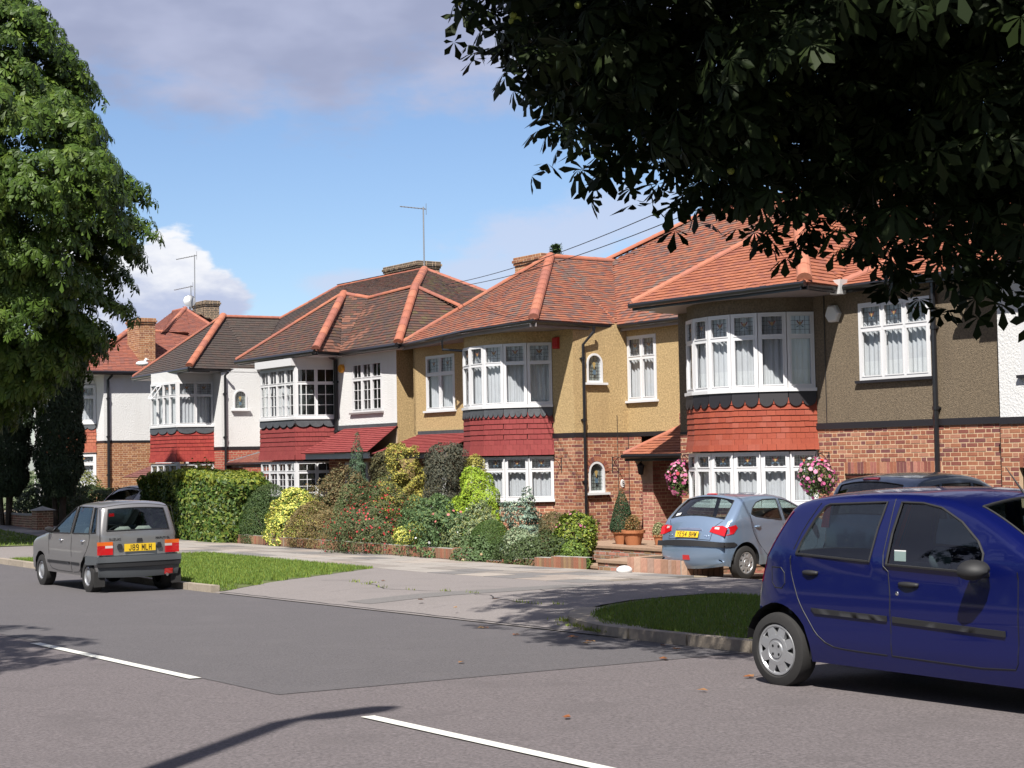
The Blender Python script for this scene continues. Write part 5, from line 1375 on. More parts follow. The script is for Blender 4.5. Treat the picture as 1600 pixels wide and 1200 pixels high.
mb = MB(); mb.tube([h.L(31.85, 20.3, 2.82), h.L(31.85, 20.32, 2.58), h.L(31.0, 20.85, 2.48)], .032, 8); mb.obj('downpipe', 'gutter', h.root)
chimney(h, 33.55, 34.75, 24.5, 25.1, 3.2, 5.32, BR_5, 0)
# rear walls so that the block is closed
mb = MB(); a_ = h.L(34.5, 22.7, -2.3); b_ = h.L(26.1, 29.9, 2.9)
mb.box((a_.x, a_.y+1.0, a_.z), (b_.x, b_.y, b_.z)); mb.obj('rear_walls', 'render_tan', h.root)
mb = MB(); a_ = h.L(34.55, 21.15, -2.3); b_ = h.L(34.45, 25.0, 2.9); mb.box((a_.x, a_.y, a_.z), (b_.x, b_.y, b_.z)); mb.obj('flank_wall', 'render_tan', h.root)
# wiring and wall ironwork
mb = MB(); mb.tube([fM.P(.03, .42, .02), fM.P(.02, -1.7, .02)], .007, 5); mb.tube([fS.P(1.18, .9, .012), fS.P(1.18, -1.7, .012)], .006, 5); mb.obj('cable', 'plastic_black', h.root)
def bracket(f, x, z, s=1.0):
    mb = MB(); mb.tube([f.P(x, z-.33*s, .01), f.P(x, z, .01)], .010, 5); mb.tube([f.P(x, z-.02, .01), f.P(x, z, .16*s), f.P(x, z-.03, .28*s)], .008, 5); mb.tube([f.P(x, z-.25*s, .01), f.P(x, z-.1*s, .10*s), f.P(x, z-.02*s, .22*s)], .007, 5); return mb
bracket(fR, .30, -.02).obj('basket_bracket', 'plastic_black', h.root); bracket(fS, 1.02, -.02).obj('basket_bracket', 'plastic_black', h.root)
# house-number plaque
mb = MB(); mb.lathe([(.001, .0), (.055, 0), (.06, -.012)], 16, fS.M(1.30, -.62, .02) @ Matrix.Rotation(R(90), 4, 'X') @ Matrix.Diagonal((1, 1.55, 1, 1)))
pq = mb.obj('number_plaque', 'alarm_white', h.root)
def text_mesh(txt, size, m, parent, X, nm='lettering', ext=.001):
    cu = bpy.data.curves.new(nm, 'FONT'); cu.body = txt; cu.size = size; cu.align_x = 'CENTER'; cu.align_y = 'CENTER'; cu.extrude = ext
    to = bpy.data.objects.new(nm, cu); COL.objects.link(to); bpy.context.view_layer.update()
    me = bpy.data.meshes.new_from_object(to); me.materials.clear(); me.materials.append(MATS[m]); bpy.data.objects.remove(to)
    o = bpy.data.objects.new(nm, me); COL.objects.link(o); o.parent = parent; o.matrix_local = X; return o
stroke_text('9', .09, .055, 0, h.root, fS.M(1.30, -.62, .036) @ Matrix.Rotation(R(90), 4, 'X'), st=.014, nm='house_number')
tan_f = dict(fR=fR, fS=fS, fM=fM)
tan.finish()

# ---------------- brown pebbledash house
h = brn
ptsA = bay_pts(20.61, 1.58, 1.12, nf, 8)
fa = Facet(h, (20.61, nf), (19.96, nf)); fb = Facet(h, (19.96, nf), (17.76, nf)); fc = Facet(h, (17.76, nf), (16.38, nf)); fall = Facet(h, (20.61, nf), (16.38, nf))
fl = Facet(h, (24.35, nf), (23.77, nf))
x0 = 20.61-19.53; x1 = 20.61-17.93
wall(fall, .52, 2.95, 'render_grey', [(x0, x1, 1.24, 2.60)])
window(fall, x0, x1, 1.24, 2.60, 3, .66, lace=True, fw=.06, sill='band_black')
room(h, 23.7, 16.6, 21.35, 23.2, 1.0, 2.7); room(h, 23.7, 20.7, 21.35, 23.2, -1.3, .1)
bandf(fall, .41, .52, 'band_black', .03)
bricks(fall, -2.3, .41, BR_A, [(.65, 2.85, -2.3, -.19)]); soldier(fall, .66, 2.86, -.40+.0, -.19, BR_A) if False else None
zz0 = -.39
mbh = None
# garage opening with soldier course
for_hole = (.65, 2.85, -2.3, -.19)
soldier(fall, .66, 2.84, -.39, -.185, BR_PINK+BR_A)
wall(fall, -.40, -.18, 'mortar', x0=.65, x1=2.85, o=-.004, name='mortar_bed')
mb = MB(); fall.box(mb, .65, 2.85, -2.3, -.40, -.16, -.10); gd = mb.obj('garage_door', 'door_wood', h.root)
for i in range(8):
    mb = MB(); a = .65+2.2*i/8; fall.box(mb, a+.012, a+.263, -2.25, -.45, -.10, -.075); mb.obj('door_board', 'door_wood', gd)
mb = MB(); fall.box(mb, .65, 2.85, -.47, -.40, -.10, -.02); mb.obj('lintel', 'door_wood', gd)
bay(h, ptsA, 0, HG_A, '', 'curtain', head='render_grey', scal=2, tile_g=.105, apron='band_black', lace=True, cols=1, fw=.05, scz=(.84, 1.10), flare=.09)
# left pier and flank
wall(fl, .45, 2.95, 'render_grey', name='wall'); bandf(fl, .40, .45, 'band_black', .012); bricks(fl, -2.3, .40, BR_A)
fq = Facet(h, (24.35, 22.65), (24.35, nf)); wall(fq, -2.3, 2.95, 'render_grey')
fM2 = Facet(h, (26.1, 22.65), (24.35, 22.65)); fMb = Facet(h, (26.1, 22.65), (24.35, 22.65))
wall(Facet(h, (26.8, 22.64), (26.4, 22.64)), .9, 2.95, 'render_tan') if False else None
wall(fM2, .9, 2.95, 'render_buff', x0=.42); wall(fM2, .9, 2.95, 'render_tan', x0=0, x1=.42)
bricks(fM2, .38, .9, BR_A); 
mb = MB(); fM2.box(mb, .60, .85, 2.30, 2.50, -.01, .01); mb.obj('air_vent', 'plastic_black', h.root)
# entrance: brick pier, door and lean-to porch
fd = Facet(h, (27.42, 22.55), (24.35, 22.55))
xd0, xd1 = .28, 1.75
mb = MB(); fd.box(mb, xd0, xd1, -2.15, -.05, -.22, -.12); door = mb.obj('front_door', 'door_wood', h.root)
for i in range(3):
    a = xd0+.10+i*.46
    mb = MB(); fd.box(mb, a, a+.06, -2.1, -.1, -.12, -.09); mb.obj('door_stile', 'door_wood', door)
    mb = MB(); mb.quad([fd.P(a+.10, -1.15, -.10), fd.P(a+.36, -1.15, -.10), fd.P(a+.36, -.18, -.10), fd.P(a+.10, -.18, -.10)]); mb.obj('door_glass', 'glass', door)
    mb = MB(); mb.quad([fd.P(a+.12, -1.12, -.108), fd.P(a+.30, -1.12, -.108), fd.P(a+.30, -.6, -.108), fd.P(a+.12, -.6, -.108)]); mb.obj('glass_panel', 'curtain', door)
mb = MB(); mb.ball(fd.P(xd0+.34, -1.28, -.06), .035, 10, 8); mb.tube([fd.P(xd0+.34, -1.34, -.07), fd.P(xd0+.34, -1.46, -.06)], .012, 6); mb.obj('door_knocker', 'chrome', door)
mb = MB(); fd.box(mb, xd0-.05, xd1+.05, -2.2, -2.13, -.2, .05); mb.obj('doorstep', 'door_wood', h.root)
fpier = Facet(h, (26.30, 21.75), (25.95, 21.75)); bricks(fpier, -2.0, -.55, BR_PINK); fp2 = Facet(h, (25.95, 21.75), (25.95, 22.5)); bricks(fp2, -2.0, -.1, BR_PINK); wall(Facet(h, (26.30, 22.4), (26.30, 21.75)), -2.0, -.1, 'mortar')
mb = MB(); pr = [(0.0, -.55), (.0, -.1), (-.35, .0), (-.35, -.06), (-.12, -.25)]
mb.add([fpier.P(x, z, .005) for x, z in [(0, -.6), (.35, -.6), (.35, -.04), (-.28, -.04), (-.22, -.15), (-.08, -.32)]]+[fpier.P(x, z, -.22) for x, z in [(0, -.6), (.35, -.6), (.35, -.04), (-.28, -.04), (-.22, -.15), (-.08, -.32)]], [(0, 1, 2, 3, 4, 5)]+[(i, (i+1) % 6, 6+(i+1) % 6, 6+i) for i in range(6)])
mb.obj('porch_corbel', 'terracotta', h.root) if False else mb.obj('porch_corbel', 'slab_red', h.root) if 'slab_red' in MATS else mb.obj('porch_corbel', 'render_buff', h.root)
tile_face(h, [(26.42, 21.35, .03), (24.36, 21.35, .03), (24.36, 22.62, .86), (25.05, 22.62, .86)], .10, .165, ROOF_A)
tile_face(h, [(27.0, 22.62, .05), (26.42, 21.35, .03), (25.05, 22.62, .86)], .10, .165, ROOF_A)
hip_line(h, (26.42, 21.36, .05), (25.05, 22.62, .89), HIP, .07, .35)
gutter(h, [(26.45, 21.33, .02), (24.38, 21.33, .02)], .045, fas='gutter'); soffit(h, [(26.4, 21.4), (24.38, 21.4), (24.38, 22.6), (27.0, 22.6)], -.10, 'door_wood')
mb = MB(); fM2.box(mb, .95, 1.74, .86, .93, -.01, .05); mb.obj('flashing', 'fascia', h.root)
# lantern by the door
mb = MB(); c_ = fpier.P(.12, -.30, .14); mb.lathe([(.001, .16), (.07, .10), (.085, .08), (.075, .06), (.05, -.10), (.001, -.12)], 6, Matrix.Translation(c_)); mb.tube([fpier.P(.12, -.12, .0), fpier.P(.12, -.08, .1), c_+Vector((0, 0, .14))], .012, 5); mb.obj('porch_lantern', 'plastic_black', h.root)
# roofs
ZB = (24.0, 19.62, ZE); ZC_ = (19.48, 19.80, ZE); ZD = (19.74, 20.93, ZE); apA = (21.75, 22.0, 4.52); rbA = (21.75, 23.05, 4.52)
tile_face(h, [ZB, ZC_, apA], pal=ROOF_A); tile_face(h, [ZC_, ZD, (19.8, 21.0, ZE+.04), (21.75, 23.85, 4.52), apA], pal=ROOF_A)
tile_face(h, [(24.1, 22.5, ZE), ZB, apA, (21.75, 25.0, 4.52)], pal=ROOF_A)
tile_face(h, [ZD, (16.3, 20.93, ZE), (16.3, 26.3, RZ), (21.75, 26.3, RZ), (21.75, 23.85, 4.52)], pal=ROOF_A)
tile_face(h, [(26.1, 22.42, ZE), (21.75, 22.42, ZE), (21.75, 26.3, RZ), (26.1, 26.3, RZ)], pal=ROOF_T, patch=pt_T)
tile_face(h, [(16.3, 30.2, ZE), (26.1, 30.2, ZE), (26.1, 26.3, RZ), (16.3, 26.3, RZ)], .3, .33, ROOF_T)
hip_line(h, (23.95, 19.66, ZE+.04), (21.75, 22.0, 4.56), HIP, .095, .36); hip_line(h, (19.52, 19.84, ZE+.07), (21.75, 22.0, 4.58), HIP, .135, .50); hip_line(h, (21.75, 22.0, 4.55), (21.75, 23.9, 4.55), HIP, .1, .45)
hip_line(h, (26.1, 26.3, RZ+.02), (16.3, 26.3, RZ+.02), HIP, .10, .45); hip_line(h, (19.72, 21.02, ZE+.08), (18.2, 22.7, ZE+.545*1.77+.04), HIP, .10, .5)
mb = MB(); c_ = h.L(19.50, 19.82, ZE+.05); 
gutter(h, [ZB, ZC_, ZD, (16.35, 20.93, ZE)], .055, fas='gutter', fdz=.13)
soffit(h, [(24.0, 19.72), (19.55, 19.9), (19.8, 21.0), (19.8, 21.15), (24.1, 21.15), (24.1, 19.9)], 2.82); soffit(h, [(24.1, 20.4), (24.35, 20.4), (24.35, 22.6), (24.1, 22.6)], 2.82)
mb = MB(); mb.add([fall.P(.72+x, z, o) for (x, z, o) in ((0, 2.78, .30), (.22, 2.78, .30), (.28, 3.03, .34), (-.06, 3.03, .34), (0, 2.78, .14), (.22, 2.78, .14), (.28, 3.03, .10), (-.06, 3.03, .10))], [(0, 1, 2, 3), (4, 7, 6, 5), (0, 3, 7, 4), (1, 5, 6, 2), (0, 4, 5, 1), (3, 2, 6, 7)]); 
for v in range(len(mb.v)): pass
mb.obj('rainwater_hopper', 'alarm_white', h.root)
pipe(h, fall, 20.61-17.80, -2.3, 2.80, .07, r=.045)
mb = MB(); mb.tube([fall.P(.28, 2.9, .02), fall.P(.28, .5, .02)], .008, 5); mb.obj('cable', 'gutter', h.root)
mb = MB(); a_ = h.L(26.05, 22.75, -2.3); b_ = h.L(16.4, 29.9, 2.9); mb.box((a_.x, a_.y+.6, a_.z), (b_.x, b_.y, b_.z)); mb.obj('rear_walls', 'render_grey', h.root)
bracket(fall, .30, .0).obj('basket_bracket', 'plastic_black', h.root); bracket(fl, .35, .0).obj('basket_bracket', 'plastic_black', h.root)
brn_fall = fall; brn_fl = fl
brn.finish()

# alarms are things of their own
def alarm(h, f, x, z, w, hh, m, label, shape='hex', name='burglar_alarm'):
    c = f.P(x, z, 0); mw = Matrix.LocRotScale(h.root.location, h.root.rotation_euler, h.root.scale)
    r = mw @ f.M(x, z, 0); mb = MB()
    if shape == 'hex': pr = [(-w/2, -.1*hh), (-w*.25, -hh/2), (w*.28, -hh/2), (w/2, 0), (w*.22, hh/2), (-w*.28, hh/2)]
    elif shape == 'round': pr = [(w/2*math.cos(a), hh/2*math.sin(a)) for a in [2*math.pi*i/16 for i in range(16)]]
    else: pr = [(-w/2, -hh/2), (w/2, -hh/2), (w/2, hh/2), (-w/2, hh/2)]
    k = len(pr); mb.add([(a, 0, b) for a, b in pr]+[(a*.98, -.07, b*.98) for a, b in pr]+[(a*.8, -.10, b*.8) for a, b in pr], [(i, (i+1) % k, k+(i+1) % k, k+i) for i in range(k)]+[(k+i, k+(i+1) % k, 2*k+(i+1) % k, 2*k+i) for i in range(k)]+[tuple(range(2*k, 3*k))])
    o = mb.obj(name, m); o.matrix_world = r; prop(o, label, 'alarm'); return o
alarm(brn, brn_fall, .52, 2.47, .34, .30, 'alarm_white', 'white six-sided burglar alarm on the grey-brown house wall beside the upstairs bay')
al = alarm(tan, tan_f['fR'], .22, 2.52, .16, .26, 'alarm_red', 'small red burglar alarm high on the tan house wall right of its bay', 'box')

# ============ next house on the right, mostly out of the frame ============
nx = House('semi_detached_house', 'white-rendered house at the right edge, brick below, most of it out of the picture', 14, 23, -2.35, 120)
h = nx; nw = 20.90
fw_ = Facet(h, (16.36, nw), (12.0, nw)); wall(fw_, .50, 2.95, 'render_white', [(.44, 2.2, 1.15, 2.6)]); window(fw_, .44, 2.2, 1.15, 2.6, 3, .66, stain_=True, sill='band_black')
room(h, 16.2, 12.2, 21.1, 23, .9, 2.7)
bandf(fw_, .39, .50, 'band_black', .03); bricks(fw_, -2.3, .39, BR_A, [(.33, 3.2, -2.3, -.30)], x1=3.4); soldier(fw_, .34, 3.18, -.30, -.09, BR_PINK+BR_A)
mb = MB(); fw_.box(mb, .33, 3.2, -2.3, -.30, -.16, -.12); mb.obj('garage_door', 'door_wood', h.root)
mb = MB(); a_ = h.L(16.36, nw+.001, -2.3); b_ = h.L(8, 29.9, 2.9); mb.box((a_.x, a_.y+.25, a_.z), (b_.x, b_.y, b_.z)); mb.obj('rear_walls', 'render_white', h.root)
mb = MB(); a_ = h.L(16.36, nw+.003, .5); mb.quad([h.L(16.36, nw, .5), h.L(16.36, nf+.3, .5), h.L(16.36, nf+.3, 2.95), h.L(16.36, nw, 2.95)]); mb.quad([h.L(16.34, nw, -2.3), h.L(16.34, nf+.3, -2.3), h.L(16.34, nf+.3, .39), h.L(16.34, nw, .39)]); mb.obj('flank_wall', 'render_white', h.root)
tile_face(h, [(16.3, 20.45, ZE), (8.0, 20.45, ZE), (8.0, 25.6, 6.1), (14.6, 25.6, 6.1)], pal=ROOF_A)
tile_face(h, [(16.3, 29.5, ZE), (16.3, 20.45, ZE), (14.6, 25.6, 6.1)], pal=ROOF_A); tile_face(h, [(8.0, 29.5, ZE), (16.3, 29.5, ZE), (14.6, 25.6, 6.1), (8, 25.6, 6.1)], .3, .33, ROOF_A)
gutter(h, [(16.9, 20.55, ZE), (8.0, 20.5, ZE)], .055, fas='gutter'); 
mb = MB(); mb.quad([h.L(16.9, 20.6, 2.84), h.L(16.3, 20.6, 2.84), h.L(16.3, 22, 2.84), h.L(16.9, 22, 2.84)]); mb.obj('soffit', 'fascia', h.root)
nx.finish()

# ============ white house with dark roof (two halves) ============
w4 = House('semi_detached_house', 'white house with small-paned crimson tiled bay and dark roof with orange hips', 39, 23, -2.35, 300)
h = w4
f1 = Facet(h, (41.35, nf), (41.0, nf)); LW = [(41.2, nf), (40.98, 20.05), (38.88, 20.05), (38.60, nf)]
wall(Facet(h, (38.60, nf), (35.38, nf)), .95, 2.95, 'render_white', [(.88, 2.5, 1.28, 2.62)])
fw4 = Facet(h, (38.60, nf), (35.38, nf)); window(fw4, .88, 2.5, 1.28, 2.62, 3, .66, georgian=True, stain_=False, cur=False, m='white_wood', fw=.06, sill='fascia')
wall(fw4, -2.3, .95, 'mortar_red'); 
room(h, 41, 35.6, 21.35, 23.2, 1.0, 2.75); room(h, 41, 38.7, 21.35, 23.2, -1.3, .1)
bay(h, LW, 0, HG_T, '', 'curtain', head='render_white', scal=[1, 5, 3], tile_g=.125, cols=[2, 4, 2], georgian=True, stain_=False, wm='white_wood', apron='lead', curt=False, low_dark=True, brickpal=BR_RED, ext=.03, upz=(1.20, 2.56), scz=(.93, 1.12), lowz=(-.9, .0), flare=.06)
mb = MB()
for (a_, b_, w_) in ((40.9, 40.6, 1), (40.0, 39.7, 1), (39.3, 39.0, 1)):
    f = Facet(h, (a_, 20.25), (b_, 20.25)); curtain(f, 0, f.len, 1.2, 2.5, 0, h.root, amp=.03, name='net_curtain')
bandf(fw4, .82, .95, 'lead', .05)
fs4 = Facet(h, (35.38, nf), (35.38, 23.4)); wall(fs4, -.6, 2.95, 'render_tan'); wall(fs4, -2.3, -.6, 'render_tan', name='wall')
fs5 = Facet(h, (35.38, nf-.01), (35.38, nf+.01))
pipe(h, fw4, .10, -2.2, 2.75, .07, r=.055, neck=(0, .18, .12))
# porch roof, crimson tiles
tile_face(h, [(38.55, 20.05, .22), (35.0, 20.05, .22), (35.35, 21.1, .84), (38.1, 21.1, .84)], .10, .165, HG_T)
mb = MB(); f = Facet(h, (38.5, 20.15), (35.1, 20.15)); f.box(mb, 0, f.len, .05, .20, -.02, .02); mb.obj('fascia', 'white_wood', h.root)
f = Facet(h, (38.6, 20.9), (35.5, 20.9)); bricks(f, -2.3, .05, BR_A, [(.9, 2.9, -2.3, -.05)])
window(f, .9, 2.1, -2.2, -.05, 2, .78, georgian=False, stain_=False, cur=False, m='white_wood', sill=None)
soffit(h, [(38.5, 20.15), (35.2, 20.15), (35.2, 21.1), (38.5, 21.1)], .06, 'white_wood')
A4 = (42.45, 19.98, ZE); B4 = (37.52, 19.93, ZE); C4 = (37.95, 20.92, ZE); D4 = (34.72, 20.78, ZE); a1 = (40.0, 22.2, 4.75); v1 = (39.3, 22.65, 4.60); a2 = (36.75, 22.6, 4.66)
def pt4(p, tn):
    k = math.sin(p.x*1.7+p.z*2.2)+math.sin(p.x*3.3-p.z*4.1+1)
    if k > 1.0 and rng.random() < .55: return (.20, .085, .055)
    return tn
def pt4y(p, tn):
    return (.105, .08, .035) if rng.random() < .10+.12*math.sin(p.x*3+p.z*5) else tn
tile_face(h, [A4, B4, a1], pal=ROOF_4); tile_face(h, [B4, C4, v1, a1], pal=ROOF_4, patch=pt4); tile_face(h, [C4, D4, a2, v1], pal=ROOF_4, patch=pt4)
D4b = (34.75, 24.7, ZE); bh = (34.75, 24.6, 3.3)
tile_face(h, [D4, D4b, a2], pal=ROOF_4, patch=pt4y); tile_face(h, [(42.5, 25.0, ZE), A4, a1, (40.2, 25.0, 4.75)], pal=ROOF_4)
mL = (45.15, 24.9, 5.61); mR = (39.97, 24.9, 5.62)
tile_face(h, [a2, (36.9, 22.9, 4.66), (39.97, 24.9, 5.62)], pal=ROOF_4) if False else None
tile_face(h, [(45.6, 22.7, 4.0), (39.4, 22.6, 4.55), (36.75, 22.6, 4.62), mR, mL], pal=ROOF_4)
tile_face(h, [(47.3, 23.9, 4.70), (45.6, 22.7, 4.0), mL], pal=ROOF_4B)
tile_face(h, [(36.75, 22.6, 4.62), (34.75, 24.6, 3.2), (35.2, 27.5, 3.4), mR], pal=ROOF_4, patch=pt4y)
tile_face(h, [(36.2, 29.8, ZE), (48.5, 29.8, ZE), mL, mR], .3, .33, ROOF_4)
for p, q in ((B4, a1), (D4, a2), (A4, a1)):
    hip_line(h, (p[0], p[1]+.03, p[2]+.06), (q[0], q[1], q[2]+.04), HIP4, .12 if p is not A4 else .085, .40)
hip_line(h, a1[:2]+(a1[2]+.02,), v1, HIP4, .09, .4); hip_line(h, v1, a2[:2]+(a2[2]+.02,), HIP4, .09, .4); hip_line(h, mL, mR, HIP4, .09, .45)
hip_line(h, a2[:2]+(a2[2]+.03,), mR, HIP4, .125, .42); hip_line(h, (47.3, 23.9, 4.72), mL, HIP4, .09, .45); hip_line(h, (34.9, 24.7, 3.35), a2[:2]+(a2[2]+.02,), HIP4, .09, .42)
hip_line(h, (35.2, 27.6, 3.45), mR, HIP4, .09, .45)
gutter(h, [A4, B4, C4, D4], .065, fas='gutter', fdz=.12)
soffit(h, [(42.3, 20.05), (37.62, 20.0), (38.0, 21.0), (38.0, 21.15), (42.3, 21.15)], 2.82, 'white_wood'); soffit(h, [(38.0, 20.98), (34.8, 20.85), (34.8, 21.3), (38.0, 21.3)], 2.82, 'white_wood')
mb = MB(); a_ = h.L(41.9, 22.7, -2.3); b_ = h.L(35.4, 29.7, 2.9); mb.box((a_.x, a_.y+.6, a_.z), (b_.x, b_.y, b_.z)); mb.obj('rear_walls', 'render_white', h.root)
chimney(h, 42.9, 45.0, 26.5, 27.3, 4.8, 6.28, [(.12, .09, .06), (.10, .08, .06), (.14, .10, .07)], 0)
# blind box above the small-paned bay, in the white paint of the window
mb = MB(); f = Facet(h, (41.0, 20.04), (38.9, 20.04)); f.box(mb, -.05, 2.15, 2.60, 2.80, -.02, .14); mb.obj('blind_box', 'white_wood', h.root, smooth=False)
w4.finish()
alarm(w4, fw4, .38, 2.50, .24, .24, 'alarm_yellow', 'round yellow burglar alarm on the white wall beside the small-paned windows', 'round')

w3 = House('semi_detached_house', 'white house with bright red tiled bay, open top window and near-black roof', 48, 23, -2.35, 60)
h = w3
L3 = [(49.25, nf), (48.95, 20.05), (46.85, 20.05), (46.61, nf)]
room(h, 49.2, 46.1, 21.35, 23.6, 1.0, 2.7); room(h, 45.9, 44.5, 22.8, 23.8, 1.0, 2.7); room(h, 49, 46.7, 21.35, 23.2, -1.3, .1)
bay(h, L3, 0, HG_4B, '', 'curtain', head='render_white', scal=[1, 3, 2], tile_g=.118, cols=[2, 4, 2], stain_=True, apron='lead', brickpal=BR_RED, ext=.03, upz=(1.20, 2.56), scz=(.93, 1.12), lowz=(-.9, .0), flare=.05, lowcur='curtain_yellow')
fr3 = Facet(h, (46.61, nf), (46.0, nf)); wall(fr3, .5, 2.95, 'render_white'); bandf(fr3, .40, .5, 'band_black', .015); bricks(fr3, -2.3, .40, BR_RED, mort='mortar_red')
fs3 = Facet(h, (46.0, nf), (46.0, 22.65)); wall(fs3, .5, 2.95, 'render_white', [(.42, .86, 1.66, 2.26)]); arch_window(fs3, .64, 1.66, 2.28, .46); spandrel(fs3, .64, 2.26, .44, 'render_white')
bandf(fs3, .40, .5, 'band_black', .015); bricks(fs3, -2.3, .40, BR_RED, mort='mortar_red')
fm3 = Facet(h, (46.0, 22.65), (41.6, 22.65)); wall(fm3, .5, 2.95, 'render_white', [(.05, 1.1, 1.2, 2.6)]); window(fm3, .05, 1.1, 1.2, 2.6, 2, .66, stain_=False); bandf(fm3, .40, .5, 'band_black', .015)
bricks(fm3, -2.3, .40, BR_RED, [(.3, 3.0, -2.3, -.15)], mort='mortar_red'); window(fm3, .3, 1.9, -2.25, -.15, 3, .8, stain_=False, cur=False, sill=None)
tile_face(h, [(46.0, 21.3, .0), (43.0, 21.3, .0), (43.0, 22.6, .42), (45.2, 22.6, .42)], .11, .165, ROOF_5); hip_line(h, (46.0, 21.32, .02), (45.2, 22.6, .45), [(.12, .12, .13)], .05, .4)
gutter(h, [(46.1, 21.27, -.02), (43.0, 21.27, -.02)], .05, fas='gutter')
pipe(h, fs3, .10, -2.2, 2.72, .06, r=.04, neck=(.02, .2, .12))
A3 = (51.5, 20.42, ZE); B3 = (45.72, 19.95, ZE); C3 = (46.2, 22.42, ZE); p3 = (48.1, 22.2, 4.76); q3 = (47.9, 24.3, 4.76)
tile_face(h, [A3, B3, p3], pal=ROOF_4B); tile_face(h, [B3, C3, (46.2, 22.6, ZE+.03), q3, p3], pal=ROOF_4B); tile_face(h, [(51.5, 25, ZE), A3, p3, (48, 25, 4.76)], pal=ROOF_4B)
tile_face(h, [C3, (41.8, 22.42, ZE), (41.8, 24.9, 5.55), (45.0, 24.9, 5.58), q3], pal=ROOF_4B)
hip_line(h, (45.75, 19.98, ZE+.08), (48.1, 22.2, 4.82), HIP4, .125, .42); hip_line(h, (51.4, 20.45, ZE+.04), (48.1, 22.2, 4.80), HIP4, .09, .42); hip_line(h, (48.1, 22.2, 4.79), (47.9, 24.3, 4.79), HIP4, .085, .42)
tile_face(h, [(45, 29.8, ZE), (51.6, 29.8, ZE), (49, 25, 4.9), (47, 25, 4.9)], .3, .33, ROOF_4B)
gutter(h, [A3, B3, C3, (42.6, 22.42, ZE)], .06, fas='gutter', fdz=.12); soffit(h, [(51.4, 20.5), (45.85, 20.05), (46.2, 22.6), (46.0, 22.6), (46.0, 21.15), (51.4, 21.15)], 2.82, 'white_wood')
wall(Facet(h, (51.3, nf), (49.25, nf)), -2.3, 2.95, 'render_white')
mb = MB(); a_ = h.L(51.3, 22.9, -2.3); b_ = h.L(41.9, 29.7, 2.9); mb.box((a_.x, a_.y+.8, a_.z), (b_.x, b_.y, b_.z)); mb.obj('rear_walls', 'render_white', h.root)
tile_face(h, [(51.8, 20.4, -.42), (49.6, 20.4, -.42), (49.6, 21.1, .0), (51.2, 21.1, .0)], .11, .165, [(.17, .06, .05)])
# top lights pushed open
fb3 = Facet(h, L3[1], L3[2])
for xx in (.58,):
    mb = MB(); z1 = 2.50; 
    def tp(x, z, k): return fb3.P(x, z, .03+k)
    for q in ((xx, xx+.44, 2.08, 2.12), (xx, xx+.44, 2.46, 2.5), (xx, xx+.04, 2.08, 2.5), (xx+.40, xx+.44, 2.08, 2.5)):
        P4 = [(q[0], q[2]), (q[1], q[2]), (q[1], q[3]), (q[0], q[3])]
        mb.quad([tp(x, z, (2.5-z)*.75) for x, z in P4]); mb.add([tp(x, z, (2.5-z)*.75) for x, z in P4]+[tp(x, z, (2.5-z)*.75+.03) for x, z in P4], [(4, 5, 6, 7)]+[(i, (i+1) % 4, 4+(i+1) % 4, 4+i) for i in range(4)])
    mb.obj('open_casement', 'white_pvc', h.root)
w3.finish()

# ============ far left house ============
w5 = House('semi_detached_house', 'far left house, white above brown brick, orange roof and stout front chimney', 56, 23, -2.05, 60)
h = w5; DZ5 = .38
n5 = 20.6; L5 = [(59.3, n5), (58.9, 19.9), (56.0, 19.9), (55.35, n5)]
room(h, 59, 54.8, 20.8, 22.6, 1.3, 3.0); room(h, 59, 54.8, 20.8, 22.6, -1.0, .45)
bay(h, L5, 0, HG_5, '', 'curtain', head='render_white', scal=[1, 8, 3], tile_g=.12, cols=[1, 4, 1], stain_=True, apron='lead', brickpal=BR_5, ext=.02, upz=(1.52, 2.86), ztile=(.45, 1.30), scz=(1.27, 1.46), lowz=(-.72, .42), flare=.04, fw=.09)
for f in (Facet(h, L5[i], L5[i+1]) for i in range(3)): wall(f, 2.86, 3.3, 'render_white', name='bay_head')
fr5 = Facet(h, (55.35, n5), (54.6, n5)); wall(fr5, .86, 3.3, 'render_white'); bandf(fr5, .78, .86, 'band_black', .015); bricks(fr5, -2.0, .78, BR_5)
fs5 = Facet(h, (54.6, n5), (54.6, 23.6)); wall(fs5, .86, 3.3, 'render_white'); bandf(fs5, .78, .86, 'band_black', .015); bricks(fs5, -2.0, .78, BR_5)
pipe(h, fs5, .14, -2.0, 3.0, .06, r=.05, neck=(.10, .1, .22))
A5 = (59.6, 20.3, 3.30); B5 = (54.25, 19.46, 3.30); C5 = (57.0, 22.8, 3.30); C5 = (54.3, 23.5, 3.30); p5 = (57.2, 22.6, 5.0); q5 = (57.2, 24.0, 5.0)
tile_face(h, [A5, B5, p5], pal=ROOF_5); tile_face(h, [B5, C5, (54.3, 24.0, 3.5), q5, p5], pal=ROOF_5, gauge=.125)
tile_face(h, [(60.2, 25, 3.3), A5, p5, (57.2, 25, 5.0)], pal=ROOF_5)
mL5 = (61.5, 26.2, 6.25); mR5 = (59.9, 26.0, 6.21)
tile_face(h, [(63, 22.8, 3.4), (56.8, 23.8, 5.0), mR5, mL5], pal=ROOF_5, gauge=.125); tile_face(h, [(56.8, 23.8, 4.8), (54.3, 24.2, 3.3), (55.4, 28, 3.6), mR5], pal=ROOF_5, gauge=.125)
tile_face(h, [(54.6, 30, 3.3), (63, 30, 3.3), mL5, mR5], .3, .33, ROOF_5)
tile_face(h, [(66, 27, 3.6), (63, 22.8, 3.4), mL5], pal=ROOF_5)
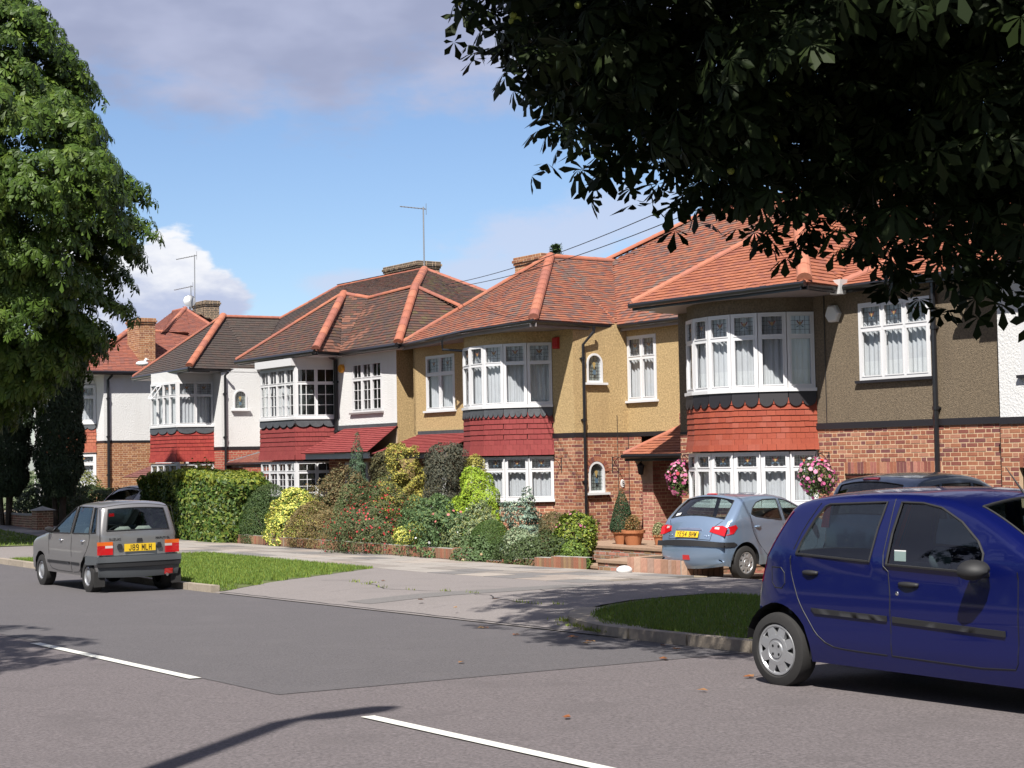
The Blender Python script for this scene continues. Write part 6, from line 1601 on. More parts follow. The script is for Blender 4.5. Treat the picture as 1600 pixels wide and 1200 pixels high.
hip_line(h, (54.3, 19.5, 3.37), (57.2, 22.6, 5.05), HIP4, .125, .42); hip_line(h, (59.6, 20.3, 3.34), (57.2, 22.6, 5.03), HIP4, .09, .42); hip_line(h, p5[:2]+(5.03,), q5[:2]+(5.03,), HIP4, .09, .42)
hip_line(h, mL5, mR5, HIP4, .09, .45); hip_line(h, (57.3, 24.0, 5.0), mR5[:2]+(6.24,), HIP4, .10, .45); hip_line(h, (55.9, 27.5, 4.0), mR5, HIP4, .09, .45)
gutter(h, [A5, B5, (54.3, 23.4, 3.3)], .065, fas='gutter', fdz=.12); soffit(h, [(59.5, 20.4), (54.4, 19.6), (54.4, 23.4), (54.6, 23.4), (54.6, 20.6), (59.5, 20.6)], 3.18, 'white_wood')
mb = MB(); a_ = h.L(63, 22.7, -2.0); b_ = h.L(54.7, 29.7, 3.2); mb.box((a_.x, a_.y+1, a_.z), (b_.x, b_.y, b_.z)); mb.obj('rear_walls', 'render_white', h.root)
wall(Facet(h, (63, n5+.3), (59.3, n5)), -2, 3.3, 'render_white')
chimney(h, 55.0, 56.15, 22.1, 22.7, 3.2, 5.30, BR_5, 0); chimney(h, 60.6, 61.9, 27.2, 27.8, 5.2, 6.66, [(.12, .10, .08), (.14, .11, .08)], 0)
tile_face(h, [(54.4, 21.2, -.45), (51.9, 21.2, -.45), (51.9, 22.2, .0), (53.8, 22.2, .0)], .11, .165, [(.17, .06, .05)])
w5.finish()

# ------------------------------------------------------------------ aerials, dish, wires
def hpos(t, n, z): return W(n*HS, t*HS, z*HS)
def aerial(base, hgt, label, boom=1.0, boomz=0.0, second=None, bearing=200, els=8, tilt=.12):
    rt_ = root('tv_aerial', base, 0, label, 'aerial')
    mb = MB(); mb.tube([(0, 0, 0), (0, 0, hgt)], .022, 6); mb.obj('mast', 'alu_dull', rt_)
    def ya(z, L, ang):
        a = R(ang); d = Vector((math.cos(a), math.sin(a), tilt)); s = Vector((-math.sin(a), math.cos(a), 0)); c = Vector((0, 0, z))
        mb = MB(); mb.tube([c-d*L*.12, c+d*L], .018, 5); mb.obj('boom', 'alu_dull', rt_)
        for i in range(els):
            mb = MB(); p = c+d*(L*(i/(els-1))-.05); w = .16-.05*i/els; mb.tube([p-s*w, p+s*w], .007, 4); mb.obj('rod', 'alu_dull', rt_)
        mb = MB(); mb.tube([c-d*L*.12+Vector((0, 0, -.18)), c-d*L*.12+Vector((0, 0, .18))], .008, 4); mb.obj('reflector', 'alu_dull', rt_)
    ya(hgt-boomz, boom, bearing)
    if second: ya(second[0], second[1], second[2])
    return rt_
aerial(hpos(39.97, 24.9, 5.6), 2.0, 'tall thin television aerial on the dark orange-ridged roof', .75, .06, bearing=180)
aerial(hpos(60.3, 26.6, 6.1), 2.55, 'tall double television aerial standing behind the front chimney of the far left house', .85, .05, bearing=170, tilt=-.15)
aerial(hpos(60.0, 26.3, 6.1), 1.15, 'shorter television aerial beside the satellite dish on the far left roof', .75, .05, bearing=175, tilt=-.18)
mb = MB(); c_ = hpos(60.15, 26.3, 6.55)
mb.lathe([(.001, .05), (.15, .03), (.26, 0), (.27, .01)], 20, Matrix.Translation(c_) @ Matrix.Rotation(R(75), 4, 'X') @ Matrix.Rotation(R(10), 4, 'Y')); mb.tube([c_+Vector((0, .05, 0)), c_+Vector((.0, .1, -.6))], .03, 6)
o = mb.obj('satellite_dish', 'alu_dull', smooth=True, sharp=1); prop(o, 'round grey satellite dish at the ridge of the far left orange roof', 'satellite dish')
def wire(p0, p1, sag, label):
    mb = MB(); pts = []
    for i in range(25):
        f = i/24; q = p0.lerp(p1, f); q.z -= sag*4*f*(1-f); pts.append(q)
    mb.tube(pts, .008, 5); o = mb.obj('telephone_wire', 'plastic_black'); prop(o, label, 'wire'); return o
def at_px(x, y, d):          # point on the sight line of a photo pixel, d metres ahead
    v = fw*2500 + r2*(x-800) + u2*(600-y); return Vector((0, 0, CAMZ)) + v*(d/v.y)
wire(at_px(1230, 238, 21), at_px(690, 446, 44), .25, 'upper of the two telephone wires crossing the sky above the tan roof')
wire(at_px(1240, 262, 21), at_px(700, 450, 44), .25, 'lower of the two telephone wires crossing the sky above the tan roof')
# white bird on the far roof
c_ = hpos(54.75, 21.9, 3.78) if False else at_px(222, 568, 58.5)
mb = MB(); mb.ball(c_, .14, 10, 8, sc=(1.7, .8, .7)); mb.ball(c_+Vector((.15, 0, .14)), .06, 8, 6); mb.tube([c_+Vector((.1, 0, .05)), c_+Vector((.15, 0, .14))], [.07, .05], 6); mb.add([c_+Vector((-.2, 0, .03)), c_+Vector((-.42, -.05, .07)), c_+Vector((-.42, .05, .07))], [(0, 1, 2)])
mb.tube([c_+Vector((.20, 0, .14)), c_+Vector((.27, 0, .13))], [.015, .004], 5); mb.tube([c_+Vector((0, 0, -.05)), c_+Vector((0, 0, -.2))], .01, 4)
o = mb.obj('gull', 'alarm_white', smooth=True, sharp=2); prop(o, 'white gull perched on the orange roof below the stout chimney', 'bird')

# tan chimney behind the ridge



# ------------------------------------------------------------------ vegetation
def shape_pts(m, shape, w, d, h, rmin=.72, seed=0):
    """points in a plant volume (origin at the foot), with outward normals"""
    r = np.random.default_rng(seed)
    a = r.random(m)*2*np.pi; u = r.random(m)
    if shape in ('dome', 'egg', 'ball'):
        z0 = {'dome': 0.0, 'egg': -.25, 'ball': -.8}[shape]
        zz = z0 + (1-z0)*u; rr = np.sqrt(np.clip(1-zz*zz, 0, 1))
        if shape == 'dome': rr = np.clip(1-np.abs(zz)**2.6, 0, 1)**.5
        x, y, z = rr*np.cos(a), rr*np.sin(a), (zz-z0)/(1-z0)
        nz = zz*.9
    elif shape == 'cone':
        zz = 1-np.sqrt(u); rr = (1-zz)**.75*(.55+.45*np.minimum(1, zz*6+.45)); x, y, z = rr*np.cos(a), rr*np.sin(a), zz; nz = np.full(m, .3)
    elif shape == 'column':
        zz = u; rr = np.where(zz < .12, .6+zz*3.3, np.where(zz > .75, np.sqrt(np.clip(1-((zz-.75)/.26)**2, 0, 1)), 1.0)); x, y, z = rr*np.cos(a), rr*np.sin(a), zz; nz = np.where(zz > .8, .6, .1)
    elif shape == 'box':
        k = r.random(m); top = k < .3
        e = 5; ca, sa = np.cos(a), np.sin(a); q = (np.abs(ca)**e+np.abs(sa)**e)**(-1/e)
        s_ = np.where(top, np.sqrt(r.random(m)), 1.0); zt = 1-.18*np.clip(np.abs(q*ca*s_), 0, 1)**3
        z = np.where(top, zt, u*zt); x, y = q*ca*s_, q*sa*s_; nz = np.where(top, 1.2, .1)
    N = np.stack([x*1.0, y*1.0, nz], 1); N /= np.linalg.norm(N, axis=1)[:, None]+1e-6
    f = rmin+(1-rmin)*r.random(m)**.5
    P = np.stack([x*w/2*f, y*d/2*f, z*h*(.2*f+.8)], 1)
    return P, N, r
def lump(P, N, amp, freq, seed):
    r = np.random.default_rng(seed+99); ks = r.normal(size=(5, 3))*freq; ph = r.random(5)*6.28
    s_ = sum(np.sin(P@k+p) for k, p in zip(ks, ph))/5*2
    return P+N*(s_*amp)[:, None], s_
def leaf_cards(P, N, r, ln, wd, jit=.7, up_bias=.0, four=True):
    m = len(P); nn = N+r.normal(size=(m, 3))*jit; nn /= np.linalg.norm(nn, axis=1)[:, None]
    t_ = r.normal(size=(m, 3)); t_[:, 2] += up_bias*2; t_ -= nn*np.sum(t_*nn, 1)[:, None]; t_ /= np.linalg.norm(t_, axis=1)[:, None]+1e-6
    b_ = np.cross(nn, t_); L_ = (ln*(.65+.7*r.random(m)))[:, None]; W_ = (wd*(.65+.7*r.random(m)))[:, None]
    V = np.stack([P-t_*L_*.5, P+b_*W_*.5+nn*.0, P+t_*L_*.5, P-b_*W_*.5], 1).reshape(-1, 3)
    return V, np.arange(4*m).reshape(-1, 4)
def tints(m, cols, r, var=.3, s_=None, lo=.75):
    ci = r.choice(len(cols), m); T = np.array(cols)[ci]*(1-var/2+var*r.random((m, 1)))
    return T
def shrub(name, label, n, t, w, h, shape, cols, leaf=(.05, .03), count=7000, d=None, lamp=.06, lfreq=3.5, z0=.2, cat='shrub', up=0.0, jit=.7, flowers=None, group=None, stem=True, m='leaf_soft', rmin=.7, topcols=None, tail=None):
    sd_ = rng.randrange(10**6); w = w*1.15 if cat not in ('hedge',) else w; d = d or w*.85; count = int(count*1.35)
    rt_ = root(name, G(n, t, z0-.04), STREET_ROT, label, cat, group)
    P, N, r = shape_pts(count, shape, w, d, h, rmin, sd_)
    P, s_ = lump(P, N, lamp*1.5*min(w, h), lfreq, sd_); P, s2_ = lump(P, N, lamp*.7*min(w, h)*(0 if lamp < .035 else 1), lfreq*3.1, sd_+1)
    P[:, 2] = np.maximum(P[:, 2], .01)
    V, F = leaf_cards(P, N, r, leaf[0]*1.15, leaf[1]*1.15, jit*.75, up); T = tints(count, cols, r)*1.5
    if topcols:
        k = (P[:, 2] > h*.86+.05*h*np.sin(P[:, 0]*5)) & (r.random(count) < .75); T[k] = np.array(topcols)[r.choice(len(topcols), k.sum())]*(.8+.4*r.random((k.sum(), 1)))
    np_obj('foliage', V, F, m, rt_, T)
    if stem:
        mb = MB()
        for i in range(4):
            a = rng.random()*6.3; mb.tube([(0, 0, -.1), (math.cos(a)*w*.1, math.sin(a)*d*.1, h*.3), (math.cos(a)*w*.25, math.sin(a)*d*.25, h*.65)], [.03, .022, .01], 5)
        mb.obj('stem', 'bark', rt_)
    if flowers:
        for (fn, fc, fm, fs, box_) in flowers:
            P, N, r = shape_pts(fm, shape, w*1.04, d*1.04, h*1.03, .93, sd_+5); P, _ = lump(P, N, lamp*min(w, h), lfreq, sd_)
            if box_: k = box_(P); P, N = P[k], N[k]
            P = P+N*.02; mm = len(P)
            if mm == 0: continue
            # little five-petalled faces
            a = np.linspace(0, 2*np.pi, 6)[:-1]; nn = N+r.normal(size=(mm, 3))*.35; nn /= np.linalg.norm(nn, axis=1)[:, None]
            t_ = np.cross(nn, np.array([0.1, .2, 1.0])); t_ /= np.linalg.norm(t_, axis=1)[:, None]; b_ = np.cross(nn, t_); sz = (fs*(.7+.6*r.random(mm)))[:, None, None]
            V = P[:, None, :]+sz*(np.cos(a)[None, :, None]*t_[:, None, :]+np.sin(a)[None, :, None]*b_[:, None, :]); V = V.reshape(-1, 3)
            np_obj(fn, V, np.arange(5*mm).reshape(-1, 5), 'petal', rt_, tints(mm, fc, r))
    return rt_

GR = [(.055, .10, .025), (.045, .085, .022), (.07, .12, .03), (.035, .07, .02)]
LAUR = [(.05, .095, .015), (.035, .07, .012), (.09, .13, .02), (.13, .15, .03), (.03, .055, .012)]
VAR = [(.50, .48, .10), (.42, .44, .08), (.56, .52, .14), (.13, .19, .04), (.09, .14, .03)]
hedge_cols = LAUR
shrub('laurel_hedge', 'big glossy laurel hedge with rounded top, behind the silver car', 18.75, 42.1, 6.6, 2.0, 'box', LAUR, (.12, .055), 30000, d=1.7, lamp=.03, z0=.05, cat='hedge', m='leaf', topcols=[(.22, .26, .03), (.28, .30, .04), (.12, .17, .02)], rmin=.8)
shrub('yellow_shrub', 'tall loose yellow-tipped shrub growing up behind the laurel hedge', 20.6, 45.9, 1.5, 2.1, 'ball', [(.28, .27, .05), (.35, .30, .07), (.15, .18, .03)], (.09, .05), 1100, lamp=.12, z0=.2)
shrub('brown_shrub', 'small dull brown-green shrub hanging over the wall beside the laurel hedge', 18.45, 39.7, .62, .62, 'ball', [(.10, .09, .04), (.13, .11, .06), (.07, .075, .03)], (.035, .02), 2500, z0=.12)
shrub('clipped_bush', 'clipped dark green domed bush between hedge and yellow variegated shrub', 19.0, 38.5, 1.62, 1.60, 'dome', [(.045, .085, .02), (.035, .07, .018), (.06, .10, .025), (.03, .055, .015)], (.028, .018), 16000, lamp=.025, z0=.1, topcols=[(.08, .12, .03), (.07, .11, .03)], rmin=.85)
shrub('variegated_shrub', 'rounded golden variegated shrub right of the clipped dome', 18.9, 36.9, 1.35, 1.42, 'egg', VAR, (.055, .035), 6500, lamp=.07, z0=.18, m='leaf')
shrub('bronze_shrub', 'low bronze-brown shrub spilling over the wall right of the golden shrub', 18.8, 35.1, 1.75, 1.02, 'dome', [(.16, .115, .04), (.13, .10, .04), (.10, .09, .03), (.19, .13, .05)], (.04, .02), 9000, z0=.2, lamp=.07)
shrub('bronze_shrub', 'tall bronze-green shrub beneath the small-paned ground-floor window', 20.3, 36.6, 1.95, 1.80, 'dome', [(.14, .11, .045), (.085, .085, .035), (.11, .095, .04), (.18, .12, .055)], (.05, .028), 10000, z0=.2, lamp=.08)
red_fl = [('blossom', [(.55, .03, .04), (.62, .05, .06), (.45, .02, .03)], 620, .022, None)]
shrub('fuchsia_bush', 'big fuchsia covered with small red flowers, sprawling over the wall', 18.75, 32.5, 2.15, 1.55, 'dome', [(.06, .09, .03), (.08, .11, .035), (.10, .08, .035), (.05, .075, .025)], (.045, .022), 14000, z0=-.02, lamp=.10, lfreq=4.5, flowers=red_fl)
shrub('juniper', 'slim tall blue-green juniper in front of the white house', 20.9, 37.0, .72, 3.05, 'cone', [(.045, .085, .045), (.055, .10, .055), (.07, .11, .06)], (.05, .014), 9000, z0=.2, up=.8, cat='conifer', lamp=.05, m='conifer', lfreq=6)
shrub('conifer', 'dark olive feathery conifer immediately right of the slim juniper', 20.8, 35.45, .92, 2.62, 'egg', [(.06, .055, .022), (.075, .07, .025), (.045, .05, .02), (.09, .075, .025)], (.055, .02), 10000, z0=.2, up=.6, cat='conifer', m='conifer', lamp=.08)
shrub('conifer', 'gold-green bushy conifer standing behind the fuchsia', 20.2, 33.6, 1.30, 2.38, 'egg', [(.26, .23, .04), (.18, .18, .03), (.32, .26, .05), (.12, .13, .025)], (.06, .022), 12000, z0=.2, up=.4, cat='conifer', m='conifer', lamp=.12, lfreq=4.5)
shrub('conifer', 'dark grey-green rounded conifer left of the tan house bay', 20.4, 32.0, 1.02, 2.48, 'column', [(.05, .055, .035), (.04, .045, .03), (.065, .065, .045), (.07, .06, .035)], (.055, .02), 12000, z0=.2, up=.5, cat='conifer', m='conifer', lamp=.05)
shrub('conifer', 'narrow golden conifer peeping out between dark conifer and tan bay', 21.0, 31.7, .62, 2.35, 'column', [(.26, .23, .045), (.20, .19, .035)], (.055, .02), 4000, z0=.2, up=.5, cat='conifer', m='conifer')
shrub('conifer', 'bright lime-green flame-shaped conifer under the tan house bay', 19.9, 29.9, 1.22, 1.82, 'egg', [(.24, .34, .02), (.19, .29, .02), (.29, .38, .03), (.15, .24, .015)], (.05, .016), 13000, z0=.2, up=.9, cat='conifer', m='conifer', lamp=.05, rmin=.82)
shrub('variegated_shrub', 'small pale yellow shrub low beside the fuchsia', 18.72, 30.9, .72, .74, 'ball', VAR, (.045, .03), 2600, z0=.16, m='leaf', lamp=.1)
wf = [('blossom', [(.8, .8, .8)], 14, .03, None), ('blossom', [(.7, .22, .2)], 18, .03, None)]
shrub('rose_bush', 'loose rose bush with a few white and salmon blooms in mid border', 19.0, 29.6, 1.75, 1.22, 'dome', [(.06, .11, .04), (.08, .14, .05), (.045, .085, .03), (.10, .14, .04)], (.055, .035), 5200, z0=.16, lamp=.15, lfreq=5, flowers=wf)
shrub('sage_shrub', 'pale sage-green shrub below the lime conifer', 19.2, 28.8, 1.05, 1.08, 'dome', [(.16, .20, .10), (.20, .24, .13), (.11, .15, .07), (.24, .25, .08)], (.05, .025), 5200, z0=.16, lamp=.12, lfreq=5)
shrub('clipped_bush', 'dark green clipped cushion bush just above the sloping edging wall', 18.95, 27.95, .98, .90, 'dome', [(.05, .095, .015), (.04, .075, .012), (.065, .115, .02)], (.022, .012), 13000, z0=.12, lamp=.02, rmin=.88)
shrub('blue_juniper', 'spiky blue-green juniper in front of the tan bay', 19.5, 27.4, 1.10, 1.50, 'cone', [(.15, .22, .17), (.10, .16, .12), (.21, .28, .22), (.26, .30, .20)], (.07, .025), 6500, z0=.15, lamp=.14, lfreq=6, cat='conifer', m='conifer')
shrub('sage_shrub', 'silvery variegated shrub right of the clipped cushion bush', 18.9, 26.75, .75, .85, 'ball', [(.22, .27, .17), (.30, .33, .20), (.13, .19, .10)], (.045, .025), 3200, z0=.10, lamp=.1)
shrub('heather', 'olive-brown heather mound at the corner of the tan house', 19.9, 26.9, 1.15, 1.18, 'dome', [(.13, .10, .04), (.10, .085, .03), (.16, .12, .05), (.085, .08, .03)], (.045, .012), 8000, z0=.1, up=1, lamp=.05, flowers=[('blossom', [(.6, .22, .3)], 40, .018, lambda P: P[:, 2] > .95)])
shrub('flowering_shrub', 'yellow-green shrub dotted with pink flowers beside the brick steps', 19.7, 25.95, .85, 1.22, 'egg', [(.12, .17, .02), (.22, .25, .04), (.07, .11, .02), (.04, .06, .012)], (.055, .035), 5200, z0=.02, lamp=.08, m='leaf', flowers=[('blossom', [(.65, .25, .32), (.6, .15, .3)], 42, .028, lambda P: P[:, 2] > .7)])
shrub('green_shrub', 'low fresh green plant at the foot of the brick steps', 19.1, 25.3, .62, .5, 'dome', [(.10, .16, .02), (.14, .21, .03), (.06, .10, .02)], (.05, .03), 1800, z0=.0, lamp=.1)
shrub('rose_bush', 'low green rose bush hanging over the gap in the garden wall', 18.65, 27.9, 1.05, .55, 'dome', [(.06, .10, .03), (.08, .13, .05)], (.05, .032), 1900, z0=.04, lamp=.12, flowers=[('blossom', [(.7, .45, .2), (.7, .5, .3)], 8, .03, None)])
shrub('dark_undergrowth', 'dark leafy undergrowth below the heather mound', 19.2, 26.5, 1.9, .75, 'dome', [(.03, .05, .012), (.045, .07, .015)], (.05, .03), 4500, z0=.0)
shrub('green_shrub', 'leafy mid-green shrub between bronze shrub and gold conifer', 20.0, 35.3, 1.5, 1.35, 'dome', [(.05, .085, .025), (.07, .10, .03), (.09, .09, .035)], (.05, .03), 6000, z0=.2, lamp=.1)
shrub('green_shrub', 'mid-green shrub filling the border in front of the dark grey-green conifer', 19.7, 31.4, 1.7, 1.25, 'dome', [(.06, .11, .03), (.08, .13, .04), (.045, .08, .025)], (.05, .03), 7000, z0=.2, lamp=.1)
shrub('green_shrub', 'dark green shrub behind the golden variegated shrub', 19.9, 38.0, 1.9, 1.35, 'dome', [(.04, .075, .02), (.055, .09, .025)], (.05, .03), 6500, z0=.2, lamp=.08)
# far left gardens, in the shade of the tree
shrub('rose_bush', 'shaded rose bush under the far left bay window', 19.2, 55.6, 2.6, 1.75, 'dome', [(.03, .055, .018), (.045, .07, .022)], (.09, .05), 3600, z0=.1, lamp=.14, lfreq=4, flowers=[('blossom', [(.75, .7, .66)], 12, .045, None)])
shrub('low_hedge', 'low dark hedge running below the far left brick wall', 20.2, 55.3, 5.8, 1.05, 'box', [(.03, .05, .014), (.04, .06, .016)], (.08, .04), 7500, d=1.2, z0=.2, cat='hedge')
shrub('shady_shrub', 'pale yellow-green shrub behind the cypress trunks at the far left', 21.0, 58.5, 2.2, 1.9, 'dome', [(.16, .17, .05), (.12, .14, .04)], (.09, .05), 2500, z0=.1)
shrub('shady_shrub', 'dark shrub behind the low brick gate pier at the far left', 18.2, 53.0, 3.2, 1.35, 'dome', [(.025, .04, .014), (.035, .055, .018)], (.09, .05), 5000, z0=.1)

def cypress(n, t, w, h, label, z0=0.0):
    rt_ = root('cypress', G(n, t, z0), STREET_ROT, label, 'cypress tree')
    sd_ = rng.randrange(10**6); P, N, r = shape_pts(26000, 'column', w, w, h*.86, .75, sd_); P[:, 2] += h*.15; P, s_ = lump(P, N, .05*w+.02, 3.0, sd_)
    V, F = leaf_cards(P, N, r, .16, .05, .5, .9); np_obj('foliage', V, F, 'conifer', rt_, tints(len(P), [(.028, .05, .018), (.036, .065, .022), (.022, .04, .016)], r))
    mb = MB()
    for i in range(3): a = i*2.1; mb.tube([(math.cos(a)*.12, math.sin(a)*.12, -.1), (math.cos(a)*.2, math.sin(a)*.2, h*.18), (math.cos(a)*.22, math.sin(a)*.2, h*.6)], [.09, .07, .04], 6)
    mb.obj('trunk', 'bark', rt_)
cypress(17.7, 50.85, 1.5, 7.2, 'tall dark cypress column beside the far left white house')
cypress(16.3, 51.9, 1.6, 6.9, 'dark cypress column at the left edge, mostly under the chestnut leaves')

# ------------------------------------------------------------------ horse chestnuts
def leaf_template(nl=7, droop=.5, seed=0, long_=1.0):
    r = random.Random(seed); V = []; F = []
    angs = [(-1+2*i/(nl-1))*R(118) for i in range(nl)]
    for i, a in enumerate(angs):
        L_ = (1-.42*abs(a)/R(118))*(.92+.16*r.random())*long_; w = L_*.20*(.9+.25*r.random()); e = (math.cos(a), math.sin(a)); f = (-e[1], e[0]); tw = r.uniform(-.12, .12)
        pr = [(0.03, 0), (.42, .42), (.74, 1.0), (1.0, .0), (.74, -1.0), (.42, -.42)]; k = len(V)
        for (s_, q) in pr:
            x, y = s_*L_, q*w; V.append((e[0]*x+f[0]*y, e[1]*x+f[1]*y, -droop*(s_*L_)**1.6+tw*q*w+.10*abs(q)*w*0 - .35*abs(q)*w))
        F.append([k+j for j in range(6)])
    return np.array(V), np.array(F)
def chestnut(label, loc, leaves_P, leaves_N, leaves_D, size, cols, trunk, branches, nparts, mt='leaf', conkers=(), seed=1, droop=.55, frame=.34, partdist=None):
    rt_ = root('horse_chestnut', loc, 0, label, 'tree'); r = np.random.default_rng(seed); m = len(leaves_P)
    temps = [leaf_template(7 if i % 3 else 5, droop*(.7+.2*i), i) for i in range(5)]
    S_ = size*(.7+.55*r.random(m)); N = leaves_N/np.linalg.norm(leaves_N, axis=1)[:, None]; D = leaves_D-N*np.sum(leaves_D*N, 1)[:, None]; D /= np.linalg.norm(D, axis=1)[:, None]+1e-6; B = np.cross(N, D)
    kind = r.integers(0, 5, m); col = np.array(cols)[r.choice(len(cols), m)]*(.8+.4*r.random((m, 1)))
    PW = leaves_P+np.array(loc); dx = PW[:, 0]; dy = PW[:, 1]-0; dz = PW[:, 2]-CAMZ; dist = np.sqrt(dx**2+dy**2+dz**2)
    infr = (dy > .5) & (np.abs(dx/np.maximum(dy, .1)) < .325) & (dz/np.maximum(dy, .1) < .29)
    key = (dist if partdist is None else partdist(PW, dist)) + np.where(infr, 0, 500); order = np.argsort(key); near = order[:nparts]; rest = order[nparts:]
    ms = {}
    for i in near:
        c = int(r.integers(0, 4)); kk = (int(kind[i]), c)
        if kk not in ms:
            V, F = temps[kk[0]]; mb = MB(); mb.add([tuple(v) for v in V], [tuple(f) for f in F], tuple(cols[c % len(cols)])); ms[kk] = mesh_of(mb, 'leaf', mt)
        X = Matrix(((D[i, 0], B[i, 0], N[i, 0], leaves_P[i, 0]), (D[i, 1], B[i, 1], N[i, 1], leaves_P[i, 1]), (D[i, 2], B[i, 2], N[i, 2], leaves_P[i, 2]), (0, 0, 0, 1))) @ Matrix.Scale(float(S_[i]), 4)
        link_mesh('leaf', ms[kk], rt_, X)
    VV = []; FF = []; TT = []; off = 0
    for k in range(5):
        ids = rest[kind[rest] == k]; V, F = temps[k]
        if len(ids) == 0: continue
        Vw = leaves_P[ids][:, None, :]+S_[ids][:, None, None]*(V[None, :, 0:1]*D[ids][:, None, :]+V[None, :, 1:2]*B[ids][:, None, :]+V[None, :, 2:3]*N[ids][:, None, :])
        VV.append(Vw.reshape(-1, 3)); FF.append((F[None]+(np.arange(len(ids))*len(V))[:, None, None]).reshape(-1, 6)+off); TT.append(np.repeat(col[ids], len(F), 0)); off += len(ids)*len(V)
    np_obj('leaves', np.vstack(VV), np.vstack(FF), mt, rt_, np.vstack(TT), 'stuff')
    mb = MB(); mb.tube(trunk[0], trunk[1], 12); mb.obj('trunk', 'bark', rt_, smooth=True, sharp=2)
    for b_ in branches: mb = MB(); mb.tube(b_[0], b_[1], 6); mb.obj('branch', 'bark', rt_, smooth=True, sharp=2)
    if len(conkers):
        for c in conkers: mb = MB(); mb.ball(c, .032, 8, 6); mb.obj('conker', 'husk', rt_, smooth=True, sharp=3)
    return rt_
def clumps(C, Nn, per, rx, rz, r, updir=.75):
    """leaves over each clump: C centres, Nn outward normals"""
    m = len(C)*per; ci = np.repeat(np.arange(len(C)), per)
    a = r.random(m)*2*np.pi; u = r.random(m)**.5
    loc = np.stack([np.cos(a)*u*rx, np.sin(a)*u*rx, rz*(np.sqrt(np.clip(1-u*u, 0, 1))*r.uniform(.2, 1, m)-.25*u)], 1)
    # tilt each clump so that its top faces up and outwards
    up_ = Nn*(1-updir)+np.array([0, 0, 1.0])*updir; up_ /= np.linalg.norm(up_, axis=1)[:, None]
    t_ = np.cross(up_, np.array([.3, .9, .1])); t_ /= np.linalg.norm(t_, axis=1)[:, None]; b_ = np.cross(up_, t_)
    P = C[ci]+loc[:, 0:1]*t_[ci]+loc[:, 1:2]*b_[ci]+loc[:, 2:3]*up_[ci]
    out = loc[:, 0:1]*t_[ci]+loc[:, 1:2]*b_[ci]; out /= np.linalg.norm(out, axis=1)[:, None]+1e-6
    N = up_[ci]*1.0+out*.45+Nn[ci]*.3+r.normal(size=(m, 3))*.28; D = out+Nn[ci]*.6+r.normal(size=(m, 3))*.3; D[:, 2] -= .3
    return P, N, D

# left tree on the far verge
r1 = np.random.default_rng(11)
LT = G(11.9, 42.9, .1)
def prof_left(z):        # radius of the crown at height z above its foot
    return .90*np.interp(z/.95, [3.3, 4.0, 5.1, 6.1, 8.0, 9.8, 11.6, 13.4, 15.0, 17.0, 18.3], [1.0, 2.2, 3.6, 4.6, 5.2, 5.3, 4.4, 3.5, 2.4, 1.2, .2])
zc = []
while len(zc) < 760:
    z = r1.uniform(3.2, 17.4)
    if r1.random()*5.4 < prof_left(z): zc.append(z)
zc = np.array(zc); ac = r1.random(len(zc))*2*np.pi; fc = np.where(r1.random(len(zc)) < .78, r1.uniform(.86, 1.03, len(zc)), r1.uniform(.3, .85, len(zc)))
rad = prof_left(zc)*fc*(1+.07*np.sin(ac*3+zc)+.05*np.sin(ac*7-zc*2)); C = np.stack([np.cos(ac)*rad, np.sin(ac)*rad, zc], 1); Nn = np.stack([np.cos(ac), np.sin(ac), (zc-8)*.08], 1)
# hanging low spray on the right
P, N, D = clumps(C, Nn, 44, .70, .40, r1, .62)
LC = [(.07, .125, .014), (.055, .10, .012), (.085, .145, .018), (.04, .08, .010), (.105, .16, .022)]
vis = [i for i in range(len(P)) if (P[i, 0]+LT.x)/(P[i, 1]+LT.y) > -.32 and P[i, 1] < 0]
ck = [tuple(P[i]+np.array([0, -.05, .05])) for i in r1.choice(vis, 34)]
brs = []
for i in range(14):
    a = i*2.4; z = 4+i*.75; rr_ = float(prof_left(z))*.8; brs.append(([(0, 0, z-1.5), (math.cos(a)*rr_*.5, math.sin(a)*rr_*.5, z-.4), (math.cos(a)*rr_, math.sin(a)*rr_, z+.3)], [.13, .08, .03]))
chestnut('tall sunlit horse chestnut on the left, towering over the cypress and the silver car', tuple(LT), P, N, D, .235, LC, ([(0, 0, -.2), (0, .1, 3), (.1, 0, 9), (0, 0, 15)], [.42, .34, .22, .06]), brs, 300, conkers=ck, seed=3,
         partdist=lambda PW, dist: dist+np.where(PW[:, 0] < -.315*PW[:, 1], 60, 0))
# dense shade inside the crown: an inner layer of leaves
# right tree over the foreground
r2_ = np.random.default_rng(23)
RT = G(12.6, 8.3, .1)
RB = np.array(RT)
def crown_right(m):
    out = []
    while len(out) < m:
        u = r2_.uniform(-1, 1, 3); q = (abs(u[0])**2.3+abs(u[1])**2.3+abs(u[2])**3.2)
        if q > 1 or q < .10: continue
        if q < .55 and r2_.random() < .45: continue
        out.append((u[0], u[1], u[2], q))
    return np.array(out)
q = crown_right(1350)
RX, RY, RZ_ = 7.3, 5.0, 4.5
C = np.stack([q[:, 0]*RX, q[:, 1]*RY, q[:, 2]*RZ_+8.6], 1); Nn = np.stack([q[:, 0], q[:, 1], q[:, 2]*.8], 1)
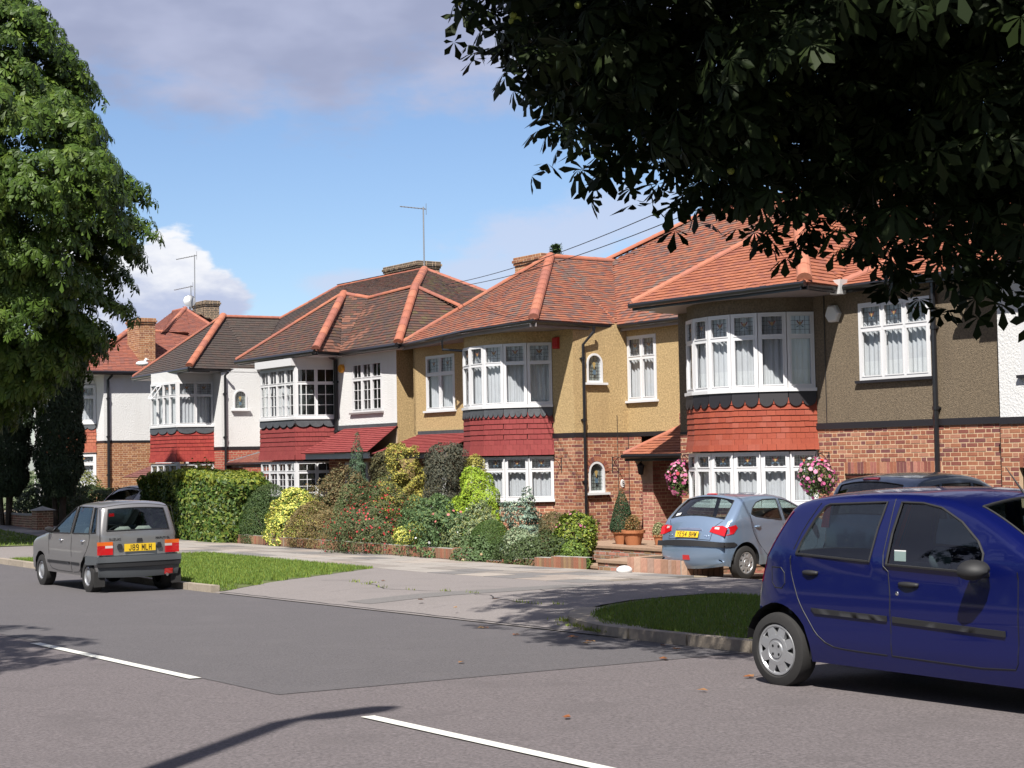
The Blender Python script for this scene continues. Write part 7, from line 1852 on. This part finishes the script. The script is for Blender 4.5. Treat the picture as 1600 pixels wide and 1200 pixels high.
# trim to the outline that hangs in the picture
def keep(C):
    X = C[:, 0]+RB[0]; Y = C[:, 1]+RB[1]; Z = C[:, 2]+RB[2]-CAMZ
    px = 800+2500*X/np.maximum(Y, 1); py = 704+(800-px)*.018*-1 - 2500*Z/np.maximum(Y, 1)
    return px, py
P, N, D = clumps(C, Nn, 17, .62, .34, r2_, .6)
RC = [(.016, .026, .006), (.012, .021, .005), (.020, .031, .008), (.010, .017, .004)]  # shade under the overhanging crown is put into these leaf colours
brs = []
for i in range(22):
    a = i*2.4+.6; z = 3.6+i*.32; ex, ey = RX*.82*math.cos(a), RY*.82*math.sin(a); zz = z+1.2
    brs.append(([(0, 0, z), (ex*.4, ey*.4, z+1.0), (ex*.8, ey*.8, zz+.4), (ex, ey, zz-.2)], [.12, .08, .04, .012]))
# low hanging sprays whose leaves are drawn against sky and roofs
def spray(pxpy, d, cnt, spread, r):
    Ps = []
    for (x, y) in pxpy:
        v = fw*2500+r2*(x-800)+u2*(600-y); p = np.array(v*(d/v.y)); p[2] += CAMZ; p -= RB; Ps.append(p)
    Ps = np.array(Ps); out = np.repeat(Ps, cnt, 0)+r.normal(size=(len(Ps)*cnt, 3))*np.array(spread); return out
edge = [(735, 40), (790, 20), (830, 40), (770, 10), (820, 95), (870, 60), (905, 100), (850, 125), (930, 120), (885, 160), (900, 215), (930, 250), (960, 215), (915, 275), (965, 150), (1000, 200), (1010, 250), (1050, 270), (1100, 270), (1060, 320), (1110, 300), (1150, 260), (1200, 300), (1160, 320), (1230, 350), (1265, 330), (1290, 280), (1330, 270), (1340, 330), (1385, 290), (1310, 375), (1330, 365), (1380, 380), (1215, 365), (1420, 340), (1430, 400), (1470, 380), (1500, 330), (1440, 430), (1520, 400), (1560, 430), (1550, 470), (1590, 380), (1590, 440), (1500, 430), (1400, 420)]
E1 = spray(edge, 13.6, 8, (.17, .5, .11), r2_)
inner = [(x, y) for x in range(820, 1700, 42) for y in range(-40, 420, 42) if y < lerp_tab(x, (820, 900, 1000, 1100, 1250, 1400, 1600, 1700), (50, 165, 215, 262, 275, 310, 385, 420))]
E2 = spray(inner, 14.6, 12, (.20, .9, .17), r2_)
E3 = spray(inner, 17.0, 8, (.26, 1.0, .22), r2_)
EE = np.vstack([E1, E2, E3]); NE = r2_.normal(size=EE.shape)*.45+np.array([-.15, -.35, .8]); DE_ = r2_.normal(size=EE.shape)*.6+np.array([-.2, -.4, -.55])
# drop crown leaves that would fall outside the hanging outline
def outline_ok(Pp):
    X = Pp[:, 0]+RB[0]; Y = Pp[:, 1]+RB[1]; Z = Pp[:, 2]+RB[2]-CAMZ
    Yc = np.maximum(Y, .5); px = 800+2500*X/Yc; py = 715-(px-800)*.018-2500*Z/Yc
    lim = np.interp(px, [690, 740, 800, 850, 880, 1000, 1100, 1250, 1400, 1600, 1800], [-60, 20, 50, 110, 210, 225, 262, 285, 335, 425, 470])
    return ~((py > lim) & (px < 2100)) & ~((px < 690) & (py > -40))
k = outline_ok(P); P, N, D = P[k], N[k], D[k]
P = np.vstack([EE, P]); N = np.vstack([NE, N]); D = np.vstack([DE_, D])
ck = [tuple(spray([p_], 13.2, 1, (0, 0, 0), r2_)[0]) for p_ in [(802, 24), (810, 31), (800, 33), (1232, 146), (1209, 217), (1142, 267), (1380, 280), (716, 3), (903, 8)]]
def br_ok(e):
    v = Vector(e)+RT-Vector((0, 0, CAMZ)); px = 800+2500*v.x/max(v.y, .5); py = 715-(px-800)*.018-2500*v.z/max(v.y, .5)
    return px > 900 and py < float(np.interp(px, [900, 1000, 1200, 1600, 2000], [60, 150, 240, 350, 400]))
brs = [b_ for b_ in brs if br_ok(b_[0][-1]) and br_ok(b_[0][-2])]
chestnut('dark overhanging horse chestnut filling the upper right corner', tuple(RT), P, N, D, .225, RC, ([(0, 0, -.2), (.05, 0, 3), (0, .1, 8), (0, 0, 12)], [.40, .32, .2, .05]), brs, 300, mt='leaf_shade', conkers=ck, seed=5, droop=.5,
         partdist=lambda PW, dist: np.where((PW[:, 1] < 15.0), dist, dist+20))
# tree on the camera's side of the road, out of the frame, whose shadow lies on the road at the left
r3 = np.random.default_rng(31); NTn, NTt = -1.7, 13.3; NTr = G(NTn, NTt, .1)
a = r3.random(150)*2*np.pi; zz = r3.uniform(-1, 1, 150); rr_ = np.sqrt(1-zz*zz)*r3.uniform(.55, 1, 150); C = np.stack([np.cos(a)*rr_*3.5, np.sin(a)*rr_*3.5, 6.6+zz*2.4], 1); Nn = np.stack([np.cos(a), np.sin(a), zz], 1)
P, N, D = clumps(C, Nn, 16, .6, .35, r3, .6)
chestnut('horse chestnut across the road, seen only by its shadow on the left', tuple(NTr), P, N, D, .30, RC, ([(0, 0, -.2), (0, 0, 4), (0, 0, 8)], [.3, .24, .05]), [], 0, seed=9)

# conifer top behind the tan roof
CT = W(37.0, 49.8, -2.4); rt_ = root('cedar', CT, 0, 'feathery conifer top showing above the tan house ridge', 'conifer')
mb = MB(); mb.tube([(0, 0, 0), (0, 0, 6), (0, 0, 10.6)], [.3, .18, .02], 8); mb.obj('trunk', 'bark', rt_)
rr = np.random.default_rng(77); Ps = []; Ns = []
for i in range(60):
    z = 3+7.6*(i/59)**.9; L_ = max(.15, (10.9-z)*.42)*rr.uniform(.8, 1.15)
    for j in range(3):
        a = rr.random()*6.28
        for s_ in np.linspace(.1, 1, 26):
            for w_ in range(4):
                Ps.append((math.cos(a)*L_*s_+rr.normal()*.07, math.sin(a)*L_*s_+rr.normal()*.07, z+.12*s_*L_-.25*s_*s_*L_+rr.normal()*.035)); Ns.append((0, 0, 1))
P = np.array(Ps); N = np.array(Ns, float); V, F = leaf_cards(P, N, rr, .16, .04, .5); np_obj('foliage', V, F, 'conifer', rt_, tints(len(P), [(.05, .10, .03), (.07, .13, .035), (.04, .075, .025)], rr))

# ------------------------------------------------------------------ walls, steps, pots, baskets
class Plain(House):
    def __init__(s, name, label, cat, t0, n0, limit=300, zz=None):
        s.t0, s.n0 = t0, n0; s.zg = gh(n0, t0) if zz is None else zz
        s.root = root(name, W(n0, t0, s.zg), STREET_ROT, label, cat)
        s.bricks = Pieces(s.root, 'brick', 'brick', limit); s.tiles = s.hang = s.hips = Pieces(s.root, 'tile', 'tile', 0)
BR_W = [(.30, .12, .07), (.26, .13, .08), (.34, .15, .09), (.22, .12, .07), (.30, .19, .10), (.25, .15, .09)]
gw = Plain('garden_wall', 'low old brick garden wall edging the planted border by the pavement', 'wall', 34, 18.3, 300)
for i in range(12):
    ta = 40.25-1.0*i; tb = ta-1.0; za = gh(18.3, (ta+tb)/2)
    f = Facet(gw, (ta, 18.32), (tb, 18.32)); bricks(f, za-.1, za+.11, BR_W, mort='concrete'); soldier(f, 0, 1.0, za+.11, za+.325, BR_W, o=0)
    wall(f, za+.1, za+.33, 'concrete', o=-.004, name='mortar_bed')
    mb = MB(); mb.quad([f.P(0, za+.325, 0), f.P(1.0, za+.325, 0), f.P(1.0, za+.325, -.22), f.P(0, za+.325, -.22)]); mb.quad([f.P(0, za+.325, -.22), f.P(1.0, za+.325, -.22), f.P(1.0, za-.1, -.22), f.P(0, za-.1, -.22)]); mb.obj('coping', 'concrete', gw.root)
for tp, hh in ((36.9, .42), (28.2, .36)):
    za = gh(18.3, tp); c = [(tp+.14, 18.25), (tp-.20, 18.25), (tp-.20, 18.6), (tp+.14, 18.6)]
    for i in range(4): bricks(Facet(gw, c[i], c[(i+1) % 4]), za-.1, za+hh, BR_W, mort='concrete')
    mb = MB(); mb.quad([gw.L(a_, b_, za+hh+.002) for a_, b_ in c]); mb.obj('pier_top', 'terracotta', gw.root)
gw.finish()
w2 = Plain('edging_wall', 'short sloping brick edging wall right of the garden wall pier', 'wall', 26, 18.6, 200)
for i in range(7):
    ta = 27.9-.52*i; tb = ta-.52; na = 18.42+.03*i; za = gh(18.5, (ta+tb)/2); hh = .10+.04*min(i, 5)
    f = Facet(w2, (ta, na), (tb, na+.03)); wall(f, za-.1, za+hh, 'concrete', o=-.006, name='mortar_bed'); soldier(f, 0, f.len, za-.1+0, za+hh, BR_W, o=0)
    mb = MB(); mb.quad([f.P(0, za+hh, 0), f.P(f.len, za+hh, 0), f.P(f.len, za+hh, -.2), f.P(0, za+hh, -.2)]); mb.obj('coping', 'concrete', w2.root)
w2.finish()
pl = Plain('planter_wall', 'little planter wall of upright pinkish stones in front of the brick steps', 'wall', 22, 18.25, 100)
BR_P = [(.50, .27, .19), (.44, .24, .17), (.55, .36, .26), (.40, .26, .2), (.36, .2, .13)]
for (a_, b_, hh) in (((22.60, 18.30), (21.05, 18.22), .36), ((21.05, 18.22), (21.05, 19.2), .36), ((23.3, 18.9), (22.60, 18.3), .16)):
    f = Facet(pl, a_, b_); za = gh(18.3, 22); wall(f, za-.1, za+hh, 'concrete', o=-.006, name='mortar_bed')
    x = .01
    while x < f.len-.08:
        wdt = rng.choice((.10, .14, .20, .13)); wdt = min(wdt, f.len-x)
        pl.bricks.add(('p', wdt, hh), lambda mb, wdt=wdt, hh=hh: mb.add([(-wdt/2+.008, -.02, -hh/2+.05), (wdt/2-.008, -.02, -hh/2+.05), (wdt/2-.012, -.02, hh/2), (-wdt/2+.012, -.02, hh/2), (-wdt/2+.008, .05, -hh/2+.05), (wdt/2-.008, .05, -hh/2+.05), (wdt/2-.012, .05, hh/2), (-wdt/2+.012, .05, hh/2)], [(0, 1, 2, 3), (0, 4, 5, 1), (1, 5, 6, 2), (2, 6, 7, 3), (3, 7, 4, 0)]), f.M(x+wdt/2, za+hh/2, .0), rng.choice(BR_P)); x += wdt
mb = MB(); za = gh(18.3, 22)+.34; mb.quad([pl.L(22.55, 18.33, za), pl.L(21.08, 18.26, za), pl.L(21.08, 19.2, za), pl.L(22.6, 19.2, za)]); mb.obj('planter_soil', 'soil', pl.root)
pl.finish()
mb = MB(); mb.ball(G(18.02, 22.35, .14), .11, 10, 8, sc=(1.35, .9, .75)); o = mb.obj('boulder', 'alarm_white', smooth=True, sharp=3); prop(o, 'white-painted boulder at the foot of the little planter wall', 'stone')
st = Plain('entrance_steps', 'stepped brick plinths leading up to the brown front door', 'steps', 25, 20.0, 260)
for (ta, tb, na, nb, hh) in ((25.45, 22.9, 19.3, 24.3, .12), (25.2, 22.9, 20.2, 24.3, .22), (28.9, 22.9, 21.4, 24.4, .33), (24.3, 23.3, 18.95, 19.6, .28)):
    za = gh(20, 25); c = [(ta, na), (tb, na), (tb, nb), (ta, nb)]
    for i in (0, 1, 3): bricks(Facet(st, c[i], c[(i+1) % 4]), za-.1, za+hh, BR_W+BR_PINK, mort='concrete')
    mb = MB(); P4 = [st.L(a_+(.02 if a_ == ta else -.02), b_-(.03 if b_ == na else 0), za+hh) for a_, b_ in c]; Q4 = [p+Vector((0, 0, .05)) for p in P4]; mb.add(P4+Q4, [(4, 5, 6, 7), (0, 1, 5, 4), (1, 2, 6, 5), (3, 0, 4, 7), (0, 3, 2, 1)]); mb.obj('tread', 'slab_red', st.root)
st.finish()
def pot(label, n, t, z, r, h, plant):
    rt_ = root('potted_plant', W(n, t, z), 0, label, 'potted plant')
    mb = MB(); mb.lathe([(.001, 0), (r*.66, 0), (r*.95, h*.78), (r*1.08, h*.80), (r*1.1, h), (r*.96, h), (r*.9, h*.86), (.001, h*.86)], 20); mb.obj('pot', 'terracotta', rt_, smooth=True, sharp=.6)
    plant(rt_, h)
def topiary(rt_, h0):
    P, N, r = shape_pts(7000, 'cone', .62, .62, .98, .8, 5); P[:, 2] += h0*.85; V, F = leaf_cards(P, N, r, .03, .018, .6); np_obj('foliage', V, F, 'leaf_soft', rt_, tints(len(P), [(.035, .085, .03), (.045, .10, .035), (.03, .065, .025)], r))
def tuft(cols, w=.4, hgt=.35, fl=None):
    def f(rt_, h0):
        P, N, r = shape_pts(900, 'dome', w, w, hgt, .5, 8); P[:, 2] += h0*.85; V, F = leaf_cards(P, N, r, .05, .02, .8, .5); np_obj('foliage', V, F, 'leaf_soft', rt_, tints(len(P), cols, r))
    return f
zf = gh(20, 25)+.38
pot('tall topiary cone in a terracotta pot against the brick wall', 22.10, 27.45, zf, .22, .30, topiary)
pot('terracotta bowl of reddish seedlings right of the topiary cone', 22.0, 26.95, zf, .24, .32, tuft([(.35, .18, .06), (.18, .16, .05)], .38, .38))
pot('small pot of pale cream plant beside the porch pier', 22.3, 26.45, zf, .12, .22, tuft([(.45, .42, .22), (.2, .25, .1)], .3, .3))
def basket(n, t, ztop, label, w=.72, extra=()):
    rt_ = root('hanging_basket', W(n, t, ztop-.62), 0, label, 'hanging basket')
    mb = MB(); mb.lathe([(.001, 0), (.12, .02), (.19, .10), (.22, .20), (.21, .20), (.001, .12)], 18); mb.obj('basket', 'bark', rt_, smooth=True, sharp=1)
    mb = MB()
    for k in range(3): a = k*2.09; mb.tube([(.2*math.cos(a), .2*math.sin(a), .2), (0, 0, .75)], .006, 4)
    mb.obj('chain', 'plastic_black', rt_)
    P, N, r = shape_pts(2600, 'ball', w, w, .66, .45, 17+int(w*100)); P, _ = lump(P, N, .05, 6, 4); P[:, 2] -= .10; V, F = leaf_cards(P, N, r, .045, .028, .8); np_obj('foliage', V, F, 'leaf_soft', rt_, tints(len(P), [(.09, .15, .03), (.06, .10, .025), (.14, .19, .05), (.04, .06, .02)], r))
    for fc, fm, lo, hi in extra:
        P, N, r = shape_pts(fm, 'ball', w*1.05, w*1.05, .72, .92, 40+fm); P, _ = lump(P, N, .06, 6, 4); P[:, 2] -= .12; k = (P[:, 2] > lo) & (P[:, 2] < hi); P, N = P[k], N[k]; mm = len(P)
        a = np.linspace(0, 2*np.pi, 8)[:-1]; nn = N+r.normal(size=(mm, 3))*.3; nn /= np.linalg.norm(nn, axis=1)[:, None]; t_ = np.cross(nn, [.1, .2, 1.]); t_ /= np.linalg.norm(t_, axis=1)[:, None]; b_ = np.cross(nn, t_); sz = (.034*(.7+.6*r.random(mm)))[:, None, None]
        V = (P[:, None]+sz*(np.cos(a)[None, :, None]*t_[:, None]+np.sin(a)[None, :, None]*b_[:, None])).reshape(-1, 3); np_obj('petunia', V, np.arange(7*mm).reshape(-1, 7), 'petal', rt_, tints(mm, fc, r))
PK = [(.72, .16, .36), (.80, .28, .46), (.62, .10, .30), (.85, .42, .55)]
basket(22.15, 25.5, -.10, 'hanging basket of pink petunias by the brown front door', .62, ((PK, 150, -1, 9), ([(.75, .08, .12), (.8, .12, .1)], 22, .3, 9)))
basket(22.0, 21.45, -.08, 'hanging basket of pink, red and white petunias in front of the garage corner', .70, ((PK, 160, -1, 9), ([(.85, .06, .03)], 26, .45, 9), ([(.85, .82, .82)], 14, .2, .6)))
# far left gate pier and wall
lw = Plain('brick_gate_pier', 'square brick gate pier with a pale pyramid cap at the far left', 'pier', 48.9, 16.3, 120)
za = gh(16.3, 48.9); c = [(49.4, 16.3), (48.9, 16.3), (48.9, 16.8), (49.4, 16.8)]
for i in range(4): bricks(Facet(lw, c[i], c[(i+1) % 4]), za-.1, za+.70, BR_W)
mb = MB(); mb.add([lw.L(a_, b_, za+.70) for a_, b_ in ((49.48, 16.22), (48.82, 16.22), (48.82, 16.88), (49.48, 16.88))]+[lw.L(49.15, 16.55, za+.83)], [(0, 1, 4), (1, 2, 4), (2, 3, 4), (3, 0, 4), (3, 2, 1, 0)]); mb.obj('cap', 'concrete', lw.root); lw.finish()
lw = Plain('boundary_wall', 'low shaded brick wall left of the gate pier', 'wall', 55, 16.4, 120)
f = Facet(lw, (62, 16.4), (49.42, 16.4)); bricks(f, za-.1, za+.52, BR_W); mb = MB(); f.box(mb, 0, f.len, za+.52, za+.57, -.25, .02); mb.obj('coping', 'concrete', lw.root); lw.finish()

# ------------------------------------------------------------------ street lamp on the camera's kerb, only its shadow shows
lt = root('street_lamp', G(-.3, 5.3, .1), STREET_ROT, 'grey street lamp on the near pavement, its shadow lying across the centre line', 'street lamp')
mb = MB(); mb.tube([(0, 0, 0), (0, 0, 1.2), (0, 0, 8.35)], [.15, .115, .095], 12); mb.obj('post', 'concrete', lt)
mb = MB(); mb.tube([(0, 0, 8.3), (0, .05, 8.5), (0, .25, 8.55)], [.09, .08, .07], 8); mb.obj('bracket', 'concrete', lt)
mb = MB(); mb.tube([(0, .10, 8.52), (0, .25, 8.55), (-.06, .70, 8.6), (-.08, .85, 8.6)], [.08, .14, .14, .06], 10); mb.obj('lantern', 'alu_dull', lt, smooth=True, sharp=1)

# unseen leaf belt behind the viewpoint, added to darken reflections in cars and panes
m_ = 16000; rb = np.random.default_rng(5)
tt = rb.uniform(-45, 75, m_); nn_ = -13-5*rb.random(m_)+1.5*np.sin(tt*.6); hh = (5.5+2.5*np.sin(tt*.35)+1.5*np.sin(tt*1.1))*rb.random(m_)**.8
P = np.array([[*G(a_, b_, c_)] for a_, b_, c_ in zip(nn_, tt, hh)]); N = rb.normal(size=(m_, 3))+np.array([NX, NY, .4]); V, F = leaf_cards(P, N, rb, .75, .45, .6)
np_obj('added_leaf_belt', V, F, 'leaf_soft', None, tints(m_, [(.05, .08, .02), (.035, .06, .018), (.07, .09, .03)], rb), 'stuff')
